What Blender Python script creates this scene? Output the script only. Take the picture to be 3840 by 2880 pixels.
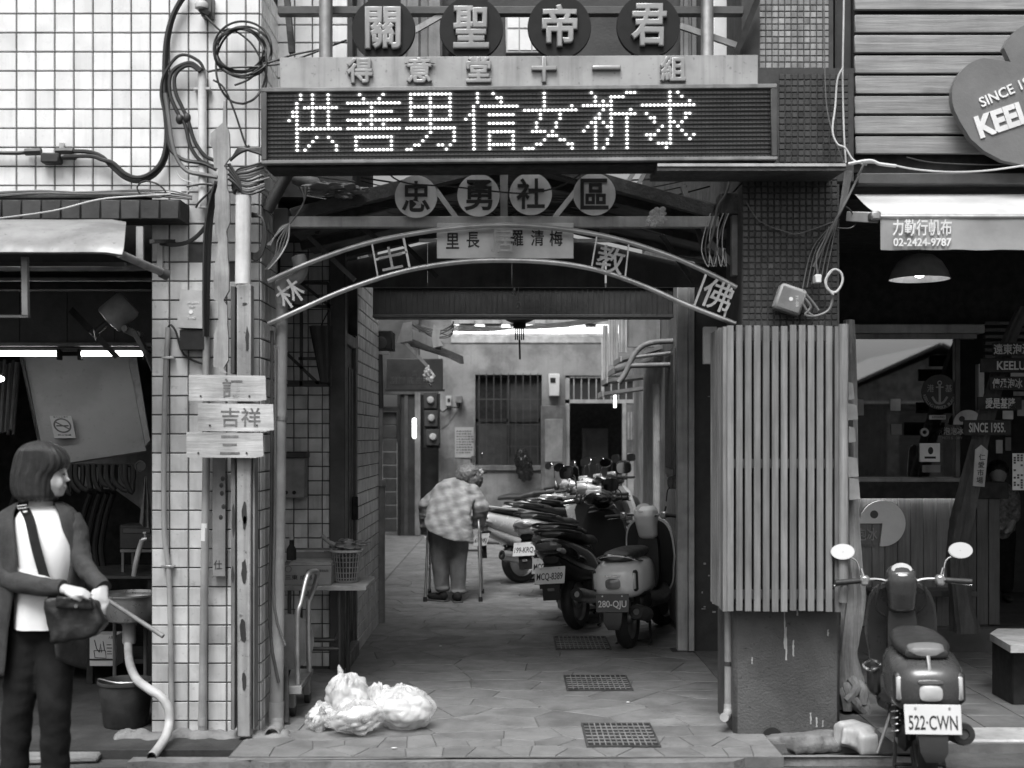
import bpy, bmesh, math, random
from mathutils import Vector, Matrix, Euler
random.seed(7)
SC = bpy.context.scene
for _o in list(bpy.data.objects): bpy.data.objects.remove(_o)
# ---------------------------------------------------------------- camera
F, CX, CY, H = 4700.0, 1920.0, 1640.0, 1.6     # focal length and principal point measured on the 3840 px wide photograph
cam = bpy.data.cameras.new('camera'); camo = bpy.data.objects.new('camera', cam); SC.collection.objects.link(camo)
cam.sensor_width = 36; cam.lens = F/3840*36; cam.shift_y = (CY-1440)/3840
camo.location = (0, 0, H); camo.rotation_euler = (math.radians(90), 0, 0)
cam.clip_end = 3000; cam.clip_start = .05
cam.dof.use_dof = True; cam.dof.focus_distance = 8.6; cam.dof.aperture_fstop = 2.4
SC.camera = camo
# ---------------------------------------------------------------- sky, sun, exposure (black and white film: neutral light)
wd = bpy.data.worlds.new('World'); SC.world = wd; wd.use_nodes = True
_nt = wd.node_tree; _nt.nodes.clear()
_sky = _nt.nodes.new('ShaderNodeTexSky'); _sky.sky_type = 'NISHITA'; _sky.sun_disc = False
SUN_EL, SUN_AZ = math.radians(60), math.radians(196)     # azimuth measured from +Y, clockwise
_sky.sun_elevation = SUN_EL; _sky.sun_rotation = SUN_AZ
_sky.air_density = 1.0; _sky.dust_density = 6.0
_bw = _nt.nodes.new('ShaderNodeRGBToBW'); _bg = _nt.nodes.new('ShaderNodeBackground'); _out = _nt.nodes.new('ShaderNodeOutputWorld')
_bg.inputs['Strength'].default_value = 0.075
_nt.links.new(_sky.outputs[0], _bw.inputs[0]); _nt.links.new(_bw.outputs[0], _bg.inputs[0]); _nt.links.new(_bg.outputs[0], _out.inputs[0])
_sl = bpy.data.lights.new('sun', 'SUN'); _so = bpy.data.objects.new('sun', _sl); SC.collection.objects.link(_so)
_sl.energy = 1.5; _sl.angle = math.radians(30); _sl.color = (1, 1, 1)
_d = Vector((math.sin(SUN_AZ)*math.cos(SUN_EL), math.cos(SUN_AZ)*math.cos(SUN_EL), math.sin(SUN_EL)))
_so.rotation_euler = (-_d).to_track_quat('-Z', 'Y').to_euler(); _so.location = (0, -5, 12)
SC.view_settings.view_transform = 'Standard'; SC.view_settings.look = 'None'
SC.view_settings.exposure = 1.2; SC.view_settings.gamma = 1.0; SC.view_settings.use_curve_mapping = False
SC.render.engine = 'CYCLES'; SC.cycles.use_denoising = True
SC.cycles.max_bounces = 7; SC.cycles.diffuse_bounces = 4; SC.cycles.glossy_bounces = 4; SC.cycles.transmission_bounces = 6
SC.cycles.sample_clamp_indirect = 4.0; SC.cycles.caustics_reflective = False; SC.cycles.caustics_refractive = False
# ---------------------------------------------------------------- helpers
PI = math.pi
def W(px, py, D): return Vector(((px-CX)*D/F, D, H+(CY-py)*D/F))
def XX(px, D): return (px-CX)*D/F
def ZZ(py, D): return H+(CY-py)*D/F
OFF = {}
def link(o): SC.collection.objects.link(o)
def tag(o, label=None, cat=None, group=None, kind=None):
    if label: o['label'] = label
    if cat: o['category'] = cat
    if group: o['group'] = group
    if kind: o['kind'] = kind
    return o
def thing(name, label, cat, loc=(0, 0, 0), group=None, local=False):
    o = bpy.data.objects.new(name, None); link(o); o.location = loc; o.empty_display_size = .1
    OFF[o.name] = Vector((0, 0, 0)) if local else Vector(loc)
    return tag(o, label, cat, group)
def frame(d, up=Vector((0, 0, 1))):
    d = d.normalized()
    if abs(d.dot(up)) > .98: up = Vector((0, 1, 0))
    u = d.cross(up).normalized(); return u, u.cross(d).normalized()
class M:
    def __init__(s): s.v = []; s.f = []
    def add(s, vs, fs, mt=None):
        n = len(s.v)
        for p in vs: s.v.append(tuple(mt @ Vector(p)) if mt else tuple(p))
        for f in fs: s.f.append(tuple(i+n for i in f))
        return s
    def box(s, x0, x1, y0, y1, z0, z1, b=0, mt=None):
        if b <= 0:
            vs = [(x, y, z) for z in (z0, z1) for y in (y0, y1) for x in (x0, x1)]
            return s.add(vs, [(0, 2, 3, 1), (4, 5, 7, 6), (0, 1, 5, 4), (2, 6, 7, 3), (0, 4, 6, 2), (1, 3, 7, 5)], mt)
        b = min(b, abs(x1-x0)*.45, abs(y1-y0)*.45, abs(z1-z0)*.45)
        bm = bmesh.new(); bmesh.ops.create_cube(bm, size=1)
        for v in bm.verts: v.co = Vector(((x0+x1)/2+v.co.x*(x1-x0), (y0+y1)/2+v.co.y*(y1-y0), (z0+z1)/2+v.co.z*(z1-z0)))
        bmesh.ops.bevel(bm, geom=list(bm.edges), offset=b, segments=1, affect='EDGES')
        bm.verts.index_update(); s.add([v.co.copy() for v in bm.verts], [[v.index for v in f.verts] for f in bm.faces], mt); bm.free(); return s
    def cbox(s, c, size, b=0, rot=(0, 0, 0)):
        mt = Matrix.Translation(c) @ Euler(rot).to_matrix().to_4x4()
        x, y, z = [q/2 for q in size]; return s.box(-x, x, -y, y, -z, z, b, mt)
    def bar(s, p0, p1, w, h, b=0):
        p0 = Vector(p0); p1 = Vector(p1); d = p1-p0; u, n = frame(d)
        mt = Matrix((u, d.normalized(), n)).transposed().to_4x4(); mt.translation = (p0+p1)/2
        L = d.length/2; return s.box(-w/2, w/2, -L, L, -h/2, h/2, b, mt)
    def tube(s, pts, r, n=8, caps=True, sm=0):
        pts = [Vector(p) for p in pts]
        if sm: pts, r = crom(pts, r, sm)
        k = len(pts); rs = r if isinstance(r, (list, tuple)) else [r]*k
        vs = []; fs = []; u = None
        for i, p in enumerate(pts):
            d = (pts[min(i+1, k-1)]-pts[max(i-1, 0)])
            if d.length < 1e-9: d = Vector((0, 0, 1))
            d.normalize()
            if u is None: u, w = frame(d)
            else:
                u = (u-d*u.dot(d))
                u = u.normalized() if u.length > 1e-6 else frame(d)[0]
                w = u.cross(d).normalized()
            for j in range(n):
                a = 2*PI*j/n; vs.append(p+(u*math.cos(a)+w*math.sin(a))*rs[i])
        for i in range(k-1):
            for j in range(n): fs.append((i*n+j, i*n+(j+1) % n, (i+1)*n+(j+1) % n, (i+1)*n+j))
        if caps: fs.append(tuple(range(n-1, -1, -1))); fs.append(tuple((k-1)*n+j for j in range(n)))
        return s.add(vs, fs)
    def lathe(s, prof, c=(0, 0, 0), axis=(0, 0, 1), n=24, cap=True):
        axis = Vector(axis).normalized(); u, w = frame(axis); c = Vector(c); vs = []; fs = []
        for r, h in prof:
            for j in range(n):
                a = 2*PI*j/n; vs.append(c+axis*h+(u*math.cos(a)+w*math.sin(a))*max(r, 1e-4))
        for i in range(len(prof)-1):
            for j in range(n): fs.append((i*n+j, i*n+(j+1) % n, (i+1)*n+(j+1) % n, (i+1)*n+j))
        if cap: fs.append(tuple(range(n-1, -1, -1))); fs.append(tuple((len(prof)-1)*n+j for j in range(n)))
        return s.add(vs, fs)
    def prism(s, poly, t0, t1, mt=None, plane='xz'):
        k = len(poly); q = (lambda a, b, t: (a, t, b)) if plane == 'xz' else ((lambda a, b, t: (a, b, t)) if plane == 'xy' else (lambda a, b, t: (t, a, b)))
        vs = [q(a, b, t0) for a, b in poly]+[q(a, b, t1) for a, b in poly]
        fs = [tuple(range(k)), tuple(range(2*k-1, k-1, -1))]+[(i, k+i, k+(i+1) % k, (i+1) % k) for i in range(k)]
        return s.add(vs, fs, mt)
    def loft(s, rings, caps=True):
        n = len(rings[0]); vs = [p for r in rings for p in r]; fs = []
        for i in range(len(rings)-1):
            for j in range(n): fs.append((i*n+j, i*n+(j+1) % n, (i+1)*n+(j+1) % n, (i+1)*n+j))
        if caps: fs.append(tuple(range(n-1, -1, -1))); fs.append(tuple((len(rings)-1)*n+j for j in range(n)))
        return s.add(vs, fs)
    def ell(s, c, r, n=12, m=8, mt=None):
        c = Vector(c); r = (r, r, r) if isinstance(r, (int, float)) else r; vs = []; fs = []
        for i in range(m+1):
            t = PI*i/m; q = max(math.sin(t), .002)
            for j in range(n):
                a = 2*PI*j/n; vs.append(c+Vector((r[0]*q*math.cos(a), r[1]*q*math.sin(a), -r[2]*math.cos(t))))
        for i in range(m):
            for j in range(n): fs.append((i*n+j, i*n+(j+1) % n, (i+1)*n+(j+1) % n, (i+1)*n+j))
        fs.append(tuple(range(n-1, -1, -1))); fs.append(tuple(m*n+j for j in range(n)))
        return s.add(vs, fs, mt)
    def cap(s, p0, r0, p1, r1, n=14):            # tapered capsule
        p0 = Vector(p0); p1 = Vector(p1); d = (p1-p0).normalized(); L = (p1-p0).length
        pr = [(r0*math.sin(t), -r0*math.cos(t)) for t in [PI/2*i/4 for i in range(5)]]+[(r1*math.cos(t), L+r1*math.sin(t)) for t in [PI/2*i/4 for i in range(5)]]
        return s.lathe(pr, p0, d, n)
    def text(s, body, c, h, w=None, ext=.003, off=0, bev=0, mt=None, rot=0, adv=None):
        vs, fs, bw, bh = glyph(body, ext/h, off, bev/h, adv)
        k = h/bh; kx = (w/bw) if w else k
        m2 = (mt or Matrix.Translation(c)) @ Matrix.Rotation(rot, 4, 'Y')
        return s.add([(x*kx, y*h, z*k) for x, y, z in vs], fs, m2)
    def build(s, name, mat, parent=None, smooth=True, ang=40, kind=None, local=False, sub=0):
        me = bpy.data.meshes.new(name); vs = s.v
        if parent is not None: off = OFF.get(parent.name, Vector((0, 0, 0)))
        elif local: off = Vector((0, 0, 0))
        else:
            n = max(1, len(vs)); off = Vector((sum(p[0] for p in vs)/n, sum(p[1] for p in vs)/n, min(p[2] for p in vs)))
        me.from_pydata([(p[0]-off.x, p[1]-off.y, p[2]-off.z) for p in vs], [], s.f); me.validate()
        bm = bmesh.new(); bm.from_mesh(me); bmesh.ops.recalc_face_normals(bm, faces=bm.faces); bm.to_mesh(me); bm.free()
        if smooth and len(me.polygons):
            me.polygons.foreach_set('use_smooth', [True]*len(me.polygons)); me.set_sharp_from_angle(angle=math.radians(ang))
        if mat is not None: me.materials.append(mat)
        o = bpy.data.objects.new(name, me); link(o)
        if sub:
            md = o.modifiers.new('s', 'SUBSURF'); md.levels = sub; md.render_levels = sub
        if parent is not None: o.parent = parent; OFF[o.name] = off
        else: o.location = off; OFF[o.name] = off
        if kind: o['kind'] = kind
        return o
def crom(pts, r, k):
    out = []; ro = []; n = len(pts); rs = r if isinstance(r, (list, tuple)) else [r]*n
    for i in range(n-1):
        p0, p1, p2, p3 = pts[max(i-1, 0)], pts[i], pts[i+1], pts[min(i+2, n-1)]
        for j in range(k):
            t = j/k; out.append(.5*((2*p1)+(p2-p0)*t+(2*p0-5*p1+4*p2-p3)*t*t+(3*p1-p0-3*p2+p3)*t**3)); ro.append(rs[i]*(1-t)+rs[i+1]*t)
    out.append(pts[-1]); ro.append(rs[-1]); return out, ro
_gc = {}
def glyph(body, ext, off, bev, adv):
    key = (body, round(ext, 4), off, round(bev, 4), adv)
    if key in _gc: return _gc[key]
    c = bpy.data.curves.new('t', 'FONT'); c.body = body; c.size = 1; c.extrude = ext; c.offset = off; c.bevel_depth = bev; c.resolution_u = 3
    c.align_x = 'CENTER'
    if adv: c.space_character = adv
    o = bpy.data.objects.new('t', c)
    me = bpy.data.meshes.new_from_object(o)
    vs = [(v.co.x, -v.co.z, v.co.y) for v in me.vertices]; fs = [tuple(p.vertices) for p in me.polygons]
    bpy.data.objects.remove(o); bpy.data.meshes.remove(me); bpy.data.curves.remove(c)
    x0, x1 = min(v[0] for v in vs), max(v[0] for v in vs); z0, z1 = min(v[2] for v in vs), max(v[2] for v in vs)
    vs = [(x-(x0+x1)/2, y, z-(z0+z1)/2) for x, y, z in vs]
    _gc[key] = (vs, fs, x1-x0, z1-z0); return _gc[key]
def blob(m, voxel, smooth=6, name='b'):
    """union of overlapping closed shapes as one continuous skin; returns an M"""
    me = bpy.data.meshes.new(name); me.from_pydata(m.v, [], m.f)
    bm = bmesh.new(); bm.from_mesh(me); bmesh.ops.recalc_face_normals(bm, faces=bm.faces); bm.to_mesh(me); bm.free()
    o = bpy.data.objects.new(name, me); link(o)
    a = o.modifiers.new('r', 'REMESH'); a.mode = 'VOXEL'; a.voxel_size = voxel
    if smooth: b = o.modifiers.new('s', 'SMOOTH'); b.iterations = smooth; b.factor = .5
    bpy.context.view_layer.update()
    e = bpy.data.meshes.new_from_object(o.evaluated_get(bpy.context.evaluated_depsgraph_get()))
    q = M(); q.v = [tuple(v.co) for v in e.vertices]; q.f = [tuple(p.vertices) for p in e.polygons]
    bpy.data.objects.remove(o); bpy.data.meshes.remove(me); bpy.data.meshes.remove(e); return q
def inst(src, parent, loc, rot=(0, 0, 0), scale=(1, 1, 1), name=None):       # a copy that shares the mesh
    o = bpy.data.objects.new(name or src.name, src); link(o); o.parent = parent; o.location = Vector(loc)-OFF[parent.name]
    o.rotation_euler = rot; o.scale = scale; return o
def mesh(m, name, mat, smooth=True, ang=40):
    o = m.build(name, mat, None, smooth, ang, local=True); me = o.data; bpy.data.objects.remove(o); return me
# ---------------------------------------------------------------- procedural materials, all neutral grey as on the film
MT = {}
def mat(name, v, rough=.6, metal=0, var=.18, scale=7, bump=.15, bscale=60, rnd=0, stain=0, streak=0, spot=0, spec=.5, emit=0, coat=0, wood=None, alpha=1, trans=0, sval=.25):
    if name in MT: return MT[name]
    m = bpy.data.materials.new(name); m.use_nodes = True; nt = m.node_tree; N = nt.nodes; Lk = nt.links; b = N['Principled BSDF']
    b.inputs['Roughness'].default_value = rough; b.inputs['Metallic'].default_value = metal; b.inputs['Specular IOR Level'].default_value = spec
    if coat: b.inputs['Coat Weight'].default_value = coat; b.inputs['Coat Roughness'].default_value = .08
    if trans: b.inputs['Transmission Weight'].default_value = trans
    if alpha < 1: b.inputs['Alpha'].default_value = alpha
    tc = N.new('ShaderNodeTexCoord'); co = tc.outputs['Object']
    oi = N.new('ShaderNodeObjectInfo')
    off = N.new('ShaderNodeVectorMath'); off.operation = 'ADD'; sc = N.new('ShaderNodeVectorMath'); sc.operation = 'SCALE'; sc.inputs['Scale'].default_value = 9.0
    cmb = N.new('ShaderNodeCombineXYZ')
    for i in range(3): Lk.new(oi.outputs['Random'], cmb.inputs[i])
    Lk.new(cmb.outputs[0], sc.inputs[0]); Lk.new(co, off.inputs[0]); Lk.new(sc.outputs[0], off.inputs[1]); co = off.outputs[0]
    def noise(s, det=5, mp=None, ro=.6):
        n = N.new('ShaderNodeTexNoise'); n.inputs['Scale'].default_value = s; n.inputs['Detail'].default_value = det; n.inputs['Roughness'].default_value = ro
        if mp:
            q = N.new('ShaderNodeMapping'); q.inputs['Scale'].default_value = mp; Lk.new(co, q.inputs[0]); Lk.new(q.outputs[0], n.inputs['Vector'])
        else: Lk.new(co, n.inputs['Vector'])
        return n.outputs['Fac']
    def rng(x, a, bb, c, d):
        r = N.new('ShaderNodeMapRange'); r.inputs['From Min'].default_value = a; r.inputs['From Max'].default_value = bb
        r.inputs['To Min'].default_value = c; r.inputs['To Max'].default_value = d; Lk.new(x, r.inputs['Value']); return r.outputs[0]
    def math_(op, a, bb):
        q = N.new('ShaderNodeMath'); q.operation = op
        for i, x in enumerate((a, bb)):
            if isinstance(x, (int, float)): q.inputs[i].default_value = x
            else: Lk.new(x, q.inputs[i])
        return q.outputs[0]
    base = rng(noise(scale), .3, .7, v*(1-var), v*(1+var))
    if wood:
        g = noise(3.0, 8, wood, .7); base = math_('MULTIPLY', base, rng(g, .3, .7, .62, 1.25))
        kn = N.new('ShaderNodeTexVoronoi'); kn.inputs['Scale'].default_value = 2.2
        q = N.new('ShaderNodeMapping'); q.inputs['Scale'].default_value = tuple(.5+.5*min(1, c/12) for c in wood); Lk.new(co, q.inputs[0]); Lk.new(q.outputs[0], kn.inputs['Vector'])
        base = math_('MULTIPLY', base, rng(kn.outputs['Distance'], .02, .09, .45, 1.0))
    if rnd: base = math_('MULTIPLY', base, rng(oi.outputs['Random'], 0, 1, 1-rnd, 1+rnd))
    if stain: base = math_('MULTIPLY', base, rng(noise(2.3, 8), .46, .6, 1, 1-stain))
    if streak: base = math_('MULTIPLY', base, rng(noise(1.0, 6, (16, 16, .8)), .5, .68, 1, 1-streak))
    if spot: base = math_('MULTIPLY', base, rng(noise(38, 3), .62, .7, 1, 1-spot))
    cc = N.new('ShaderNodeCombineColor')
    for i in range(3): Lk.new(base, cc.inputs[i])
    Lk.new(cc.outputs[0], b.inputs['Base Color'])
    Lk.new(rng(noise(scale*2.3), .3, .7, max(.03, rough*.8), min(1, rough*1.2)), b.inputs['Roughness'])
    if emit: b.inputs['Emission Color'].default_value = (1, 1, 1, 1); b.inputs['Emission Strength'].default_value = emit
    if bump:
        bp = N.new('ShaderNodeBump'); bp.inputs['Strength'].default_value = bump; bp.inputs['Distance'].default_value = .01
        Lk.new(noise(bscale, 4, None if not wood else tuple(c*.9 for c in wood)), bp.inputs['Height']); Lk.new(bp.outputs[0], b.inputs['Normal'])
    MT[name] = m; return m
# ================================================================ materials used across the scene
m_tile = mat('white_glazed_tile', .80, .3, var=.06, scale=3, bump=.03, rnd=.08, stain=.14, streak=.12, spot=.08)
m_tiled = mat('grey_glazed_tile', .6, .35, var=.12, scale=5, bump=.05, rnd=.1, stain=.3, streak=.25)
m_grout = mat('dark_grout', .05, .9, var=.3)
m_conc = mat('concrete', .20, .85, var=.25, scale=4, bump=.5, stain=.35, streak=.2, spot=.3)
m_dconc = mat('dark_concrete', .075, .85, var=.3, scale=4, bump=.5, stain=.4, spot=.3)
m_asph = mat('asphalt', .07, .9, var=.3, scale=3, bump=.9, bscale=220, stain=.35, spot=.5)
m_stone = mat('paving_stone', .185, .68, var=.22, scale=5, bump=.35, bscale=70, rnd=.1, stain=.25, spot=.25)
m_joint = mat('paving_joint', .115, .9, var=.3, bump=.3)
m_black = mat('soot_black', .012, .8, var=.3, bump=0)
m_dark = mat('dark_paint', .035, .55, var=.3, stain=.3)
m_dgrey = mat('dark_grey_paint', .07, .5, var=.25, stain=.3)
m_grey = mat('grey_paint', .22, .55, var=.2, stain=.35, streak=.3)
m_lgrey = mat('light_grey_paint', .42, .5, var=.18, stain=.25, streak=.25)
m_plast = mat('old_plaster', .27, .85, var=.25, scale=1.6, bump=.5, stain=.35, streak=.12, spot=.2)
m_white = mat('white_paint', .75, .45, var=.08, stain=.12)
m_steel = mat('galvanised_steel', .5, .38, metal=.8, var=.2, scale=12, stain=.3, bump=.05)
m_chrome = mat('chrome', .8, .12, metal=1, var=.05, bump=0)
m_rust = mat('rusty_steel', .06, .7, var=.4, scale=14, bump=.5, stain=.5)
m_pvc = mat('grey_pvc', .33, .4, var=.12, stain=.3, streak=.3)
m_pvcw = mat('white_pvc', .72, .4, var=.1, stain=.3, streak=.25)
m_rub = mat('black_rubber', .02, .55, var=.25, bump=.2)
m_woodv = mat('slat_wood', .19, .6, var=.22, scale=3, wood=(14, 14, .7), rnd=.26, streak=.2, bump=.3, bscale=6)
m_woodh = mat('board_wood', .26, .6, var=.2, scale=3, wood=(.7, 14, 14), rnd=.12, bump=.3, bscale=6)
m_woodp = mat('panel_wood', .17, .55, var=.2, scale=3, wood=(14, 14, .7), rnd=.14, bump=.3, bscale=6)
m_woodd = mat('dark_wood', .06, .6, var=.3, scale=3, wood=(14, 14, .7), rnd=.1, bump=.3, bscale=6)
m_drift = mat('driftwood', .30, .8, var=.3, scale=4, wood=(10, 10, .8), stain=.35, bump=.7, bscale=8)
m_cable = mat('cable_black', .02, .5, var=.2, bump=0)
m_cableg = mat('cable_grey', .14, .5, var=.25, bump=0)
m_cablew = mat('cable_white', .6, .5, var=.1, bump=0, stain=.3)
m_mosaic = mat('brown_mosaic', .05, .4, var=.3, scale=9, bump=.1, rnd=.3, stain=.35, streak=.35)
m_mosaicl = mat('pale_mosaic', .30, .4, var=.25, scale=9, bump=.1, rnd=.22, stain=.35, streak=.4)
m_ink = mat('black_ink', .015, .6, var=.2, bump=0)
m_lamp = mat('fluorescent_tube', .9, .4, emit=7, bump=0)
m_glass = mat('window_glass', .02, .03, var=0, bump=0, spec=.9, alpha=.38)

# ================================================================ ground
def voronoi(seeds, x0, x1, y0, y1, ax, gap):
    cells = []
    for i, p in enumerate(seeds):
        poly = [(x0, y0), (x1, y0), (x1, y1), (x0, y1)]
        near = sorted(((q[0]-p[0])**2+((q[1]-p[1])*ax)**2, q) for j, q in enumerate(seeds) if j != i)[:18]
        for _, q in near:
            n = (q[0]-p[0], (q[1]-p[1])*ax*ax); mx = ((p[0]+q[0])/2, (p[1]+q[1])/2)
            L = math.hypot(*n) or 1; n = (n[0]/L, n[1]/L); c = n[0]*mx[0]+n[1]*mx[1]-gap/2
            out = []
            for a, b in zip(poly, poly[1:]+poly[:1]):
                da, db = n[0]*a[0]+n[1]*a[1]-c, n[0]*b[0]+n[1]*b[1]-c
                if da <= 0: out.append(a)
                if da*db < 0: t = da/(da-db); out.append((a[0]+(b[0]-a[0])*t, a[1]+(b[1]-a[1])*t))
            poly = out
            if len(poly) < 3: break
        if len(poly) >= 3: cells.append(poly)
    return cells
m = M().box(-400, 400, -400, 6.25, -.12, -.045); tag(m.build('road', m_asph, smooth=False), kind='structure')
m = M().box(-400, 400, 6.25, 400, -.12, -.05); tag(m.build('ground', m_dconc, smooth=False), kind='structure')
pav = M().box(-1.42, 1.36, 6.27, 20.6, -.05, 0).build('alley_pavement', m_joint, smooth=False, local=True); tag(pav, kind='structure')
rs = random.Random(3); seeds = []
yy = 6.3
while yy < 20.6:
    st = .27 if yy > 6.6 else .16
    k = random.Random(int(yy*100)).randint(0, 1)
    n = 8 if yy > 6.6 else 17
    for i in range(n):
        seeds.append((-1.40+2.74*(i+.5+.25*(k*2-1))/n+rs.uniform(-.15, .15)*(1 if n < 10 else .35), yy+st/2+rs.uniform(-.11, .11)*(1 if n < 10 else .3)))
    yy += st
cells = voronoi(seeds, -1.41, 1.355, 6.28, 20.55, 1.35, .0055)
cells.sort(key=lambda c: sum(q[1] for q in c)/len(c))
far = M()
for i, c in enumerate(cells):
    cx, cy = sum(q[0] for q in c)/len(c), sum(q[1] for q in c)/len(c)
    k = len(c); top = [(cx+(x-cx)*.985, cy+(y-cy)*.985) for x, y in c]; h = .0045+rs.uniform(-.001, .001)
    q = M() if i < 300 else far
    q.add([(x, y, .0005) for x, y in c]+[(x, y, h) for x, y in top], [tuple(range(k, 2*k))]+[(j, (j+1) % k, k+(j+1) % k, k+j) for j in range(k)])
    if i < 300: q.build('paving_stone', m_stone, pav, smooth=False)
far.build('far_paving_stones', m_stone, pav, smooth=False, kind='stuff')
tag(M().box(-2.3, -1.425, 10.75, 20.6, -.05, .001).build('side_paving', m_stone, smooth=False), kind='structure')
tag(M().box(1.365, 2.0, 13.0, 20.6, -.05, .001).build('far_side_paving', m_stone, smooth=False), kind='structure')
# broken edge of the paving towards the road
m = M(); pts = []
for i in range(41):
    x = -1.9+i*.1; pts.append((x, 6.2+rs.uniform(-.03, .03)+(.12 if x > 1.1 else 0)))
m.prism(pts+[(2.1, 6.29), (-1.9, 6.29)], -.05, -.004, plane='xy'); tag(m.build('pavement_edge', m_conc, smooth=False), kind='structure')
# arcade floors
m = M().box(-4.6, -1.425, 6.42, 11.2, -.05, -.003); tag(m.build('left_arcade_floor', mat('oily_concrete', .045, .75, var=.35, scale=3, bump=.4, stain=.4, spot=.3), smooth=False), kind='structure')
rf = M().box(1.365, 6.4, 6.55, 13.2, -.05, -.002).build('right_arcade_floor', m_joint, smooth=False, local=True); tag(rf, kind='structure')
m_ftile = mat('floor_tile', .17, .45, var=.15, scale=4, rnd=.08, stain=.3, bump=.1)
ft = mesh(M().box(-.149, .149, -.149, .149, 0, .006, .003), 'floor_tile', m_ftile)
for i in range(15):
    for j in range(13):
        if 2.1+i*.305 < 5.6: inst(ft, rf, (2.15+i*.305, 7.05+j*.305, -.002))
m = M().box(2.0, 6.4, 6.58, 6.87, -.045, .012, .01); tag(m.build('shop_step', m_lgrey), kind='structure')
# lifted concrete slab beside the woman
m = M().box(0, .46, 0, .5, 0, .035, .01, Matrix.Translation((-2.55, 6.28, -.045)) @ Matrix.Rotation(.12, 4, 'Z')); tag(m.build('concrete_slab', m_conc), 'worn concrete slab laid at the kerb beside the woman in the cardigan', 'slab')

# ================================================================ tiled left building
PT = .1036
def tile_mesh(w, h, name, mt, t=.007, e=.0035):
    q = M(); x, z = w/2, h/2
    q.add([(-x, 0, -z), (x, 0, -z), (x, 0, z), (-x, 0, z), (-x+e, -t, -z+e), (x-e, -t, -z+e), (x-e, -t, z-e), (-x+e, -t, z-e)],
          [(4, 5, 6, 7), (0, 1, 5, 4), (1, 2, 6, 5), (2, 3, 7, 6), (3, 0, 4, 7)])
    return mesh(q, name, mt, smooth=False)
tm = tile_mesh(PT-.0055, PT-.0055, 'tile', m_tile)
tmp_ = tile_mesh(PT-.0055, PT-.0055, 'tile', mat('soiled_shaded_tile', .58, .34, var=.1, scale=3, bump=.04, rnd=.12, stain=.25, streak=.2, spot=.2))  # darker tile copy: dirt plus the awning's shade put into the colour
def tiles(parent, x0, x1, z0, z1, y, ox, oz, me=tm, p=PT, face='front', skip=0, maxn=300, g=.0055):
    """square tiles on one face of a wall, cut at its edges; returns how many"""
    n = 0; i0 = math.floor((x0-ox)/p); j0 = math.floor((z0-oz)/p)
    r = random.Random(int(abs(x0*1000)+abs(z0*77)))
    for i in range(i0, math.ceil((x1-ox)/p)+1):
        a, b = max(x0, ox+i*p), min(x1, ox+(i+1)*p)
        if b-a < .03: continue
        for j in range(j0, math.ceil((z1-oz)/p)+1):
            c, d = max(z0, oz+j*p), min(z1, oz+(j+1)*p)
            if d-c < .03 or r.random() < skip: continue
            q = g*.55; lo = ((a+b)/2, y-.001, (c+d)/2) if face == 'front' else ((y+.001, (a+b)/2, (c+d)/2) if face == 'right' else (y-.001, (a+b)/2, (c+d)/2))
            tilt = (r.uniform(-.02, .02), 0, r.uniform(-.02, .02)+(0 if face == 'front' else (PI/2 if face == 'right' else -PI/2)))
            inst(me, parent, lo, tilt, ((b-a-g)/(p-g), 1, (d-c-g)/(p-g))); n += 1
    return n
YF = 6.8; LX = -1.369; PLX = -1.955
wall = thing('tiled_wall', 'white square tiled upper wall with cables at upper left', 'wall', (-2.2, 7.0, 2.93))
M().box(-5.2, LX, YF, 7.3, 2.93, 5.6).box(-5.2, -.93, 7.3, 8.4, 3.0, 5.6).build('wall_core', m_grout, wall, smooth=False)
tiles(wall, -2.90, LX, 2.93, 4.10, YF, -2.686, 3.897)
tiles(wall, YF, 7.3, 2.93, 4.10, LX, YF-.01, 3.897, face='right')
tiles(wall, LX, -.93, 3.3, 4.2, 7.3, LX, 3.897)
pil = thing('tiled_pillar', 'white tiled arcade pillar carrying pipes and wooden signboards', 'pillar', (-1.66, 7.0, 0))
M().box(PLX, LX, YF, 7.28, -.05, 2.93).build('pillar_core', m_grout, pil, smooth=False)
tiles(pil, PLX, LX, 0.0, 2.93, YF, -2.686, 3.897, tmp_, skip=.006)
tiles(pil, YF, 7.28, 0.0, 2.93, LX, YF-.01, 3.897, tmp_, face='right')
m = M()
for i in range(26):
    x = -2.1+i*.035; m.ell((x, 6.74-rs.uniform(-.04, .05), -.01), (rs.uniform(.03, .07), rs.uniform(.05, .11), rs.uniform(.02, .05)))
blob(m, .012, 4).build('mortar_mound', m_conc, pil)
# inner tiled wall beside the alley mouth (grey, in the shade of the arcade)
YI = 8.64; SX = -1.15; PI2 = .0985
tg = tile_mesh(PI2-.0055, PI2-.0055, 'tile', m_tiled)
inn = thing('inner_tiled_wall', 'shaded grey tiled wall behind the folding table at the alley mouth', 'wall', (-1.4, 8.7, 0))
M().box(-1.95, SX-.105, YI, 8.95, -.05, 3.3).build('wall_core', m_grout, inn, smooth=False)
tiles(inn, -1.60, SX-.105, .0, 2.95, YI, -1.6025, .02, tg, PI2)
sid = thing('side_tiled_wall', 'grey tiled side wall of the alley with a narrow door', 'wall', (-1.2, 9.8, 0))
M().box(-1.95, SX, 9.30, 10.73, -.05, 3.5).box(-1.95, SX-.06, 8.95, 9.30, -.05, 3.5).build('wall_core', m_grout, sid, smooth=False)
tiles(sid, 9.30, 10.73, .0, 3.05, SX, 9.28, .0, tg, PI2, face='right', maxn=300)
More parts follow.
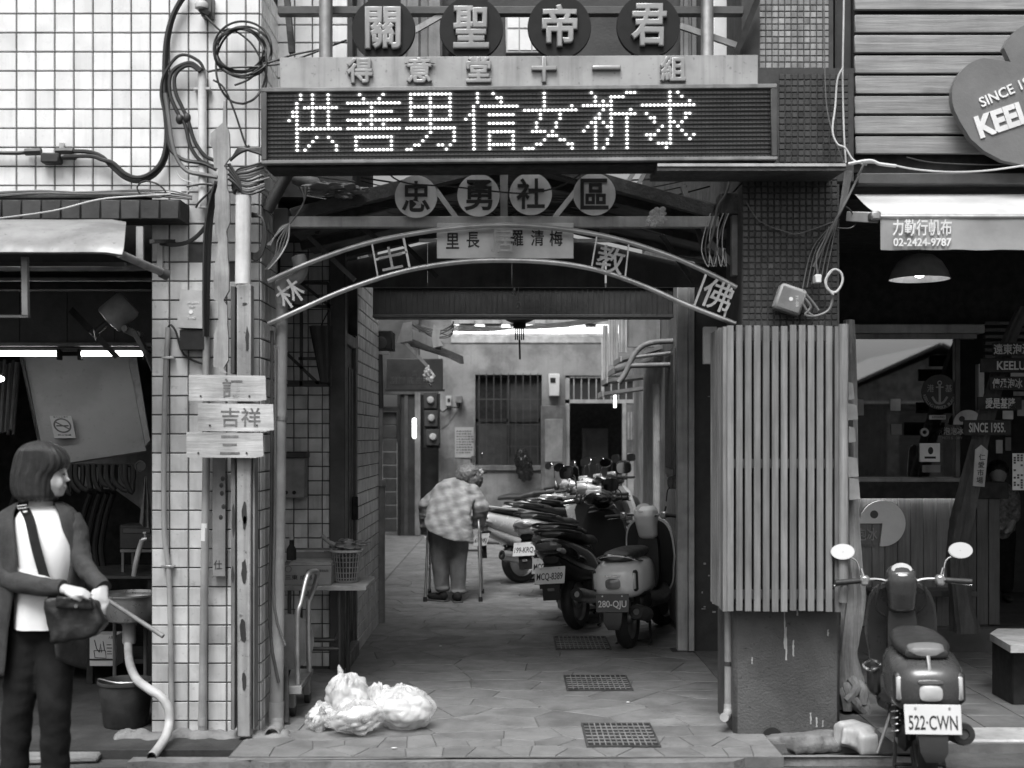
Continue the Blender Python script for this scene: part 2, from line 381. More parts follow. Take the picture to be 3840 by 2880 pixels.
# metal door frame in the corner
d = thing('corner_door', 'grey steel door frame standing at the tiled wall corner', 'door', (SX, 8.8, 0))
M().box(SX-.105, SX+.003, YI-.03, YI+.09, 0, 3.0, .006).build('door_post', m_dgrey, d)
M().box(SX-.04, SX+.004, 9.20, 9.30, .0, 2.35, .005).build('door_post', m_dgrey, d)
M().box(SX-.055, SX-.02, YI+.09, 9.20, .12, 2.25).build('door_leaf', m_dark, d)
for k in range(3): M().box(SX-.02, SX-.012, YI+.14+k*.15, YI+.24+k*.15, .2, 2.1, .003).build('door_panel', m_dgrey, d)
M().box(SX-.04, SX+.003, YI+.09, 9.2, 2.25, 2.33, .004).build('lintel', m_dgrey, d)
M().box(SX-.03, SX+.03, YI+.08, 9.2, 0, .11, .006).build('threshold', m_conc, d)
M().box(SX-.012, SX+.03, 9.1, 9.13, 1.0, 1.17, .006).build('handle', m_black, d)
# right building
RX = 1.36
rw = thing('dark_arcade_wall', 'dark flaking wall between the pale post and the slatted pillar', 'wall', (1.6, 9.4, 0))
M().box(RX+.004, 2.3, 9.40, 9.9, -.05, 3.0).build('wall_core', m_dark, rw, smooth=False)
for i in range(46):
    x = rs.uniform(1.42, 1.66); z = rs.choice([rs.uniform(.2, .7), rs.uniform(1.2, 2.1)])
    M().box(x, x+rs.uniform(.006, .03), 9.396, 9.401, z, z+rs.uniform(.006, .016)).build('paint_flake', m_lgrey, rw, smooth=False) if i < 34 else None
al = thing('alley_right_wall', 'grey panelled wall along the right side of the alley', 'wall', (1.5, 11, 0))
M().box(RX, 2.3, 9.904, 13.0, -.05, 3.5).build('wall_core', m_grey, al, smooth=False)
M().box(RX-.012, RX-.002, 9.55, 10.3, .06, 1.25, .004).build('sheet_panel', m_grey, al)
M().box(RX-.012, RX-.002, 10.33, 11.1, .06, 1.25, .004).build('sheet_panel', m_grey, al)
w1 = M().box(RX-.02, RX-.003, 9.62, 10.25, 1.28, 2.35, .004).build('window_frame', m_dgrey, al); M().box(RX-.024, RX-.0205, 9.68, 10.19, 1.34, 2.29).build('pane', m_black, w1)
w1 = M().box(RX-.02, RX-.003, 10.4, 11.0, 1.28, 2.35, .004).build('window_frame', m_dgrey, al); M().box(RX-.024, RX-.0205, 10.46, 10.94, 1.34, 2.29).build('pane', m_black, w1)
po = thing('steel_post', 'pale square steel post at the right of the alley mouth', 'post', (1.3, 9.36, 0))
M().box(1.232, 1.312, 9.34, 9.42, 0, 3.0, .005).box(1.314, 1.358, 9.325, 9.41, 0, 3.0, .004).build('post', m_lgrey, po)
M().box(1.19, 1.356, 9.3, 9.46, 0, .012, .003).build('base_plate', m_rust, po)
# upper floors over the arcades keep the sky off the shops
m = M().box(1.37, 6.6, 7.05, 13.2, 3.02, 5.8); tag(m.build('right_upper_building', m_dconc, smooth=False), 'dark upper storey over the right hand shop arcade', 'building')
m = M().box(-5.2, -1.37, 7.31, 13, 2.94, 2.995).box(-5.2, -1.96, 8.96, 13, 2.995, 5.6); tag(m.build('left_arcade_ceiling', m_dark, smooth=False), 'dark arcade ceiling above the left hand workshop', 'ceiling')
# back of the alley
YB = 20.6
bk = thing('rear_house', 'stained plaster house closing the far end of the alley', 'house', (0, 20.7, 0))
def pbox(q, x0, x1, y0, y1, D, d=.1, b=0): return q.box(XX(x0, D), XX(x1, D), D, D+d, ZZ(y1, D), ZZ(y0, D), b)
q = M(); D = YB
for a in ((1645, 1782, 1290, 2010), (1782, 2032, 1290, 1405), (1782, 2032, 1757, 2010), (2032, 2120, 1290, 2010), (2120, 2400, 1290, 1408), (2400, 2640, 1290, 2010)): pbox(q, *a, D, .22)
q.build('wall', m_plast, bk, smooth=False)
pbox(M(), 1560, 2640, 1100, 1289, D+.02, .25).build('upper_wall', m_plast, bk, smooth=False)
w = pbox(M(), 1776, 2038, 1745, 1765, D-.05, .06, .01).build('window_sill', m_conc, bk)
f = M()
for a in ((1783, 1795, 1405, 1745), (2020, 2031, 1405, 1745), (1783, 2031, 1405, 1416), (1900, 1910, 1416, 1745), (1783, 2031, 1570, 1582)): pbox(f, *a, D+.09, .05)
w = f.build('window', m_dark, bk)
pbox(M(), 1795, 1900, 1416, 1570, D+.12, .01).build('pane', m_black, w); pbox(M(), 1910, 2020, 1416, 1570, D+.12, .01).build('pane', mat('curtain', .05, .8), w)
pbox(M(), 1795, 1900, 1582, 1745, D+.12, .01).build('pane', m_dgrey, w); pbox(M(), 1910, 2020, 1582, 1745, D+.12, .01).build('pane', mat('curtain', .05, .8), w)
for i in range(9):
    x = 1795+i*27.5; pbox(M(), x, x+3.2, 1400, 1757, D-.03, .012).build('window_bar', m_dgrey, w)
for yy_ in (1495, 1590, 1672): pbox(M(), 1786, 2028, yy_, yy_+4, D-.016, .012).build('window_bar', m_dgrey, w)
f = M()
for a in ((2120, 2136, 1408, 1512), (2385, 2400, 1408, 1512), (2120, 2400, 1408, 1417), (2120, 2400, 1498, 1512)): pbox(f, *a, D+.02, .08)
tr = f.build('transom_window', m_lgrey, bk); pbox(M(), 2136, 2385, 1417, 1498, D+.08, .01).build('pane', m_dark, tr)
for i in range(9): pbox(M(), 2150+i*28, 2154+i*28, 1417, 1498, D+.03, .012).build('window_bar', m_lgrey, tr)
pbox(M(), 1560, 1645, 1480, 2010, D+.1, .1).build('side_panel', m_dark, bk)
f = M(); pbox(f, 2120, 2136, 1512, 2005, D+.02, .1); pbox(f, 2334, 2348, 1512, 2005, D+.02, .1); f.build('door_frame', m_lgrey, bk)
dl = M(); dl.box(-.42, 0, 0, .04, .02, 2.12, .004, Matrix.Translation((XX(2122, D), D-.03, 0)) @ Matrix.Rotation(.25, 4, 'Z')); dl = dl.build('door', m_grey, bk)
mtx = Matrix.Translation((XX(2122, D), D-.03, 0)) @ Matrix.Rotation(.25, 4, 'Z')
M().box(-.36, -.06, -.012, 0, 1.2, 1.9, .004, mtx).build('door_panel', m_lgrey, dl); M().box(-.36, -.06, -.012, 0, .2, 1.1, .004, mtx).build('door_panel', m_grey, dl)
dr = pbox(M(), 2348, 2400, 1512, 2005, D+.03, .05).build('door', m_grey, bk)
for i in range(4): pbox(M(), 2354+i*11, 2360+i*11, 1545, 1650, D+.015, .014).build('louver', m_lgrey, dr)
pbox(M(), 2354, 2396, 1700, 1950, D+.015, .014, .004).build('door_panel', m_lgrey, dr)
M().box(XX(2030, D), XX(2420, D), D+.9, D+1.0, 0, 3).build('room_back', m_black, bk, smooth=False)
cr = M().box(XX(2190, D), XX(2205, D), D+.5, D+.55, 0, 1.75).box(XX(2190, D), XX(2290, D), D+.56, D+.6, 0, 1.75).build('inner_cupboard', m_dark, bk)
# dark corner house on the left far end with shutters
ch = thing('dark_corner_house', 'dark shuttered house front at the far left of the alley', 'house', (-1.9, 20.3, 0))
D = 20.3
pbox(M(), 1240, 1570, 1000, 1478, D, .3).build('wall', m_dgrey, ch, smooth=False)
for j in range(9): pbox(M(), 1435, 1487, 1545+j*50, 1593+j*50, D+.05, .05, .006).build('shutter_slat', m_dgrey, ch)
pbox(M(), 1430, 1490, 1525, 1541, D-.02, .1).build('shutter_box', m_black, ch)
pbox(M(), 1490, 1500, 1478, 2008, D-.02, .1).build('door_frame', m_black, ch); pbox(M(), 1500, 1556, 1478, 2008, D+.04, .05).build('door', m_dark, ch); pbox(M(), 1516, 1530, 1478, 2008, D+.02, .025).build('door_rail', m_dgrey, ch)
pbox(M(), 1556, 1576, 1470, 2008, D-.05, .1).build('door_frame', m_grey, ch)
M().box(-2.6, -2.3, 10.74, 20.29, 0, 3.5).box(-2.3, -1.97, 10.74, 10.9, 0, 3.5).build('side_wall', m_dgrey, ch, smooth=False)
wl = thing('wall_lamp', 'small bright wall lamp glowing beside the dark door', 'lamp', W(1548, 1600, 19.9))
D = 19.9
pbox(M(), 1540, 1545, 1562, 1650, D+.02, .06, .008).build('back_plate', m_dark, wl); pbox(M(), 1545, 1561, 1567, 1645, D, .07, .02).build('lamp_cover', mat('lamp_glow', .9, .4, emit=1.1, bump=0), wl)
M().box(2.0, 2.6, 13.0, 20.6, 0, 3.5).build('alley_far_right_wall', m_plast, al, smooth=False)
# translucent canopy and gutter over the far end
cp = thing('rear_canopy', 'bright sheet metal canopy and gutter across the far end of the alley', 'canopy', (0, 19.3, 2.9))
D = 19.2
q = M(); prof = [(ZZ(1292, D), D), (ZZ(1285, D), D-.03), (ZZ(1262, D), D-.02), (ZZ(1250, D), D+.05), (ZZ(1215, D), D+.12), (ZZ(1205, D), D+.5)]
xa, xb = XX(1692, D), XX(2330, D)
for (z0, y0), (z1, y1) in zip(prof, prof[1:]): q.add([(xa, y0, z0), (xb, y0, z0), (xb, y1, z1), (xa, y1, z1)], [(0, 1, 2, 3)])
q.build('gutter', m_steel, cp, ang=60)
M().box(xa, xb, D+.12, D+.16, ZZ(1214, D), ZZ(1175, D)).build('fascia_sheet', m_lgrey, cp)
M().box(XX(2254, D), XX(2262, D), D-.06, D+.04, ZZ(1490, D), ZZ(1270, D), .004).build('downpipe', m_lgrey, cp)
for i in range(6):
    x = 1720+i*95; M().box(XX(x, D), XX(x+rs.uniform(30, 80), D), D+.06, D+.10, ZZ(1212, D), ZZ(1195-rs.uniform(0, 12), D), .003).build('torn_sheet', m_lgrey, cp)
# ================================================================ right pillar with mosaic, slats and concrete foot
rp = thing('mosaic_pillar', 'dark mosaic tiled arcade pillar with bare concrete foot', 'pillar', (1.5, 6.9, 0))
PX0, PX1, PY = XX(2783, 6.8), XX(3147, 6.8), 6.8
M().box(PX0, PX1, PY, 7.3, .9, 2.975).build('pillar_core', m_grout, rp, smooth=False)
q = M(); q.box(XX(2752, 6.75), XX(3152, 6.75), 6.75, 7.3, -.045, .98, .02); q.build('concrete_foot', mat('foot_concrete', .085, .8, var=.22, scale=3, bump=.6, bscale=90, stain=.3, spot=.55), rp)
for x_, z_, h_ in ((2942, .62, .16), (2948, .50, .10), (2975, .47, .05), (2870, .74, .03), (3040, .09, .035), (3062, .07, .03), (3085, .06, .02), (2990, .66, .02), (3105, .55, .02), (2820, .4, .02)):
    q = M(); xw = XX(x_, 6.75); n_ = 9
    q.prism([(xw+rs.uniform(.001, .006), z_-h_+2*h_*i/n_) for i in range(n_)]+[(xw-rs.uniform(.001, .006), z_+h_-2*h_*(i+1)/n_) for i in range(n_)], 6.7475, 6.7505); q.build('paint_drip', m_lgrey, rp, smooth=False)
# upper part of the pillar, wider brown band and pale mosaic above
BX1 = XX(3203, 6.8)
M().box(PX0, BX1-.002, PY+.002, 7.29, 2.99, ZZ(255, 6.8)).box(PX0, XX(3128, 6.8), PY+.02, 7.29, ZZ(255, 6.8)+.002, 5.2).build('upper_core', m_grout, rp, smooth=False)
mm = tile_mesh(.0305, .0305, 'mosaic_tile', m_mosaic, .004, .003); ml = tile_mesh(.0305, .0305, 'mosaic_tile', m_mosaicl, .004, .003)
mp = .0345; allt = []
def grid(x0, x1, z0, z1, y, me, mt):
    for i in range(int((x1-x0)/mp)):
        for j in range(int((z1-z0)/mp)): allt.append((x0+(i+.5)*mp, y-.001, z0+(j+.5)*mp, me, mt))
grid(XX(2920, 6.8), BX1, ZZ(610, 6.8), ZZ(256, 6.8), PY+.002, mm, 1)
grid(XX(2850, 6.8), XX(3128, 6.8), ZZ(254, 6.8), 4.05, PY+.02, ml, 0)
grid(PX0, PX1, ZZ(1225, 6.8), ZZ(645, 6.8), PY, mm, 1)
rs.shuffle(allt); rest = {0: M(), 1: M()}
for k, (x, y, z, me, w) in enumerate(allt):
    if k < 300: inst(me, rp, (x, y, z), (rs.uniform(-.04, .04), 0, rs.uniform(-.04, .04)))
    else: rest[w].add([v.co.copy() for v in me.vertices], [tuple(p.vertices) for p in me.polygons], Matrix.Translation((x, y, z)) @ Euler((rs.uniform(-.04, .04), 0, rs.uniform(-.04, .04))).to_matrix().to_4x4())
rest[0].build('pale_mosaic_tiles', m_mosaicl, rp, smooth=False, kind='stuff'); rest[1].build('brown_mosaic_tiles', m_mosaic, rp, smooth=False, kind='stuff')
# slatted wooden sleeve
sl = thing('slat_sleeve', 'sleeve of vertical wooden slats wrapped round the right pillar', 'cladding', (1.5, 6.7, .7))
zt, zb = ZZ(1222, 6.62), ZZ(2292, 6.62)
s_me = mesh(M().box(-.0166, .0166, -.011, .011, 0, zt-zb, .001), 'slat', m_woodv, smooth=False)
n = 13
for i in range(n):
    x = XX(2738+i*33.6, 6.62); inst(s_me, sl, (x, 6.62, zb+rs.uniform(-.004, .004)))
for i in range(9):
    inst(s_me, sl, (XX(2722, 6.62)-.002, 6.645+i*.049, zb+rs.uniform(-.004, .004)), (0, 0, PI/2))
for z in (zb+.06, (zt+zb)/2, zt-.08): M().box(XX(2722, 6.62)+.012, XX(3146, 6.62), 6.633, 6.66, z, z+.05, .003).build('batten', m_woodd, sl)
M().box(XX(2722, 6.62)+.02, XX(3140, 6.62), 6.70, 6.73, zb+.03, zt-.02).build('backing_board', m_black, sl)
wp = M(); wp.tube([W(3162, 2258, 6.6), W(3164, 1900, 6.6), W(3163, 1500, 6.6), W(3164, 1216, 6.6)], [.026, .025, .024, .026], 12)
tag(wp.build('wooden_pole', m_woodv), 'round pale wooden pole at the right edge of the slatted sleeve', 'pole')
wp = M().box(XX(2638, 7.2), XX(2690, 7.2), 7.2, 7.24, ZZ(1365, 7.2), ZZ(1225, 7.2), .004); tag(wp.build('meter_cover', m_lgrey), 'pale flat panel half hidden behind the slatted sleeve', 'panel')
# drain pipe at the foot
dp = thing('drain_pipe', 'painted drain pipe with elbow running down left of the concrete pillar foot', 'pipe', (1.15, 6.9, 0))
M().tube([W(2731, 2285, 6.85), W(2731, 2640, 6.85)], .021, 14).build('pipe', m_pvc, dp)
M().tube([W(2731, 2640, 6.85), W(2730, 2668, 6.84), W(2724, 2684, 6.8), W(2716, 2690, 6.74)], .0245, 14, sm=4).build('elbow', m_pvc, dp)
M().tube([W(2731, 2480, 6.85), W(2731, 2496, 6.85)], .0235, 14).build('clamp', m_rust, dp)
# steel ledge with cables
lg = thing('steel_ledge', 'bent sheet steel ledge jutting out under the scrolling display', 'ledge', W(2820, 630, 6.6))
q = M(); D0 = 6.45
xs = (XX(2465, D0), XX(3172, D0))
for pr in ([(6.45, ZZ(640, 6.45)), (6.45, ZZ(618, 6.45)), (6.80, ZZ(618, 6.45)+.02), (6.80, ZZ(640, 6.45)+.015)],): q.prism(pr, xs[0], xs[1], plane='yz')
q.build('ledge_plate', m_rust, lg); M().box(xs[0], xs[1], 6.442, 6.449, ZZ(625, 6.45), ZZ(614, 6.45), .001).build('ledge_lip', m_lgrey, lg)
# ================================================================ horizontal board cladding and round shop sign
bc = thing('board_cladding', 'horizontal wooden board cladding above the shop awning', 'cladding', (3, 6.85, 2.95))
bx0, bx1 = XX(3207, 6.85), 4.2; yb = [-30, 55, 131, 208, 284, 360, 435, 511]
for i, yv in enumerate(yb): M().box(bx0+rs.uniform(-.004, .004), bx1, 6.85, 6.872, ZZ(yv+66, 6.85), ZZ(yv, 6.85), .004).build('board', m_woodh, bc)
M().box(bx0-.0, bx1, 6.90, 6.96, ZZ(640, 6.85), 4.6).build('backing', m_black, bc)
M().box(bx0-.09, bx0-.002, 6.93, 7.0, 2.95, 4.6).build('shadow_gap_board', m_dark, bc)
M().box(bx0, bx1, 6.80, 6.88, ZZ(690, 6.8), ZZ(648, 6.8), .006).build('lower_rail', m_dgrey, bc)
# round cloud-shaped sign
sg = thing('cloud_sign', 'grey cloud shaped sign board with white lettering on the wooden boards', 'sign', W(3800, 420, 6.7))
D = 6.72; pts = []
def arc(cx, cy, r, a0, a1, n=20): return [(XX(cx+r*math.cos(math.radians(a0+(a1-a0)*i/n)), D), ZZ(cy-r*math.sin(math.radians(a0+(a1-a0)*i/n)), D)) for i in range(n+1)]
pts = arc(3715, 360, 145, 100, 210, 18)+[(XX(a, D), ZZ(b, D)) for a, b in ((3600, 455), (3640, 520), (3690, 565), (3760, 602), (3850, 622), (4000, 640), (4150, 520), (4180, 300), (4050, 120))]+arc(3905, 230, 150, 80, 160, 10)+[(XX(3790, D), ZZ(232, D))]
q = M(); q.prism(pts, D, D+.05); sb = q.build('sign_board', mat('sign_grey', .16, .5, var=.12, stain=.15), sg, smooth=False)
M().text('SINCE 1955', W(3790, 335, D-.004), .055, .36, .004, .012, rot=-.42).build('lettering', m_white, sg)
M().text('KEELUNG', W(3862, 412, D-.004), .125, .60, .004, .045, rot=-.33).build('lettering', m_white, sg)
# ================================================================ awning
aw = thing('shop_awning', 'pale canvas shop awning with printed front flap', 'awning', W(3560, 850, 6.3))
x0, x1 = XX(3300, 6.5), 4.4
q = M(); N_ = 24
for i in range(N_+1):
    t = i/N_; y = 6.86-(6.86-6.51)*t; z = ZZ(728, 6.86)+(ZZ(806, 6.51)-ZZ(728, 6.86))*t-.012*math.sin(t*PI)
    q.v += [(XX(3205, 6.86)+(x0-XX(3205, 6.86))*t, y, z), (x1, y, z)]
q.f = [(2*i, 2*i+1, 2*i+3, 2*i+2) for i in range(N_)]
m_canv = mat('canvas', .48, .8, var=.1, scale=3, stain=.15, bump=.1); q.build('canopy', m_canv, aw)
M().tube([(x0-.03, 6.5, ZZ(813, 6.5)), (x1, 6.5, ZZ(813, 6.5))], .014, 12).build('front_bar', m_steel, aw)
q = M(); k = 40
for i in range(k+1):
    x = x0+(x1-x0)*i/k; w_ = .006*math.sin(i*.9)
    q.v += [(x, 6.495+w_*.2, ZZ(822, 6.5)), (x, 6.49+w_, ZZ(938, 6.5)-.002*math.sin(i*1.7))]
q.f = [(2*i, 2*i+2, 2*i+3, 2*i+1) for i in range(k)]
q.build('front_flap', mat('canvas_flap', .30, .8, var=.12, scale=3, stain=.2, bump=.1), aw)
M().text('力勤行帆布', W(3458, 853, 6.478), .085, .305, .002, .012).build('lettering', m_white, aw)
M().text('02-2424-9787', W(3459, 908, 6.476), .042, .30, .002, .018).build('lettering', m_white, aw)
M().box(x0-.055, x0-.005, 6.46, 6.54, ZZ(828, 6.5), ZZ(796, 6.5), .008).build('end_cap', m_steel, aw)
M().bar((x0-.02, 6.51, ZZ(815, 6.5)), (XX(3185, 6.8), 6.8, ZZ(812, 6.8)), .04, .055, .004).build('folding_arm', m_lgrey, aw)
# ================================================================ scrolling LED display
s = 6.45/F
led = thing('led_display', 'scrolling display board with lit dot characters across the alley gate', 'display', W(1947, 466, 6.45), local=True)
led.rotation_euler = (0, math.radians(-.45), 0)
hw, hh = 967*s, 143*s
fr = M()
M().box(-hw, hw, .02, .24, -hh, hh, .004).build('housing', m_dark, led)
for a in ((-hw, hw, hh-17*s, hh), (-hw, hw, -hh, -hh+14*s), (-hw, -hw+22*s, -hh+14*s, hh-17*s), (hw-24*s, hw, -hh+14*s, hh-17*s)):
    M().box(a[0], a[1], -.012, .03, a[2], a[3], .004).build('frame_bar', m_grey if a[0] < 0 < a[1] else m_dgrey, led)
ix0 = -hw+22*s; iw = 2*hw-46*s; ps = iw/128; rowz = lambda r: hh-17*s-(r+.5)*(2*hh-31*s)/16
pz = (2*hh-31*s)/16
lv = mesh(M().prism([(-.002, pz*.5), (.018, pz*.5), (.018, pz*.38), (.0, pz*.36)], ix0, ix0+iw, plane='yz'), 'louver', m_dgrey, smooth=False)
m_ledp = mat('led_panel', .3, .45, var=.2, bump=.1)
for r in range(16):
    o = bpy.data.objects.new('louver', lv); link(o); o.parent = led; o.location = (0, 0, rowz(r)-pz*.02)
M().box(ix0, ix0+iw, .016, .019, -hh+14*s, hh-17*s).build('panel', m_ledp, led)
G = {0: ['3,6,10', '3,6,10', '2,6,10', '2,4-12', '1,2,6,10', '1,2,6,10', '0,2,6,10', '2,6,10', '2-13', '2', '2,7,10', '2,6,11', '2,5,12', '2,4,12'],
     15: ['3,9', '4,8', '0-13', '6', '1-11', '6', '0-13', '3,6,9', '0-13', '', '2-11', '2,11', '2,11', '2-11'],
     30: ['1-11', '1,6,11', '1,6,11', '1-11', '1,6,11', '1,6,11', '1-11', '6', '0-12', '6,12', '5,12', '4,12', '2,3,8,9,11', '0,1,10'],
     45: ['3,7', '3,8,9', '3,9', '2,4-13', '2', '1,2,6-12', '0,2', '2,6-12', '2', '2,6-12', '2,6,12', '2,6,12', '2,6-12', '2,6,12'],
     60: ['5', '5', '5', '5,12', '0-13', '4,9', '4,9', '3,8', '3,8', '2-5,7', '6-8', '5,9,10', '3,4,11,12', '0-2,12'],
     75: ['2,11-13', '3,7-10', '3,5,7', '0-7', '5,7,12', '4,7-13', '3,4,7,11', '2,3,5,7,11', '1,3,6,7,11', '0,3,7,11', '3,7,11', '3,6,11', '3,6,11', '3,5,11'],
     90: ['7,9', '7,10', '7,12', '0-13', '7', '1,7,11,12', '2,3,7,11', '3,7,8,10', '5,7,9', '4,7,10', '1-3,7,11,13', '2,7,12', '4-7', '6']}
lit = set()
for c0, rows in G.items():
    for r, t in enumerate(rows):
        for a in filter(None, t.split(',')):
            lo, hi = (a.split('-')+[a])[:2] if '-' in a else (a, a)
            for c in range(int(lo), int(hi)+1): lit.add((c0+5+c, r))
m_lit = mat('led_lit', .9, .5, emit=1.6, var=0, bump=0)
dot = mesh(M().lathe([(.0072, 0), (.0068, .003), (.005, .0055), (.001, .0065)], (0, 0, 0), (0, -1, 0), 8), 'lit_dot', m_lit)
for p in dot.vertices: p.co.z *= .80
restd = M(); off_ = M()
for k, (c, r) in enumerate(sorted(lit)):
    x, z = ix0+(c+.5)*ps, rowz(r)-.001
    if k < 300:
        o = bpy.data.objects.new('lit_dot', dot); link(o); o.parent = led; o.location = (x, .008, z)
    else: restd.add([v.co.copy() for v in dot.vertices], [tuple(p.vertices) for p in dot.polygons], Matrix.Translation((x, .008, z)))
restd.build('more_lit_dots', m_lit, led, kind='stuff')
for c in range(128):
    for r in range(16):
        if (c, r) not in lit: off_.lathe([(.0034, 0), (.0026, .003), (.0004, .004)], (ix0+(c+.5)*ps, .016, rowz(r)-.001), (0, -1, 0), 5)
off_.build('unlit_dots', mat('led_unlit', .12, .25, var=.1, bump=0), led, kind='stuff')
M().box(-hw+.02, hw-.02, .03, .22, -hh-.018, -hh-.001, .003).build('underside_tray', m_black, led)
# name plate above it
npz = thing('metal_name_plate', 'long pale metal plate with raised characters above the display', 'sign', W(1946, 268, 6.52), local=True); npz.rotation_euler = (0, math.radians(-.3), 0)
s = 6.52/F
m_plate = mat('plate_metal', .36, .45, metal=.35, var=.18, scale=3, stain=.22, streak=.25, spot=.35, bump=.05)
M().box(-897*s, 897*s, 0, .05, -62*s, 58*s, .003).build('plate', m_plate, npz)
m_gold = mat('gilt_letter', .30, .38, metal=.4, var=.15, bump=.05, stain=.15)
for ch_, px in zip('得意堂十一組', (1350, 1575, 1795, 2040, 2273, 2522)):
    hgt = .135 if ch_ not in '一' else .022
    M().text(ch_, ((px-1946)*s, -.014, (.004 if ch_ != '一' else .012)), hgt, None if ch_ != '一' else .15, .006, .004, .006).build('character', m_gold, npz)
# four dark discs with gilt characters
m_disc = mat('disc_enamel', .012, .6, var=.2, bump=.05, spec=.25)
for ch_, px, py in zip('關聖帝君', (1437, 1767, 2098, 2432), (108, 105, 99, 96)):
    s = 6.58/F
    dsk = thing('round_sign', 'dark round sign with raised gilt %s character' % {'關': 'first (leftmost)', '聖': 'second from left', '帝': 'third from left', '君': 'fourth (rightmost)'}[ch_], 'sign', W(px, py, 6.58), 'round dark signs above the gate')
    c = W(px, py, 6.58)
    M().lathe([(119*s, 0), (120*s, .006), (118*s, .03), (.001, .031)], c+Vector((0, .031, 0)), (0, -1, 0), 48).build('disc', m_disc, dsk)
    M().text(ch_, c+Vector((0, -.01, 0)), .225, .19, .006, .004, .0075).build('character', m_gold, dsk)
    M().box(c.x-62*s, c.x+62*s, 6.62, 6.645, c.z-128*s, c.z+128*s, .003).build('backing_plate', m_black, dsk)
# pipe frame that carries them
gf = thing('sign_frame', 'steel pipe frame rising behind the round signs above the gate', 'frame', (0, 6.7, 3.3))
M().tube([W(1222, 340, 6.62), W(1222, -120, 6.62)], .036, 18).build('upright_pipe', m_steel, gf)
M().tube([W(2652, 330, 6.62), W(2652, -120, 6.62)], .034, 18).build('upright_pipe', m_steel, gf)
M().box(XX(1040, 6.7), XX(2790, 6.7), 6.70, 6.76, ZZ(52, 6.7), ZZ(22, 6.7), .004).build('cross_bar', m_dgrey, gf)
M().bar(W(1555, 115, 6.72), W(1660, 55, 6.72), .02, .03).build('brace', m_lgrey, gf)
M().bar(W(2550, 98, 6.72), W(2760, 170, 6.8), .02, .032).build('brace', m_lgrey, gf)
M().bar(W(2790, 300, 6.9), W(2800, 40, 6.9), .05, .03).build('bracket_arm', m_lgrey, gf)
M().bar(W(2745, 240, 6.75), W(2840, 0, 6.75), .03, .03).build('bracket_arm', m_black, gf)
M().bar(W(1095, 200, 6.85), W(1075, -20, 6.85), .03, .05).build('bracket_arm', m_rust, gf)
# ================================================================ background block above the gate
ub = thing('upper_rear_building', 'corrugated sheet and windowed upper building behind the round signs', 'building', (.5, 7.5, 3.2))
D = 7.45
M().box(XX(1250, D), XX(2900, D), D+.05, D+.2, 3.24, 4.35).build('wall', m_dark, ub, smooth=False)
def corr(x0, x1, z0, z1, y, name, mt, parent, p=.09):
    q = M(); n = max(2, int((x1-x0)/p))
    for i in range(n):
        a = x0+(x1-x0)*i/n; w = (x1-x0)/n
        q.prism([(a, y), (a+w*.3, y), (a+w*.4, y-.025), (a+w*.9, y-.025), (a+w, y), (a+w, y+.01), (a, y+.01)], z0, z1, plane='xy')
    return q.build(name, mt, parent, smooth=False)
z0, z1 = 3.26, 4.35
corr(XX(1320, D), XX(1420, D), z0, z1, D, 'corrugated_sheet', m_grey, ub)
corr(XX(1500, D), XX(1660, D), z0, z1, D-.05, 'corrugated_sheet', m_grey, ub)
corr(XX(2550, D), XX(2610, D), z0, z1, D-.02, 'corrugated_sheet', m_grey, ub)
for a, b in ((1868, 1960), (1900, 2060)):
    pass
fr = M(); D2 = 7.42
wnd = M().box(XX(1895, D2), XX(2045, D2), D2, D2+.06, ZZ(200, D2), ZZ(30, D2), .006).build('window', m_lgrey, ub)
for i in range(3): M().box(XX(1903+i*47, D2), XX(1945+i*47, D2), D2-.004, D2-.001, ZZ(188, D2), ZZ(112, D2)).build('pane', m_white, wnd); M().box(XX(1903+i*47, D2), XX(1945+i*47, D2), D2-.004, D2-.001, ZZ(104, D2), ZZ(40, D2)).build('pane', m_white, wnd)
wnd = M().box(XX(1680, D2), XX(1800, D2), D2, D2+.06, ZZ(200, D2), ZZ(30, D2), .006).build('window', m_grey, ub)
for i in range(2): M().box(XX(1688+i*56, D2), XX(1736+i*56, D2), D2-.004, D2-.001, ZZ(188, D2), ZZ(40, D2)).build('pane', m_lgrey, wnd)
M().box(XX(2670, D2), XX(2790, D2), D2-.06, D2-.02, 3.26, 4.35, .004).build('white_wall_panel', m_white, ub)
# ================================================================ gable truss and arcade roof over the alley mouth
gt = thing('gable_truss', 'low steel gable truss under the scrolling display', 'truss', (0, 7.0, 2.75))
D = 7.02
M().bar(W(1095, 808, D), W(1960, 588, D), .05, .075, .003).build('rafter', m_rust, gt); M().bar(W(1940, 588, D), W(2672, 795, D), .05, .075, .003).build('rafter', m_rust, gt)
M().box(XX(1040, D), XX(2690, D), D-.06, D-.01, ZZ(858, D), ZZ(818, D), .003).build('tie_beam', m_lgrey, gt)
M().box(XX(1875, D), XX(1905, D), D-.03, D, ZZ(815, D), ZZ(600, D), .003).build('king_post', m_grey, gt)
M().bar(W(1618, 690, D), W(1712, 818, D), .02, .028).build('strut', m_lgrey, gt); M().bar(W(2180, 690, D), W(2080, 815, D), .02, .028).build('strut', m_lgrey, gt)
M().bar(W(2350, 690, D), W(2405, 600, D), .018, .024).build('strut', m_lgrey, gt); M().bar(W(2395, 690, D), W(2440, 600, D), .018, .024).build('strut', m_lgrey, gt)
M().box(XX(2690, D), XX(2785, D), D-.1, D+.05, ZZ(815, D), ZZ(735, D), .004).build('end_plate', m_rust, gt)
M().box(XX(2735, D), XX(2770, D), D-.08, D-.03, ZZ(1040, D), ZZ(815, D), .003).build('hanger', m_grey, gt)
M().bar(W(2660, 910, D), W(2745, 985, D), .02, .035).build('brace', m_grey, gt)
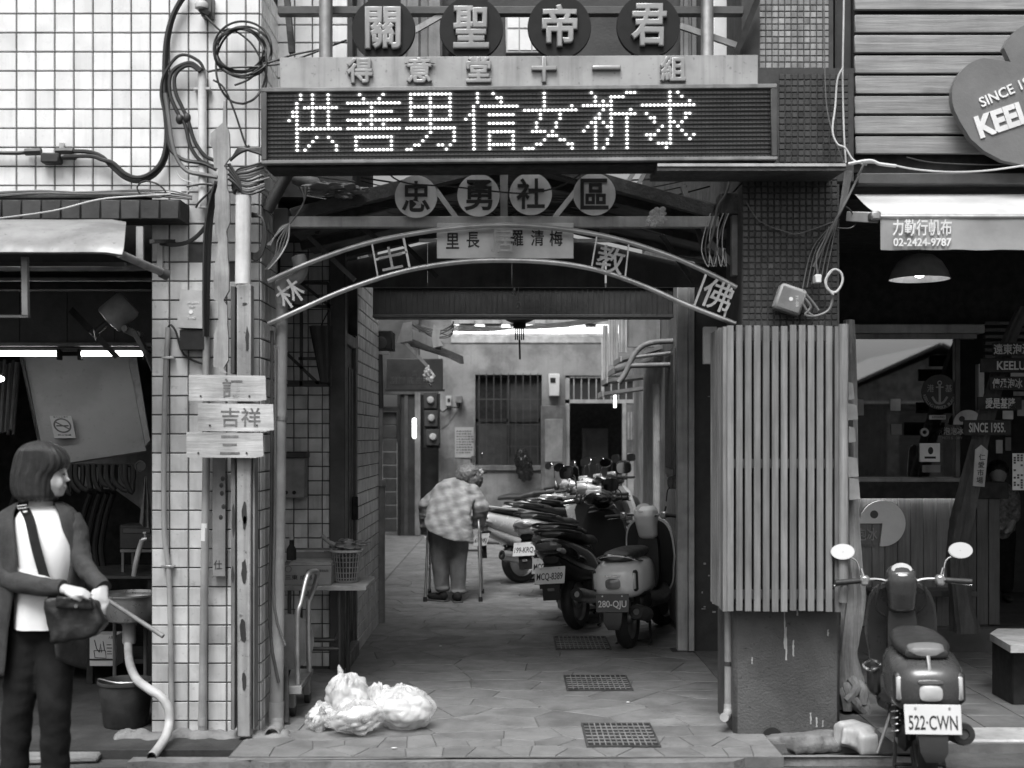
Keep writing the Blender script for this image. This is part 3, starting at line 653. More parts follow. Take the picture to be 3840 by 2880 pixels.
M().box(XX(1035, D), XX(1090, D), D-.08, D-.02, ZZ(880, D), ZZ(790, D), .004).build('end_plate', m_dgrey, gt)
M().tube([W(1000, 790, D-.15), W(1085, 640, D-.15)], .034, 14).build('slanting_pipe', m_dgrey, gt)
for ch_, px, py, nm in zip('忠勇社區', (1560, 1794, 1990, 2229), (737, 732, 727, 728), ('leftmost', 'second', 'third', 'rightmost')):
    c = W(px, py, 6.9); s = 6.9/F
    dsk = thing('round_plaque', '%s of the four pale round plaques with a black brushed character' % nm, 'plaque', c, 'pale round plaques on the truss')
    M().lathe([(79*s, 0), (80*s, .003), (79.5*s, .010), (.001, .0105)], c+Vector((0, .01, 0)), (0, -1, 0), 40).build('disc', mat('plaque_metal', .8, .5, metal=0, var=.12, stain=.2, streak=.2, bump=.05), dsk)
    M().text(ch_, c+Vector((0, -.003, 0)), .17, .155, .002, .02).build('character', m_ink, dsk)
rf_ = thing('gate_roof', 'patched sheet gable roof over the alley mouth seen from below', 'roof', (0, 8.2, 2.9))
rz, ez = 3.18, 2.86
m_sheet = mat('roof_sheet', .12, .6, var=.3, scale=2, stain=.4, streak=.2)
for sgn, xe in ((-1, -1.36), (1, 1.42)):
    n = 4
    for i in range(n):
        y0, y1 = 7.1+i*.52, 7.1+(i+1)*.52-.01
        q = M(); t = .006; dz = .004*(i % 2)
        q.add([(0.02*sgn, y0, rz+dz), (xe, y0, ez+dz), (xe, y1, ez+dz), (0.02*sgn, y1, rz+dz), (0.02*sgn, y0, rz+t+dz), (xe, y0, ez+t+dz), (xe, y1, ez+t+dz), (0.02*sgn, y1, rz+t+dz)], [(0, 1, 2, 3), (4, 7, 6, 5), (0, 4, 5, 1), (1, 5, 6, 2), (2, 6, 7, 3), (3, 7, 4, 0)])
        q.build('roof_sheet', m_sheet, rf_, smooth=False)
    for i in range(3): M().bar((0.03*sgn, 7.45+i*.7, rz-.03), (xe, 7.45+i*.62, ez-.03), .035, .05).build('purlin', m_rust, rf_)
M().box(-.03, .03, 7.05, 9.19, rz-.04, rz-.005).build('ridge_beam', m_rust, rf_)
for k, (xa_, xb_) in enumerate(((-1.36, -.62), (-.618, -.002), (.0, .68), (.695, 1.41))):
    za_, zb_ = [ez+(rz-ez)*(1-abs(x_)/1.38)-.012 for x_ in (xa_, xb_)]
    M().prism([(xa_, 2.70), (xb_, 2.70), (xb_, zb_), (xa_, za_)], 9.19, 9.20).build('gable_sheet', m_sheet, rf_, smooth=False)
for k, (a, b, dd) in enumerate((((1180, 720), (1420, 900), 7.6), ((1250, 640), (1190, 880), 7.9), ((1330, 700), (1700, 780), 8.2), ((1500, 900), (1640, 1040), 8.4), ((2120, 760), (2520, 880), 7.8), ((2300, 700), (2260, 900), 8.1), ((2480, 880), (2600, 1060), 7.7), ((2560, 700), (2640, 930), 7.5), ((1150, 880), (1330, 1050), 8.0))):
    M().bar(W(*a, dd), W(*b, dd), .025+.02*(k % 3), .03, .002).build('loose_strut', (m_rust, m_dgrey, m_grey)[k % 3], rf_)
# second, dark display panel further in
dpn = thing('dark_display_panel', 'unlit dark display panel hung across the alley behind the arch', 'display', W(1960, 1125, 9.62))
D = 9.62
M().box(XX(1398, D), XX(2525, D), D, D+.16, ZZ(1192, D), ZZ(1062, D), .006).build('housing', m_dark, dpn)
for a in ((1398, 2525, 1062, 1082), (1398, 2525, 1180, 1192)): M().box(XX(a[0], D), XX(a[1], D), D-.02, D-.001, ZZ(a[3], D), ZZ(a[2], D), .004).build('frame_bar', m_dgrey, dpn)
for i in range(56): M().box(XX(1402+i*20, D), XX(1405+i*20, D), D-.008, D-.001, ZZ(1180, D), ZZ(1083, D)).build('panel_rib', m_dark, dpn, smooth=False)
# big round lantern
ln = thing('round_lantern', 'large dark round lantern hanging behind the unlit panel', 'lantern', W(1948, 1090, 10.3))
c = W(1948, 1092, 10.3)
q = M(); R_ = .235
q.lathe([(R_*max(.12, math.sin(PI*i/20))*(1+.012*(i % 2)), -.27*math.cos(PI*i/20)) for i in range(1, 20)], c, (0, 0, 1), 32); q.build('lantern_body', m_dark, ln)
M().lathe([(.05, -.3), (.055, -.27), (.05, -.25)], c, (0, 0, 1), 16).build('bottom_cap', m_black, ln)
for i in range(5): M().tube([c+Vector((-.03+i*.015, 0, -.29)), c+Vector((-.034+i*.017, 0, -.40))], .006, 5).build('tassel_thread', m_black, ln)
M().tube([c+Vector((0, 0, -.4)), c+Vector((.004, 0, -.56))], .008, 6).build('tassel_cord', m_black, ln)
M().tube([c+Vector((0, 0, .26)), Vector((c.x, c.y, 3.2))], .006, 6).build('hanging_cord', m_black, ln)
for k, (px, py) in enumerate(((1911, 1060), (1929, 1092), (1945, 1143))):
    b_ = thing('small_bell', '%s small bell dangling on a thread before the dark panel' % ('upper', 'middle', 'lowest')[k], 'bell', W(px, py, 9.3), 'small hanging bells'); c = W(px, py, 9.3)
    M().lathe([(.012, 0), (.014, .01), (.009, .02), (.006, .03), (.011, .04), (.006, .052), (.002, .056)], c-Vector((0, 0, .03)), (0, 0, 1), 10).build('bell', m_lgrey, b_)
    M().tube([c, c+Vector((0, 0, .16))], .0015, 4).build('thread', m_lgrey, b_)
# ================================================================ arch of two pipes with stick characters
ar = thing('pipe_arch', 'arch of two bent steel pipes holding stick characters', 'arch', (0, 6.86, 2.2))
D = 6.86
up = [(1005, 1055), (1150, 990), (1330, 925), (1500, 885), (1700, 855), (1900, 844), (2100, 858), (2300, 893), (2500, 955), (2650, 1020), (2762, 1078)]
lo = [(1005, 1215), (1150, 1150), (1300, 1085), (1500, 1020), (1700, 985), (1880, 976), (2080, 985), (2250, 1015), (2420, 1075), (2580, 1145), (2758, 1214)]
M().tube([W(a, b, D) for a, b in up], .0145, 12, sm=5).build('upper_pipe', m_steel, ar); M().tube([W(a, b, D) for a, b in lo], .0145, 12, sm=5).build('lower_pipe', m_steel, ar)
for a, b in (((1395, 912), (1418, 1042)), ((1512, 885), (1538, 1012)), ((2238, 885), (2218, 1005)), ((2358, 912), (2344, 1040)), ((2650, 1022), (2602, 1150)), ((2745, 1075), (2715, 1190)), ((1405, 975), (1525, 945))):
    M().bar(W(*a, D), W(*b, D), .008, .012).build('rung', m_steel, ar)
for ch_, px, py, r, h in (('士', 1465, 968, -.2, .125), ('教', 2290, 975, .22, .15), ('佛', 2690, 1108, .38, .165), ('林', 1088, 1100, -.62, .14), ('居', 1885, 905, 0, .12)):
    M().text(ch_, W(px, py, D-.012), h, None, .005, .008, rot=r).build('stick_character', m_lgrey, ar)
nb = thing('name_board', 'flat pale board with brushed black characters behind the arch', 'sign', W(1895, 910, 6.93))
D = 6.93
M().box(XX(1638, D), XX(2151, D), D, D+.012, ZZ(969, D), ZZ(836, D), .002).build('board', mat('board_face', .72, .6, var=.14, scale=3, stain=.25, bump=.1), nb)
for ch_, px, py in (('里', 1697, 903), ('長', 1774, 900), ('羅', 1938, 893), ('清', 2015, 892), ('梅', 2085, 893)): M().text(ch_, W(px, py, D-.002), .088, .072, .001, .012).build('character', m_ink, nb)
M().box(XX(1570, D), XX(2330, D), D+.02, D+.04, ZZ(905, D), ZZ(893, D)).build('support_rail', m_lgrey, nb)
# gooseneck gate post pipe at the left
gp = thing('gate_post_pipe', 'tall grey pipe standing beside the white tiled pillar with a bent top', 'pipe', (XX(1040, 6.9), 6.9, 0))
D = 6.93
M().tube([W(1058, 1130, D), W(1052, 1500, D), W(1045, 2000, D), W(1037, 2640, D)], [.033, .034, .036, .038], 20).build('pipe', m_pvc, gp)
M().tube([W(1058, 1140, D), W(1058, 1075, D), W(1075, 1050, D), W(1110, 1038, D), W(1128, 1005, D), W(1118, 960, D)], [.034, .042, .045, .045, .043, .04], 16, sm=4).build('elbow', m_pvc, gp)
M().tube([W(1037, 2632, D), W(1036, 2700, D)], .042, 20).build('socket', m_pvc, gp)
q = M(); q.lathe([(.042, 0), (.044, .1), (.036, .1), (.034, .0)], W(1036, 2738, 6.78), (-.05, -1, -.05), 24, cap=False); q.tube([W(1037, 2695, D), W(1037, 2725, D-.04), W(1036, 2738, 6.80)], .04, 16, sm=3); q.build('outlet', m_pvc, gp)
M().tube([W(1054, 1562, D), W(1053, 1576, D)], .0375, 16).build('clamp', m_steel, gp)
M().tube([W(1020, 1240, D-.03), W(1018, 1900, D-.03), W(1012, 2350, D-.03), W(1045, 2560, D-.05)], .009, 8, sm=3).build('conduit', m_dgrey, gp)
M().tube([W(1034, 1300, D-.045), W(1030, 1950, D-.045), W(1028, 2270, D-.045), W(1070, 2420, D-.05)], .007, 8, sm=3).build('conduit', m_cableg, gp)
# ================================================================ left workshop under the arcade
ws = thing('workshop_room', 'dark workshop room open to the street under the left arcade', 'room', (-3, 9, 0))
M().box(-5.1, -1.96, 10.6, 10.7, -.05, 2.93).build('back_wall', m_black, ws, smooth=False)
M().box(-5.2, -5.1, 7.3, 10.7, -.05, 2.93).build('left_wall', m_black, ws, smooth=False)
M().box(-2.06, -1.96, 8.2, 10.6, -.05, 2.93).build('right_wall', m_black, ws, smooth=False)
D = 8.05
M().box(-4.8, XX(572, D), D+.05, D+.1, ZZ(1287, D), ZZ(1085, D)).build('fascia_panel', m_dgrey, ws, smooth=False)
for i in range(4): M().box(XX(-120+i*180, D), XX(-118+i*180, D), D+.045, D+.05, ZZ(1287, D), ZZ(1085, D)).build('panel_joint', m_dark, ws, smooth=False)
M().box(-4.8, XX(572, D), D-.02, D+.06, ZZ(1300, D), ZZ(1284, D), .004).build('door_rail', m_grey, ws)
M().box(-4.8, XX(572, D), D-.01, D+.06, ZZ(1316, D), ZZ(1302, D), .004).build('lamp_batten', m_dgrey, ws)
M().box(-4.8, XX(572, 7.6), 7.6, 7.66, ZZ(1052, 7.6), ZZ(1040, 7.6), .003).build('shutter_rail', m_grey, ws)
M().box(-4.8, XX(572, 7.7), 7.7, 7.8, ZZ(1085, 7.7), ZZ(1060, 7.7), .003).build('shutter_box', m_black, ws)
M().prism([(XX(a, 9.3), ZZ(b, 9.3)) for a, b in ((230, 1690), (572, 1660), (572, 1960), (520, 1900), (430, 1835), (300, 1830))], 9.3, 9.35).build('white_wall_panel', m_grey, ws, smooth=False)
for k, (a, b) in enumerate(((-260, 222), (300, 545))):
    t = thing('fluorescent_tube', ('left' if k == 0 else 'right')+' lit fluorescent tube under the workshop fascia', 'lamp', W((a+b)/2, 1327, D), 'lit tubes in the workshop')
    M().tube([W(a, 1326, D), W(b, 1326, D)], .016, 14).build('tube', m_lamp, t)
    for e in (a, b): M().box(XX(e, D)-.012, XX(e, D)+.012, D-.02, D+.03, ZZ(1350, D), ZZ(1308, D), .004).build('lamp_holder', m_black, t)
# leaning board with a no-smoking notice
lb = thing('leaning_board', 'large pale board leaning over the workbench in the workshop', 'board', W(330, 1730, 8.5))
TL, TR, BR, BL = W(75, 1335, 8.75), W(478, 1335, 8.75), W(548, 1690, 8.35), W(160, 1750, 8.35)
def quad(q, a, b, c, d, t):
    n = (b-a).cross(d-a).normalized()*t; q.add([a, b, c, d, a+n, b+n, c+n, d+n], [(0, 1, 2, 3), (7, 6, 5, 4), (0, 4, 5, 1), (1, 5, 6, 2), (2, 6, 7, 3), (3, 7, 4, 0)]); return q
m_bd = mat('pale_board', .25, .7, var=.1, scale=2, stain=.12, spot=.15)
quad(M(), TL, TR, BR, BL, .02).build('board', m_bd, lb, smooth=False)
quad(M(), W(480, 1340, 8.7), W(512, 1340, 8.7), W(562, 1650, 8.3), W(546, 1672, 8.3), .03).build('edge_strip', m_grey, lb, smooth=False)
quad(M(), W(73, 1340, 8.7), W(85, 1340, 8.7), W(168, 1745, 8.3), W(150, 1700, 8.3), .03).build('edge_strip', m_dgrey, lb, smooth=False)
ns = thing('no_smoking_notice', 'no smoking notice stuck on the leaning board', 'notice', W(235, 1600, 8.4))
ex = (TR-TL).normalized(); ez = (TL-BL).normalized(); en = ex.cross(ez).normalized(); c0 = W(236, 1602, 8.42)
mt_ = Matrix((ex, -en, ez)).transposed().to_4x4(); 
if en.y > 0: mt_ = Matrix((ex, en, ez)).transposed().to_4x4()
mt_.translation = c0
M().box(-.072, .072, -.004, 0, -.09, .09, 0, mt_).build('sheet', mat('notice_paper', .34, .6, var=.05), ns, smooth=False)
q = M(); n = 32
for i in range(n):
    a, b = 2*PI*i/n, 2*PI*(i+1)/n; q.add([(.048*math.cos(a), -.006, .01+.048*math.sin(a)), (.048*math.cos(b), -.006, .01+.048*math.sin(b)), (.060*math.cos(b), -.006, .01+.060*math.sin(b)), (.060*math.cos(a), -.006, .01+.060*math.sin(a))], [(0, 1, 2, 3)], mt_)
q.build('ring', m_dgrey, ns, smooth=False)
M().box(-.052, .052, -.0075, -.0065, -.005, .005, 0, mt_ @ Matrix.Translation((0, 0, .01)) @ Matrix.Rotation(.6, 4, 'Y')).build('slash', m_dgrey, ns, smooth=False)
M().box(-.042, .042, -.0055, -.005, .003, .013, 0, mt_).build('cigarette', m_ink, ns, smooth=False)
M().text('禁止吸煙', (0, 0, 0), .011, .09, .0005, 0, mt=mt_ @ Matrix.Translation((0, -.005, -.065))).build('lettering', m_ink, ns)
M().text('室內公共場所', (0, 0, 0), .013, .1, .0005, 0, mt=mt_ @ Matrix.Translation((0, -.005, .08))).build('lettering', m_dgrey, ns)
# hoses on a rail
hr = thing('hose_rail', 'rail hung with short black rubber hoses in the workshop', 'rail', W(400, 1745, 8.2))
D = 8.2
M().tube([W(225, 1745, D), W(525, 1745, D)], .012, 8).build('rail', m_black, hr)
M().lathe([(.036, 0), (.038, .02), (.03, .021), (.028, .012), (.001, .012)], W(529, 1748, D), (0, -1, 0), 20).build('roundel', m_dgrey, hr)
for i, (a, b, dep) in enumerate(((265, 310, 100), (285, 345, 95), (330, 332, 90), (352, 378, 95), (375, 405, 80), (400, 432, 92), (425, 500, 98), (455, 470, 70), (470, 498, 105), (240, 262, 110))):
    M().tube([W(a, 1742, D-.02), W(a+2, 1742+dep*.6, D-.03), W((a+b)/2+10, 1742+dep, D-.03), W(b, 1742+dep*.55, D), W(b, 1742, D)], .017, 8, sm=4).build('hose', m_rub, hr)
tw = thing('towel', 'grey rag hanging at the edge of the tiled pillar', 'towel', W(545, 1870, 7.4))
q = M(); D = 7.4
for i in range(13):
    a = i/12; xs_ = 526+44*a
    for j in range(9):
        b = j/8; q.v.append(tuple(W(545+(xs_-545)*(.25+.9*b), 1785+175*b+(20*math.sin(a*3)*b), D+.02*math.sin(a*14+b*2)*(.3+b))))
q.f = [(i*9+j, i*9+j+1, (i+1)*9+j+1, (i+1)*9+j) for i in range(12) for j in range(8)]
q.build('cloth', mat('rag', .13, .9, var=.3, scale=20), tw)
# bench, box, stool, hoses
D = 8.1
wb = thing('workbench', 'low dark workbench crossing the workshop behind the sink', 'bench', W(300, 2160, D))
M().box(-4.2, XX(575, D), D, D+.7, ZZ(2172, D), ZZ(2158, D), .004).build('top', m_dgrey, wb)
for px in (20, 330, 560): M().box(XX(px, D)-.02, XX(px, D)+.02, D+.03, D+.07, 0, ZZ(2173, D)).build('leg', m_black, wb)
M().box(-4.2, XX(575, D), D+.1, D+.6, .12, .15).build('lower_shelf', m_dgrey, wb)
tb = thing('tool_box', 'dark tool box on the wooden stool in the workshop', 'box', W(512, 2050, 8.3)); D = 8.3
M().box(XX(448, D), XX(580, D), D, D+.2, ZZ(2058, D), ZZ(1968, D), .006).build('box', m_dark, tb); M().box(XX(462, D), XX(566, D), D-.012, D, ZZ(2000, D), ZZ(1980, D), .004).build('handle', m_dgrey, tb)
stl = thing('stool', 'small wooden stool standing on the workbench', 'stool', W(515, 2155, 8.3))
M().box(XX(450, D), XX(585, D), D, D+.22, ZZ(2072, D), ZZ(2060, D), .003).build('seat', m_grey, stl)
for px, dy in ((455, 0), (570, 0), (462, .18), (566, .18)): M().box(XX(px, D), XX(px+9, D), D+dy, D+dy+.02, ZZ(2158, 8.1), ZZ(2072, D)).build('leg', m_grey, stl)
hs = thing('hanging_hoses', 'long black hoses hanging behind the woman in the workshop', 'hose', W(360, 2000, 8.7))
for i, px in enumerate((300, 335, 362, 385, 120, 60, 20)): M().tube([W(px+40, 1850, 8.6), W(px+15, 1930, 8.65), W(px-5, 2050, 8.7), W(px+8, 2150, 8.7)], .02, 8, sm=4).build('hose', m_rub, hs)
for i in range(9):
    px = -10+i*9; z0 = 1380+i*14
    pass
tp = thing('pipe_stack', 'bunch of thin pipes standing in the dark behind the woman', 'pipe', W(40, 1500, 9.2))
for i in range(8): M().tube([W(-5+i*11, 1350+rs.uniform(0, 20), 9.4), W(-20+i*10, 1640+rs.uniform(-30, 20), 9.2)], .012, 7).build('pipe', m_dgrey if i % 2 else m_grey, tp)
lampb = thing('bulb', 'small glowing bulb at the left edge of the workshop', 'lamp', W(0, 1418, 8.8)); M().ell(W(0, 1420, 8.8), (.03, .03, .022)).build('glass', m_lamp, lampb); M().tube([W(6, 1412, 8.8), W(14, 1396, 8.8)], .012, 8).build('holder', m_black, lampb)
cbx = thing('printed_box', 'white cardboard box with a line drawing under the sink', 'box', W(386, 2490, 8.0)); D = 8.0
M().box(XX(336, D), XX(438, D), D, D+.14, ZZ(2498, D), ZZ(2380, D), .002).build('carton', mat('carton_white', .45, .7, var=.1), cbx)
for a in (((354, 2400), (362, 2432), (372, 2446)), ((372, 2446), (377, 2415), (380, 2446)), ((352, 2440), (395, 2440)), ((352, 2440), (356, 2466), (398, 2468), (395, 2440)), ((386, 2404), (392, 2440)), ((400, 2418), (418, 2418)), ((400, 2430), (420, 2430)), ((402, 2442), (418, 2442)), ((402, 2452), (420, 2452))): M().tube([W(x, y, D-.002) for x, y in a], .0022, 4).build('drawn_line', m_ink, cbx)
M().box(XX(336, D), XX(438, D), D-.004, D-.001, ZZ(2476, D), ZZ(2470, D)).build('band', m_ink, cbx); M().text('人氣', W(415, 2390, D-.002), .018, .03, .0005).build('lettering', m_dgrey, cbx)
# ---------------------------------------------------------------- sink
sk = thing('sink', 'round steel sink with corrugated waste hose beside the tiled pillar', 'sink', W(480, 2400, 7.4))
c = W(490, 2226, 7.4); R_ = .175
M().lathe([(R_*.55, -.165), (R_*.82, -.15), (R_*.95, -.09), (R_*.98, -.012), (R_*1.06, -.006), (R_*1.06, .004), (R_*1.0, .004), (R_*.93, -.08), (R_*.7, -.14), (.01, -.145)], c, (0, 0, 1), 40, cap=False).build('basin', mat('sink_steel', .42, .3, metal=.7, var=.15, stain=.2, bump=.02), sk)
M().lathe([(.036, -.29), (.04, -.27), (.038, -.19), (.05, -.16)], c-Vector((.0, .03, 0)), (0, 0, 1), 20).build('waste_cup', m_pvc, sk)
hp = [(480, 2405, 7.36), (482, 2450, 7.30), (490, 2500, 7.1), (515, 2550, 6.85), (560, 2585, 6.66), (605, 2615, 6.62), (632, 2660, 6.60), (634, 2715, 6.58), (620, 2765, 6.5), (595, 2805, 6.38), (568, 2838, 6.26)]
q = M(); pts, _ = crom([W(*p) for p in hp], .0235, 14); q.tube(pts, [.0235+.0012*(i % 2) for i in range(len(pts))], 14, caps=False)
q.build('waste_hose', mat('hose_white', .5, .5, var=.12, stain=.25), sk); M().lathe([(.0235, 0), (.0195, 0), (.019, .05)], W(568, 2838, 6.26), (W(595, 2805, 6.38)-W(568, 2838, 6.26)), 16, cap=False).build('hose_end', m_dark, sk)
for px in (430, 545): M().tube([W(px, 2300, 7.45), Vector((XX(px, 7.45), 7.45, 0))], .012, 8).build('leg', m_dgrey, sk)
fa = thing('tap', 'wall tap with short rubber hose above the sink', 'tap', W(545, 2025, 7.2)); D = 7.2
M().tube([W(578, 2022, D+.06), W(545, 2022, D), W(533, 2025, D)], .014, 10).build('spout', m_steel, fa); M().tube([W(545, 2022, D), W(545, 1998, D)], .009, 8).build('stem', m_steel, fa); M().box(XX(538, D), XX(552, D), D-.02, D+.02, ZZ(2000, D), ZZ(1994, D), .002).build('handle', m_steel, fa)
M().tube([W(533, 2025, D), W(522, 2060, D), W(510, 2110, D-.02), W(502, 2160, D-.02)], .015, 10, sm=3).build('hose', m_pvc, fa)
rd = M().tube([W(404, 2250, 6.72), W(612, 2386, 6.62)], .0125, 10); tag(rd.build('wooden_rod', m_grey), 'thin pale rod jutting out diagonally in front of the sink', 'rod')
bu = thing('bucket', 'scuffed dark plastic bucket on the floor below the sink', 'bucket', W(472, 2740, 6.97)); c = Vector((XX(472, 6.98), 6.98, 0))
M().lathe([(.115, .0), (.12, .006), (.146, .23), (.154, .235), (.154, .248), (.146, .25), (.14, .235), (.112, .01), (.001, .01)], c, (0, 0, 1), 36, cap=False).build('pail', mat('bucket_plastic', .045, .55, var=.4, scale=9, stain=.4, spot=.2), bu)
M().tube([c+Vector((-.15, 0, .24)), c+Vector((-.12, -.08, .27)), c+Vector((0, -.15, .262)), c+Vector((.12, -.1, .258)), c+Vector((.15, 0, .24))], .004, 6, sm=4).build('handle', m_steel, bu)
# ---------------------------------------------------------------- wall fan
fn = thing('wall_fan', 'old metal wall fan tilted on a bracket arm beside the pillar', 'fan', W(430, 1250, 7.3)); D = 7.3
ax = (W(372, 1242, D)-W(440, 1178, D)); ax.y = -.02; ax.normalize(); c = W(432, 1182, D)
M().lathe([(.02, -.115), (.075, -.11), (.088, -.09), (.092, .03), (.086, .05), (.02, .06)], c, ax, 24).build('motor_housing', mat('fan_enamel', .5, .45, var=.25, stain=.3), fn)
M().lathe([(.018, .05), (.018, .14), (.028, .14), (.028, .175), (.005, .18)], c, ax, 14).build('hub', m_dgrey, fn)
u, w_ = frame(ax)
for k in range(4):
    q = M(); a0 = k*PI/2+.25
    for i in range(7):
        r = .03+.16*i/6; wd = .03+.06*math.sin(PI*(i/6)**.8*.85)
        for sgn in (-1, 1):
            a = a0+sgn*wd/(r+.05)*.6; p = c+ax*(.16+sgn*.018)+(u*math.cos(a)+w_*math.sin(a))*r; q.v.append(tuple(p))
    q.f = [(2*i, 2*i+1, 2*i+3, 2*i+2) for i in range(6)]; q.build('blade', m_dgrey, fn)
M().bar(W(470, 1232, D), W(530, 1262, D), .05, .045, .004).bar(W(505, 1240, D), W(552, 1330, D), .06, .03, .004).build('bracket', m_grey, fn); M().bar(W(548, 1318, D), W(578, 1390, D+.02), .04, .03, .003).build('bracket_arm', m_dgrey, fn)
M().lathe([(.018, 0), (.018, .02)], W(470, 1232, D-.03), (0, -1, 0), 12).build('pivot_bolt', m_lgrey, fn)
# ---------------------------------------------------------------- ledge of dark tiles, sheet awning and brackets over the workshop
lt = thing('tiled_ledge', 'ledge of dark square tiles running over the workshop awning', 'ledge', W(340, 800, 6.7)); D = 6.61
zt_, zb_ = ZZ(748, D), ZZ(822, D); xr = XX(675, D)
M().box(-5.2, xr, D, 6.795, zb_, zt_).build('ledge_core', m_black, lt, smooth=False)
tl2 = mesh(M().box(-.0485, .0485, -.008, 0, -.049, .049, .004), 'ledge_tile', mat('ledge_tile', .045, .5, var=.35, rnd=.3, stain=.3))
for i in range(12): inst(tl2, lt, (xr-.053-i*.104, D-.001, (zt_+zb_)/2-.002))
M().tube([W(-100, 736, 6.66), W(680, 728, 6.66)], .016, 12).build('conduit', m_pvcw, lt)
sa = thing('sheet_awning', 'weathered curved sheet metal awning over the workshop', 'awning', W(230, 880, 6.2))
q = M(); prof = [(6.62, ZZ(822, 6.62)), (6.4, ZZ(835, 6.4)), (6.15, ZZ(868, 6.15)), (6.0, ZZ(920, 6.0)), (5.985, ZZ(945, 5.985)), (6.0, ZZ(952, 6.0))]
K = 30
for i, (y, z) in enumerate(prof):
    for j in range(K+1):
        t = j/K; xr_ = XX(472-24*(i/5)**2, y); x = -4.2+(xr_+4.2)*t; q.v.append((x, y+.004*math.sin(j*1.3), z-(0 if t < .985 else .012)))
q.f = [(i*(K+1)+j, i*(K+1)+j+1, (i+1)*(K+1)+j+1, (i+1)*(K+1)+j) for i in range(len(prof)-1) for j in range(K)]
q.build('sheet', mat('awning_sheet', .27, .5, metal=.2, var=.2, scale=4, stain=.3, spot=.45, bump=.1), sa, ang=70)
M().tube([W(445, 950, 6.0), W(608, 1022, 6.5)], .02, 12).build('brace_pipe', m_grey, sa); M().lathe([(.028, 0), (.028, .04)], W(604, 1020, 6.49), (.6, .6, -.3), 16).build('pipe_collar', m_dgrey, sa)
M().bar(W(525, 850, 6.5), W(525, 985, 6.5), .035, .02).build('hanger', m_lgrey, sa); M().bar(W(600, 900, 6.78), W(600, 1025, 6.78), .03, .015).build('hanger', m_lgrey, sa)
M().bar(W(570, 905, 6.6), W(650, 905, 6.8), .03, .02).build('bracket', m_rust, sa)
M().bar(W(94, 965, 6.1), W(97, 1185, 6.1), .028, .03).build('hanger', m_grey, sa); M().bar(W(-40, 1187, 6.1), W(110, 1187, 6.1), .03, .012).build('foot_bar', m_dgrey, sa)
M().box(-4.2, XX(470, 6.6), 6.58, 6.62, ZZ(1000, 6.6), ZZ(985, 6.6)).build('rear_rail', m_dgrey, sa)
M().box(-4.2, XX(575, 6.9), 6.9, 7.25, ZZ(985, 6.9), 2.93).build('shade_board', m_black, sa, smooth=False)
# ---------------------------------------------------------------- things fixed to the tiled pillar
mb = thing('meter_box', 'pale metal junction box with faint printing on the tiled pillar', 'box', W(715, 1160, 6.72)); D = 6.70
q = M(); q.prism([(XX(677, D), ZZ(1085, D)), (XX(766, D), ZZ(1090, D)), (XX(766, D), ZZ(1232, D)), (XX(662, D), ZZ(1228, D))], D, 6.79); q.build('cover', m_lgrey, mb)
M().text('JY-2091', W(722, 1136, D-.003), .012, .065, .001).build('lettering', m_white, mb); M().text('DJD', W(720, 1150, D-.003), .012, .03, .001).build('lettering', m_white, mb); M().text('71-40', W(718, 1192, D-.003), .012, .045, .001).build('lettering', m_white, mb)
M().lathe([(.011, 0), (.011, .002)], W(716, 1170, D-.001), (0, -1, 0), 14).build('emblem', m_white, mb)
M().box(XX(672, D), XX(764, D), D+.01, 6.79, ZZ(1310, D), ZZ(1236, D)).build('opening', m_black, mb)
cw = thing('carved_board', 'tall carved wooden board with leaf shaped cutouts on the pillar', 'board', W(835, 900, 6.66)); D = 6.64
q = M(); pl = [(846, 380), (849, 470), (860, 500), (862, 590), (840, 622), (850, 640), (850, 700), (860, 730), (862, 830), (848, 868), (852, 900), (854, 970), (858, 1010), (858, 1090), (838, 1125), (852, 1150), (852, 1220), (856, 1260), (856, 1350), (838, 1380), (850, 1400), (825, 1400), (822, 1380), (800, 1375), (802, 1250), (818, 1215), (818, 1130), (803, 1125), (800, 1000), (815, 960), (818, 885), (806, 878), (806, 730), (815, 700), (818, 632), (802, 628), (798, 560), (788, 540), (790, 500), (835, 460), (838, 380)]
q.prism([(XX(a, D), ZZ(b, D)) for a, b in pl], D, D+.022); q.build('carved_plank', mat('grey_wood', .34, .75, var=.2, wood=(12, 12, .8), stain=.3, bump=.4, bscale=8), cw)
m_gwood = MT['grey_wood']
pp = thing('peeling_post', 'thick steel post with peeling paint in front of the tiled pillar', 'post', W(910, 2770, 6.64)); D = 6.62
m_peel = mat('peeling_paint', .34, .5, var=.25, scale=4, stain=.3, streak=.35, spot=.6, bump=.2)
M().box(XX(888, D), XX(940, D), D, D+.09, ZZ(2765, D), ZZ(1065, D), .006).build('post', m_peel, pp)
M().box(XX(862, D), XX(878, D), D+.02, D+.12, ZZ(2740, D), ZZ(1700, D), .004).build('channel_flange', m_grey, pp); M().box(XX(944, D), XX(952, D), D+.02, D+.12, ZZ(2740, D), ZZ(1700, D), .003).build('channel_flange', m_grey, pp)
M().box(XX(860, D), XX(876, D), D+.03, D+.12, ZZ(1400, D), ZZ(1070, D), .003).build('channel_flange', m_dgrey, pp)
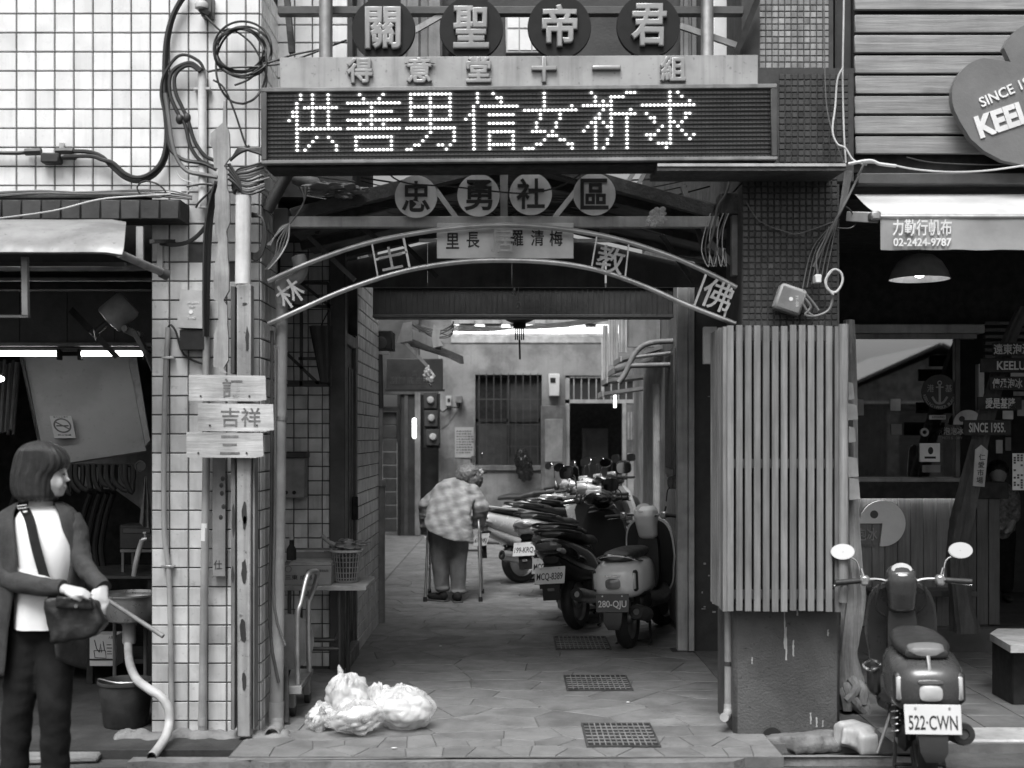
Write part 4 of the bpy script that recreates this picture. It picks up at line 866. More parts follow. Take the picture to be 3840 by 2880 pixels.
for (a, b, c_, d_) in ((906, 928, 1880, 1970), (910, 926, 1930, 1990), (903, 927, 2095, 2190), (898, 925, 2310, 2420), (905, 925, 2520, 2590), (866, 878, 1890, 2020), (864, 876, 2120, 2190), (920, 936, 1225, 1330), (905, 930, 1135, 1145)):
    q = M(); n = 11; cx, cy = (a+b)/2, (c_+d_)/2
    pl = [(XX(cx+(b-a)/2*math.cos(2*PI*i/n)*rs.uniform(.6, 1.1), D), ZZ(cy+(d_-c_)/2*math.sin(2*PI*i/n)*rs.uniform(.7, 1.1), D)) for i in range(n)]
    q.prism(pl, D-.0025 if a > 880 else D+.017, D+.001 if a > 880 else D+.021); q.build('bare_patch', m_dark, pp, smooth=False)
q = M(); q.tube([W(913, 735, D+.04), W(911, 1066, D+.04)], .041, 24); q.build('white_sleeve_pipe', m_pvcw, pp)
bs = [('upper', (708, 995, 1405, 1505), '訂'), ('middle', (742, 1024, 1512, 1618), '吉祥'), ('lower', (699, 985, 1620, 1717), '三')]
for nm, (a, b, c_, d_), tx in bs:
    D = 6.56; o = thing('wooden_signboard', nm+' of three weathered wooden boards nailed across the pillar', 'signboard', W((a+b)/2, d_, D), 'wooden boards on the pillar')
    M().prism([(XX(a, D), ZZ(c_, D)), (XX(b, D), ZZ(c_+4, D)), (XX(b+3, D), ZZ(d_-6, D)), (XX(b-30, D), ZZ(d_, D)), (XX(a, D), ZZ(d_-2, D))], D, D+.02).build('board', mat('sign_wood', .52, .75, var=.22, scale=3, wood=(.8, 12, 12), stain=.25, rnd=.06, bump=.3, bscale=8), o)
    M().text(tx, W((a+b)/2+20, (c_+d_)/2, D-.001), .1, .09*len(tx)*1.15, .001, .01).build('character', mat('faded_ink', .15, .8, var=.5, scale=20), o)
    for px in (a+45, b-60): M().lathe([(.005, 0), (.005, .004)], W(px, (c_+d_)/2+30, D-.001), (0, -1, 0), 8).build('nail', m_ink, o)
cd = thing('thick_conduit', 'grey plastic conduit with white tape running down the tiled pillar', 'pipe', W(770, 2780, 6.73)); D = 6.73
M().tube([W(774, 1258, D), W(774, 1700, D), W(768, 2100, D), W(757, 2785, D)], [.0205, .021, .0215, .022], 14).build('pipe', m_pvc, cd); M().tube([W(769, 1962, D), W(767, 2028, D)], .0222, 14).build('white_tape', m_white, cd); M().tube([W(759, 2690, D), W(758, 2720, D)], .025, 14).build('socket', m_pvc, cd)
tc_ = thing('thin_conduit', 'thin pale conduit bent slightly down the left side of the pillar', 'pipe', W(635, 2700, 6.76)); D = 6.765
M().tube([W(631, 1228, D), W(619, 1450, D), W(614, 1800, D), W(617, 2010, D), W(632, 2140, D), W(640, 2400, D), W(645, 2760, D)], .0145, 10, sm=4).build('pipe', m_pvc, tc_)
for py in (1340, 2122): M().box(XX(608, D), XX(655, D), D-.018, D+.02, ZZ(py+6, D), ZZ(py-3, D), .002).build('clip', m_steel, tc_)
M().tube([W(631, 1228, D), W(640, 1218, D), W(660, 1245, D), W(690, 1330, D), W(760, 1365, D)], .006, 8, sm=4).build('lead_wire', m_cable, tc_)
vp = thing('painted_plank', 'narrow dark plank with painted marks hanging beside the peeling post', 'plank', W(825, 2160, 6.74)); D = 6.74
M().box(XX(796, D), XX(845, D), D, D+.015, ZZ(2162, D), ZZ(1715, D), .002).build('plank', m_grey, vp); M().text('仕', W(817, 2118, D-.001), .05, .045, .0006, .01).build('character', m_dark, vp)
for x, y in ((835, 1795), (830, 1820), (832, 1850), (838, 1900), (828, 1940)): M().ell(W(x, y, D), (.011, .002, .014)).build('paint_mark', m_dark, vp)
# plaster scar and small fixings
wr = thing('wall_lamp_bracket', 'small insulator with dark bracket high on the tiled wall', 'insulator', W(755, 25, 6.72)); D = 6.72
M().lathe([(.02, -.03), (.035, -.02), (.037, .0), (.03, .012), (.02, .02)], W(756, 18, D), (0, 0, 1), 18).build('insulator', m_lgrey, wr); M().box(XX(752, D), XX(795, D), D, 6.795, ZZ(60, D), ZZ(-20, D), .006).build('bracket', m_dgrey, wr); M().bar(W(750, 35, D), W(790, 58, D), .04, .03, .004).build('clamp', m_black, wr)
# ================================================================ right hand ice shop
sh = thing('timber_shop', 'dark timber shop front with panelled counter and window', 'shop', (3.4, 9.4, 0))
D = 9.4
M().box(2.31, 6.4, D+.05, D+.15, ZZ(1215, D), 3.0).build('fascia', m_black, sh, smooth=False)
M().box(1.372, 6.4, 7.32, 9.44, 2.99, 3.015).build('arcade_soffit', m_black, sh, smooth=False)
M().box(6.3, 6.4, 7.0, 13, -.05, 3.0).build('right_wall', m_dark, sh, smooth=False); M().box(2.3, 6.4, 13.0, 13.1, -.05, 3.0).build('rear_wall', m_dark, sh, smooth=False)
M().box(2.31, XX(3690, D), D-.02, D+.1, ZZ(1250, D), ZZ(1216, D), .006).build('frame_rail', m_lgrey, sh); M().box(2.31, XX(3665, D), D, D+.08, ZZ(1270, D), ZZ(1251, D), .004).build('frame_rail', m_grey, sh)
M().box(XX(3582, D), XX(3602, D), D, D+.07, ZZ(1790, D), ZZ(1270, D), .004).build('mullion', m_dgrey, sh); M().box(XX(3666, D), XX(3688, D), D-.02, D+.05, ZZ(1590, D), ZZ(1365, D), .004).build('jamb', m_lgrey, sh)
M().box(2.31, XX(3620, D), D-.08, D+.1, ZZ(1806, D), ZZ(1790, D), .005).build('sill', m_grey, sh); M().box(2.31, XX(3770, D), D-.065, D-.045, ZZ(1868, D), ZZ(1807, D), .004).build('counter_edge', m_black, sh); M().box(2.31, XX(3770, D), D+.016, D+.1, ZZ(1867, D), ZZ(1807, D)).build('counter_back', m_black, sh)
pn = mesh(M().box(-.0468, .0468, -.012, .012, ZZ(2350, D), ZZ(1868, D), .003), 'plank', m_woodp)
x = 2.36
for i in range(11):
    inst(pn, sh, (XX(3196+i*48.2, D), D, 0))
M().box(2.31, XX(3730, D), D+.015, D+.06, -.05, ZZ(1868, D)).build('plank_backing', m_black, sh, smooth=False); M().box(2.31, XX(3850, D), D-.1, D+.05, -.01, ZZ(2345, D), .01).build('plinth', m_dgrey, sh)
for i in range(3): M().box(XX(3612+i*44, D), XX(3654+i*44, D), D-.04, D-.01, ZZ(2340, D), ZZ(1868, D), .003).build('dark_plank', m_woodd, sh)
for i in range(7): M().box(XX(3690, D), 6.3, D-.02, D+.02, ZZ(1219+i*25, D), ZZ(1206+i*25, D), .002).build('louver', m_woodd, sh)
M().box(XX(3222, D), XX(3605, D), D-.32, D-.1, ZZ(2232, 9.2), ZZ(2208, 9.2), .005).build('bench_plank', m_woodd, sh)
M().box(2.33, XX(3600, D), D-.040, D-.015, ZZ(1858, D), ZZ(1850, D), 0).build('counter_light_strip', mat('strip_light', .9, .5, emit=4, bump=0), sh, smooth=False)
m_film = bpy.data.materials.new('reflective_glass'); m_film.use_nodes = True; nt = m_film.node_tree; nt.nodes.remove(nt.nodes['Principled BSDF'])
_t = nt.nodes.new('ShaderNodeBsdfTransparent'); _t.inputs[0].default_value = (.6, .6, .6, 1); _g = nt.nodes.new('ShaderNodeBsdfGlossy'); _g.inputs['Roughness'].default_value = .015; _g.inputs['Color'].default_value = (.9, .9, .9, 1)
_x = nt.nodes.new('ShaderNodeMixShader'); _x.inputs[0].default_value = .5; nt.links.new(_t.outputs[0], _x.inputs[1]); nt.links.new(_g.outputs[0], _x.inputs[2]); nt.links.new(_x.outputs[0], nt.nodes['Material Output'].inputs[0])
pane = M().box(2.32, XX(3584, D), D+.03, D+.036, ZZ(1790, D), ZZ(1270, D)).build('window_pane', m_film, sh, smooth=False)
# behind the glass
isv = thing('roller_shutter', 'ribbed roller shutter seen through the shop window', 'shutter', (3, 10.4, 1.3))
rb = mesh(M().prism([(0, 0), (-.012, .016), (-.012, .03), (0, .045)], 2.32, 3.6, plane='yz'), 'shutter_rib', m_dgrey, smooth=False)
for i in range(12): inst(rb, isv, (0, 10.4, 1.24+i*.05))
M().box(2.32, 3.6, 10.41, 10.45, 1.2, 1.9).build('backing', m_black, isv, smooth=False)
M().tube([W(3272, 1785, 9.8), W(3272, 1440, 9.8)], .034, 10).build('post', m_woodp, sh)
for a in (3310, 3336): M().tube([W(a, 1785, 9.7), W(a-6, 1410, 9.75)], .014, 8).build('bamboo_pole', m_woodv, sh)
for (a, b, c_, d_, nm, mt) in ((3342, 3380, 1495, 1540, 'photo card', m_lgrey), (3452, 3528, 1662, 1732, 'square white poster', m_white), (3462, 3530, 1744, 1772, 'small grey card', m_grey), (3488, 3550, 1556, 1573, 'upper thin label', m_lgrey), (3345, 3385, 1590, 1630, 'grey leaflet', m_grey), (3205, 3242, 1497, 1558, 'tall leaflet', m_grey)):
    t = thing('window_poster', nm+' taped inside the shop window', 'poster', W((a+b)/2, d_, D+.02)); M().box(XX(a, D), XX(b, D), D+.018, D+.024, ZZ(d_, D), ZZ(c_, D), .001).build('sheet', mt, t)
    if b-a > 70 and c_ == 1662:
        M().ell(W((a+b)/2, 1690, D+.017), (.02, .002, .028)).build('printed_mark', m_ink, t); M().box(XX(3470, D), XX(3512, D), D+.0155, D+.0178, ZZ(1720, D), ZZ(1712, D)).build('printed_ribbon', m_ink, t)
    elif c_ == 1556: M().text('KEELUNG', W((a+b)/2, 1564, D+.017), .018, .09, .0005).build('lettering', m_ink, t)
em = thing('anchor_emblem', 'round anchor emblem stuck on the shop window', 'sticker', W(3523, 1540, D+.02)); s = D/F; c = W(3523, 1470, D+.022)
m_emb = mat('emblem_grey', .30, .6, var=.05, bump=0)
M().lathe([(66*s, 0), (66*s, .002)], c, (0, -1, 0), 40).build('disc', m_dark, em)
M().tube([c+Vector((0, -.004, 30*s)), c+Vector((0, -.004, -42*s))], .009, 6).build('anchor_shank', m_emb, em)
M().tube([c+Vector((-28*s, -.004, -18*s)), c+Vector((-15*s, -.004, -38*s)), c+Vector((0, -.004, -43*s)), c+Vector((15*s, -.004, -38*s)), c+Vector((28*s, -.004, -18*s))], .009, 6, sm=3).build('anchor_arms', m_emb, em)
M().tube([c+Vector((-14*s, -.004, 18*s)), c+Vector((14*s, -.004, 18*s))], .005, 6).build('anchor_stock', m_emb, em); M().lathe([(9*s, 0), (9*s, .002), (5*s, .002), (5*s, 0)], c+Vector((0, -.003, 34*s)), (0, -1, 0), 16, cap=False).build('anchor_ring', m_emb, em)
M().text('港', c+Vector((-34*s, -.003, 14*s)), .055, .05, .0005).build('lettering', m_emb, em); M().text('基', c+Vector((34*s, -.003, 14*s)), .055, .05, .0005).build('lettering', m_emb, em)
for k, chh in enumerate('KEELUNG HARBOR BUREAU'):
    if chh == ' ': continue
    a = math.radians(195+150*k/20); M().text(chh, c+Vector((58*s*math.cos(a), -.003, 58*s*math.sin(a))), .022, None, .0005, rot=-(a+PI/2)).build('lettering', m_emb, em)
rg = M().lathe([(16*s, 0), (16*s, .003), (8*s, .003), (8*s, 0)], W(3467, 1621, D+.02), (0, -1, 0), 24, cap=False); tag(rg.build('ring_sticker', m_lgrey), 'small pale ring sticker on the shop window', 'sticker')
def wedge(cx, cy, r, D, a0, a1, t=.02):
    s = D/F; n = 40; return [(XX(cx, D), ZZ(cy, D))]+[(XX(cx, D)+r*s*math.cos(math.radians(a0+(a1-a0)*i/n)), ZZ(cy, D)+r*s*math.sin(math.radians(a0+(a1-a0)*i/n))) for i in range(n+1)]
lo_ = thing('round_logo', 'round pale logo with cut out corner on the counter panelling', 'logo', W(3390, 2045, D-.03))
D1 = 9.36
M().prism(wedge(3310, 1963, 86, D1, -97, 180), D1, D1+.02).build('disc', m_white, lo_); M().lathe([(15*s, 0), (15*s, .002)], W(3276+2, 1929, D1-.001), (0, -1, 0), 20).build('eye_dot', m_dgrey, lo_)
M().text('泡冰', W(3250, 2003, D1+.015), .095, .16, .003, .012).build('lettering', m_lgrey, lo_); M().text("ING'S STORY", W(3225, 2045, D1+.015), .03, .125*2, .003).build('lettering', m_grey, lo_); M().text('1955', W(3195, 2068, D1+.015), .022, .06, .003).build('lettering', m_grey, lo_)
l2 = thing('window_logo', 'half hidden round shop logo behind the nameboards', 'logo', W(3630, 1600, D)); M().prism(wedge(3630, 1592, 55, D-.03, 0, 180), D-.03, D-.022).build('disc', m_lgrey, l2); M().lathe([(11*s, 0), (11*s, .002)], W(3607, 1571, D-.031), (0, -1, 0), 16).build('eye_dot', m_ink, l2)
M().text('泡泡冰', W(3576, 1616, D-.02), .055, .15, .002, .008).build('lettering', m_lgrey, l2); M().text("NG'S STORY", W(3572, 1642, D-.02), .02, .15, .002).build('lettering', m_grey, l2)
# driftwood trunk carrying name boards
def trunk(path, rad, seed, n=18, sub=6):
    r = random.Random(seed); pts, rr = crom([Vector(p) for p in path], rad, sub); q = M(); rings = []
    ph = [r.uniform(0, 6.28) for _ in range(6)]
    for i, p in enumerate(pts):
        ring = []
        for j in range(n):
            a = 2*PI*j/n; k = 1+.14*math.sin(3*a+ph[0]+i*.07)+.10*math.sin(5*a+ph[1]-i*.11)+.07*math.sin(9*a+ph[2]+i*.2)+r.uniform(-.025, .025)
            ring.append(p+Vector((math.cos(a), math.sin(a), 0))*rr[i]*k)
        rings.append(ring)
    return q.loft(rings)
dt = thing('driftwood_post', 'dark leaning driftwood trunk hung with black name boards', 'trunk', (XX(3610, 8.9), 8.9, 0)); D = 8.9
trunk([W(3618, 2370, D), W(3600, 2250, D), W(3585, 2100, D), W(3605, 1950, D), W(3625, 1850, D), W(3660, 1700, D), W(3715, 1500, D), W(3775, 1300, D), W(3840, 1150, D)], [.10, .075, .07, .078, .07, .06, .055, .05, .045], 4).build('trunk', mat('dark_driftwood', .07, .8, var=.35, scale=5, wood=(10, 10, .8), bump=.8, bscale=8), dt)
for k, (a, b, c_, d_, tx, h, w_, nm, mt) in enumerate(((3725, 3880, 1285, 1333, '遠東泡泡冰', .075, .33, 'topmost', m_black), (3678, 3890, 1345, 1396, 'KEELUNG', .062, .31, 'second', m_black), (3712, 3860, 1413, 1462, '傳承泡冰', .07, .21, 'third', m_black), (3668, 3832, 1488, 1536, '愛是基隆', .075, .21, 'fourth', m_black), (3615, 3792, 1575, 1632, 'SINCE 1955.', .068, .255, 'lowest', m_black))):
    D = 8.75; t = thing('name_board', nm+' of the black name boards nailed to the driftwood trunk', 'name board', W((a+b)/2, d_, D), 'black name boards on the driftwood')
    M().box(XX(a, D), XX(b, D), D, D+.02, ZZ(d_, D), ZZ(c_, D), .002).build('board', m_black, t); cx = {0: 3815, 1: 3822, 2: 3778, 3: 3752, 4: 3702}[k]
    M().text(tx, W(cx, (c_+d_)/2, D-.002), h, w_, .001, .02).build('lettering', m_lgrey, t)
vb = thing('pointed_tag_board', 'pale pointed wooden tag with brush writing on the driftwood trunk', 'tag', W(3682, 1825, 8.7)); D = 8.7
M().prism([(XX(a, D), ZZ(b, D)) for a, b in ((3680, 1668), (3705, 1690), (3692, 1826), (3648, 1822), (3658, 1686))], D, D+.012).build('board', m_lgrey, vb)
for k, chh in enumerate('仁愛市場'): M().text(chh, W(3683-k*3, 1714+k*29, D-.001), .045, .045, .0006, .01).build('character', m_ink, vb)
pg = thing('grid_poster', 'white poster with rows of dark squares at the right edge', 'poster', W(3830, 1840, 9.3)); D = 9.3
M().box(XX(3797, D), XX(3880, D), D, D+.004, ZZ(1838, D), ZZ(1700, D)).build('sheet', m_white, pg, smooth=False)
for i in range(6):
    for j in range(14):
        if rs.random() < .62: M().box(XX(3801+i*13, D), XX(3809+i*13, D), D-.003, D-.001, ZZ(1711+j*9.3, D), ZZ(1704+j*9.3, D)).build('printed_square', m_dgrey, pg, smooth=False)
for k, (a, b, c_, d_, mt) in enumerate(((3715, 3745, 1400, 1416, m_lgrey), (3790, 3840, 1398, 1412, m_lgrey), (3800, 3850, 1468, 1484, m_grey), (3700, 3725, 1545, 1572, m_grey), (3760, 3800, 1540, 1572, m_lgrey), (3815, 3850, 1500, 1560, m_grey), (3770, 3792, 1640, 1690, m_dgrey), (3735, 3760, 1650, 1700, m_grey))):
    o = M().box(XX(a, 9.33), XX(b, 9.33), 9.33, 9.334, ZZ(d_, 9.33), ZZ(c_, 9.33), .001); tag(o.build('menu_sheet', mt), ('first', 'second', 'third', 'fourth', 'fifth', 'sixth', 'seventh', 'eighth')[k]+' from the top of the small paper sheets behind the black name boards', 'paper', 'small sheets behind the name boards')
# lampshade
la = thing('pendant_lamp', 'dark dome pendant lamp hanging under the shop awning', 'lamp', W(3448, 1050, 8.2)); D = 8.2; c = W(3448, 1048, D); R_ = 112*D/F
M().lathe([(R_*.12, R_*.86), (R_*.45, R_*.80), (R_*.72, R_*.58), (R_*.9, R_*.28), (R_, .0), (R_*.98, 0), (R_*.88, R_*.26), (R_*.70, R_*.55), (R_*.4, R_*.76), (.01, R_*.80)], c, (0, 0, 1), 36, cap=False).build('shade', m_lgrey, la)
M().ell(c+Vector((0, 0, .05)), .04).build('bulb', mat('warm_bulb', .9, .5, emit=9, bump=0), la); M().tube([c+Vector((0, 0, R_*.85)), Vector((c.x, c.y, 3.0))], .006, 6).build('cord', m_black, la)
# pale driftwood at the pillar with small boards
d2 = thing('pale_driftwood', 'pale gnarled driftwood trunk standing behind the slatted pillar', 'trunk', (XX(3190, 7.35), 7.35, 0)); D = 7.35
trunk([W(3186, 2655, D), W(3190, 2560, D), W(3182, 2450, D), W(3196, 2330, D), (W(3205, 2230, D)), W(3192, 2100, D), W(3188, 1900, D), W(3192, 1700, D), W(3188, 1400, D), W(3184, 1200, D)], [.07, .075, .05, .06, .065, .058, .05, .042, .036, .03], 9, n=20).build('trunk', m_drift, d2)
for k in range(6): q = M(); a = W(3160+k*14, 2570+rs.uniform(-30, 30), D-.06); q.tube([a, a+Vector((rs.uniform(-.04, .06), -.03, -.05)), a+Vector((rs.uniform(-.05, .08), -.05, -.12))], [.03, .035, .025], 8, sm=3); q.build('root', m_drift, d2)
for k, (a, b, c_, d_) in enumerate(((3182, 3205, 1432, 1500), (3180, 3218, 1512, 1576), (3183, 3210, 1598, 1660), (3180, 3220, 1712, 1790), (3185, 3226, 1792, 1875))):
    o = M(); D = 7.2; o.prism([(XX(a, D), ZZ(c_, D)), (XX(b-6, D), ZZ(c_+6, D)), (XX(b, D), ZZ(d_-4, D)), (XX(a, D), ZZ(d_, D))], D, D+.02); tag(o.build('side_board', m_lgrey), ('first', 'second', 'third', 'fourth', 'fifth')[k]+' from top of the pale boards edging the driftwood trunk', 'board', 'pale boards on the driftwood edge')
# bench, stones
be = thing('bench_table', 'low pale topped table on a dark block at the right edge', 'table', W(3830, 2640, 7.6)); D = 7.45
M().prism([(XX(3712, 7.75), 7.75), (XX(3790, 7.3), 7.30), (4.2, 7.30), (4.2, 7.95), (XX(3740, 7.95), 7.95)], ZZ(2432, 7.45), ZZ(2405, 7.45), plane='xy').build('top', m_lgrey, be)
M().box(XX(3790, 7.5), 3.9, 7.48, 7.8, 0, ZZ(2432, 7.45)-.003, .01).build('block_leg', m_black, be)
def rock(c, r, seed, vox=.014):
    rr = random.Random(seed); q = M()
    for i in range(5): q.cbox((c[0]+rr.uniform(-.35, .35)*r[0], c[1]+rr.uniform(-.35, .35)*r[1], c[2]+rr.uniform(-.2, .1)*r[2]), (r[0]*rr.uniform(.9, 1.4), r[1]*rr.uniform(.9, 1.4), r[2]*rr.uniform(1.0, 1.6)), 0, (rr.uniform(-.2, .2), rr.uniform(-.2, .2), rr.uniform(-.6, .6)))
    return blob(q, vox, 3)
tag(rock((XX(3205, 6.55), 6.5, .05), (.10, .13, .085), 3).build('stone_block', m_lgrey), 'white rough stone block beside the parked dark scooter', 'stone')
tag(rock((XX(3030, 6.55), 6.6, .0), (.22, .1, .05), 5).build('broken_concrete', m_conc), 'broken strip of concrete at the foot of the right pillar', 'rubble')
tag(rock((XX(2860, 6.5), 6.55, -.03), (.05, .05, .03), 6, .008).build('small_stone', m_conc), 'small stone lying left of the hole at the pillar foot', 'stone')
hl = M().lathe([(.052, 0), (.055, .004)], W(2895, 2765, 6.746), (0, -1, 0), 18); tag(hl.build('drain_hole', m_black), 'black drain hole at the foot of the right pillar', 'hole')
# house across the way, only seen mirrored in the shop window
gh = thing('gabled_house', 'low gabled house across the street mirrored in the shop window', 'house', (16.6, -32, 0))
HY = -30
M().prism([(12.9, -.05), (20.3, -.05), (20.3, 3.3), (16.6, 4.85), (12.9, 3.3)], HY, HY-9).build('wall', m_conc, gh, smooth=False)
for sg_ in (-1, 1): quad(M(), Vector((16.6, HY+.4, 5.15)), Vector((16.6+4.3*sg_, HY+.4, 3.2)), Vector((16.6+4.3*sg_, HY-9.4, 3.2)), Vector((16.6, HY-9.4, 5.15)), -.12*sg_).build('roof', m_dgrey, gh, smooth=False)
M().box(12.5, 20.7, HY+.05, HY+.5, 2.9, 3.0).build('eave_canopy', m_lgrey, gh, smooth=False)
for i in range(4): M().box(13.4+i*1.7, 14.6+i*1.7, HY+.01, HY+.04, .1, 2.7).build('shutter', m_dgrey, gh, smooth=False)
# ================================================================ scooters (local frame: x forward, y left, z up, origin under the rear axle)
def ring(x, z, w, h, n=20, p=2.6, y=0, tilt=0):
    out = []
    for j in range(n):
        a = 2*PI*j/n; c, s_ = math.cos(a), math.sin(a)
        yy_ = w*math.copysign(abs(c)**(2/p), c); zz_ = h*math.copysign(abs(s_)**(2/p), s_)
        out.append(Vector((x-tilt*zz_, y+yy_, z+zz_)))
    return out
def ring_z(z, x, w, d, n=20, p=3):
    return [Vector((x+d*math.copysign(abs(math.sin(2*PI*j/n))**(2/p), math.sin(2*PI*j/n)), w*math.copysign(abs(math.cos(2*PI*j/n))**(2/p), math.cos(2*PI*j/n)), z)) for j in range(n)]
def body(rows, **k): return M().loft([ring(*r, **k) for r in rows])
m_plw = mat('plate_white', .6, .45, var=.06, bump=0); m_plg = mat('plate_green', .05, .45, var=.1, bump=0)
m_mir = mat('mirror_glass', .9, .04, metal=1, var=0, bump=0); m_tail = mat('tail_lens', .16, .12, var=.15, bump=0, coat=.6); m_lens = mat('clear_lens', .45, .12, var=.15, bump=0, coat=.6)
m_seat = mat('seat_vinyl', .03, .45, var=.2, bump=.2, bscale=200); m_plasb = mat('black_plastic', .022, .42, var=.2, bump=.05)
m_alu = mat('cast_aluminium', .35, .45, metal=.7, var=.2, stain=.3)
def wheel(root, x, r, steer=0, yoff=0):
    q = M(); prof = [(r-.075, -.038), (r-.03, -.050), (r-.008, -.03), (r, 0), (r-.008, .03), (r-.03, .050), (r-.075, .038)]
    mt = Matrix.Translation((x, yoff, r)) @ Matrix.Rotation(steer, 4, 'Z')
    q.lathe(prof, (0, 0, 0), (0, 1, 0), 36, cap=False); q.v = [tuple(mt @ Vector(p)) for p in q.v]
    ty = q.build('tyre', m_rub, root)
    q = M().lathe([(r-.07, -.036), (r-.08, -.03), (r-.085, -.008), (.05, -.012), (.045, -.04), (.012, -.045), (.012, .045), (.045, .04), (.05, .012), (r-.085, .008), (r-.08, .03), (r-.07, .036)], (0, 0, 0), (0, 1, 0), 28, cap=False)
    q.v = [tuple(mt @ Vector(p)) for p in q.v]; q.build('rim', m_alu, root)
def plate(root, text_, x, z, w, h, m_bg, m_tx, tilt=.25, y=0, top=None):
    mt = Matrix.Translation((x, y, z)) @ Matrix.Rotation(-PI/2, 4, 'Z') @ Matrix.Rotation(-tilt, 4, 'X')
    pl = M().box(-w/2, w/2, 0, .006, -h/2, h/2, .002, mt).build('licence_plate', m_bg, root)
    M().text(text_, (0, 0, 0), h*.48, w*.86, .001, .008, mt=mt @ Matrix.Translation((0, -.0015, -h*.1))).build('plate_lettering', m_tx, pl)
    for sx in (-.3, .3): M().lathe([(.006, 0), (.006, .003)], mt @ Vector((sx*w, -.001, h*.38)), mt.to_3x3() @ Vector((0, -1, 0)), 8).build('plate_bolt', m_steel, pl)
def mirror(root, y, x, z, sgn, kind, sc=1, yaw=0):
    st = (x, y*.8, z-.09); c = Vector((x-.01, y+.04*sgn, z+.06))
    m = M().tube([st, (x+.01, y*.86, z), (x+.005, y+.01*sgn, z+.03), c], .005, 8, sm=3).build('mirror_stem', m_chrome if kind == 'oval' else m_plasb, root)
    mt = Matrix.Translation(c) @ Euler((0, (.24 if kind == 'oval' else .02), yaw-.15*sgn)).to_matrix().to_4x4()
    pts = []
    for i in range(24):
        a = 2*PI*i/24; p = 2.0 if kind == 'oval' else 3.2
        pts.append((.062*sc*math.copysign(abs(math.cos(a))**(2/p), math.cos(a)), .042*sc*math.copysign(abs(math.sin(a))**(2/p), math.sin(a))*(1 if kind == 'oval' else 1.12)))
    M().prism(pts, .0, .014, mt, plane='yz').build('mirror_shell', m_chrome if kind == 'oval' else m_plasb, root); M().prism([(a*.93, b*.93) for a, b in pts], -.002, -.0005, mt, plane='yz').build('mirror_face', m_mir, root)
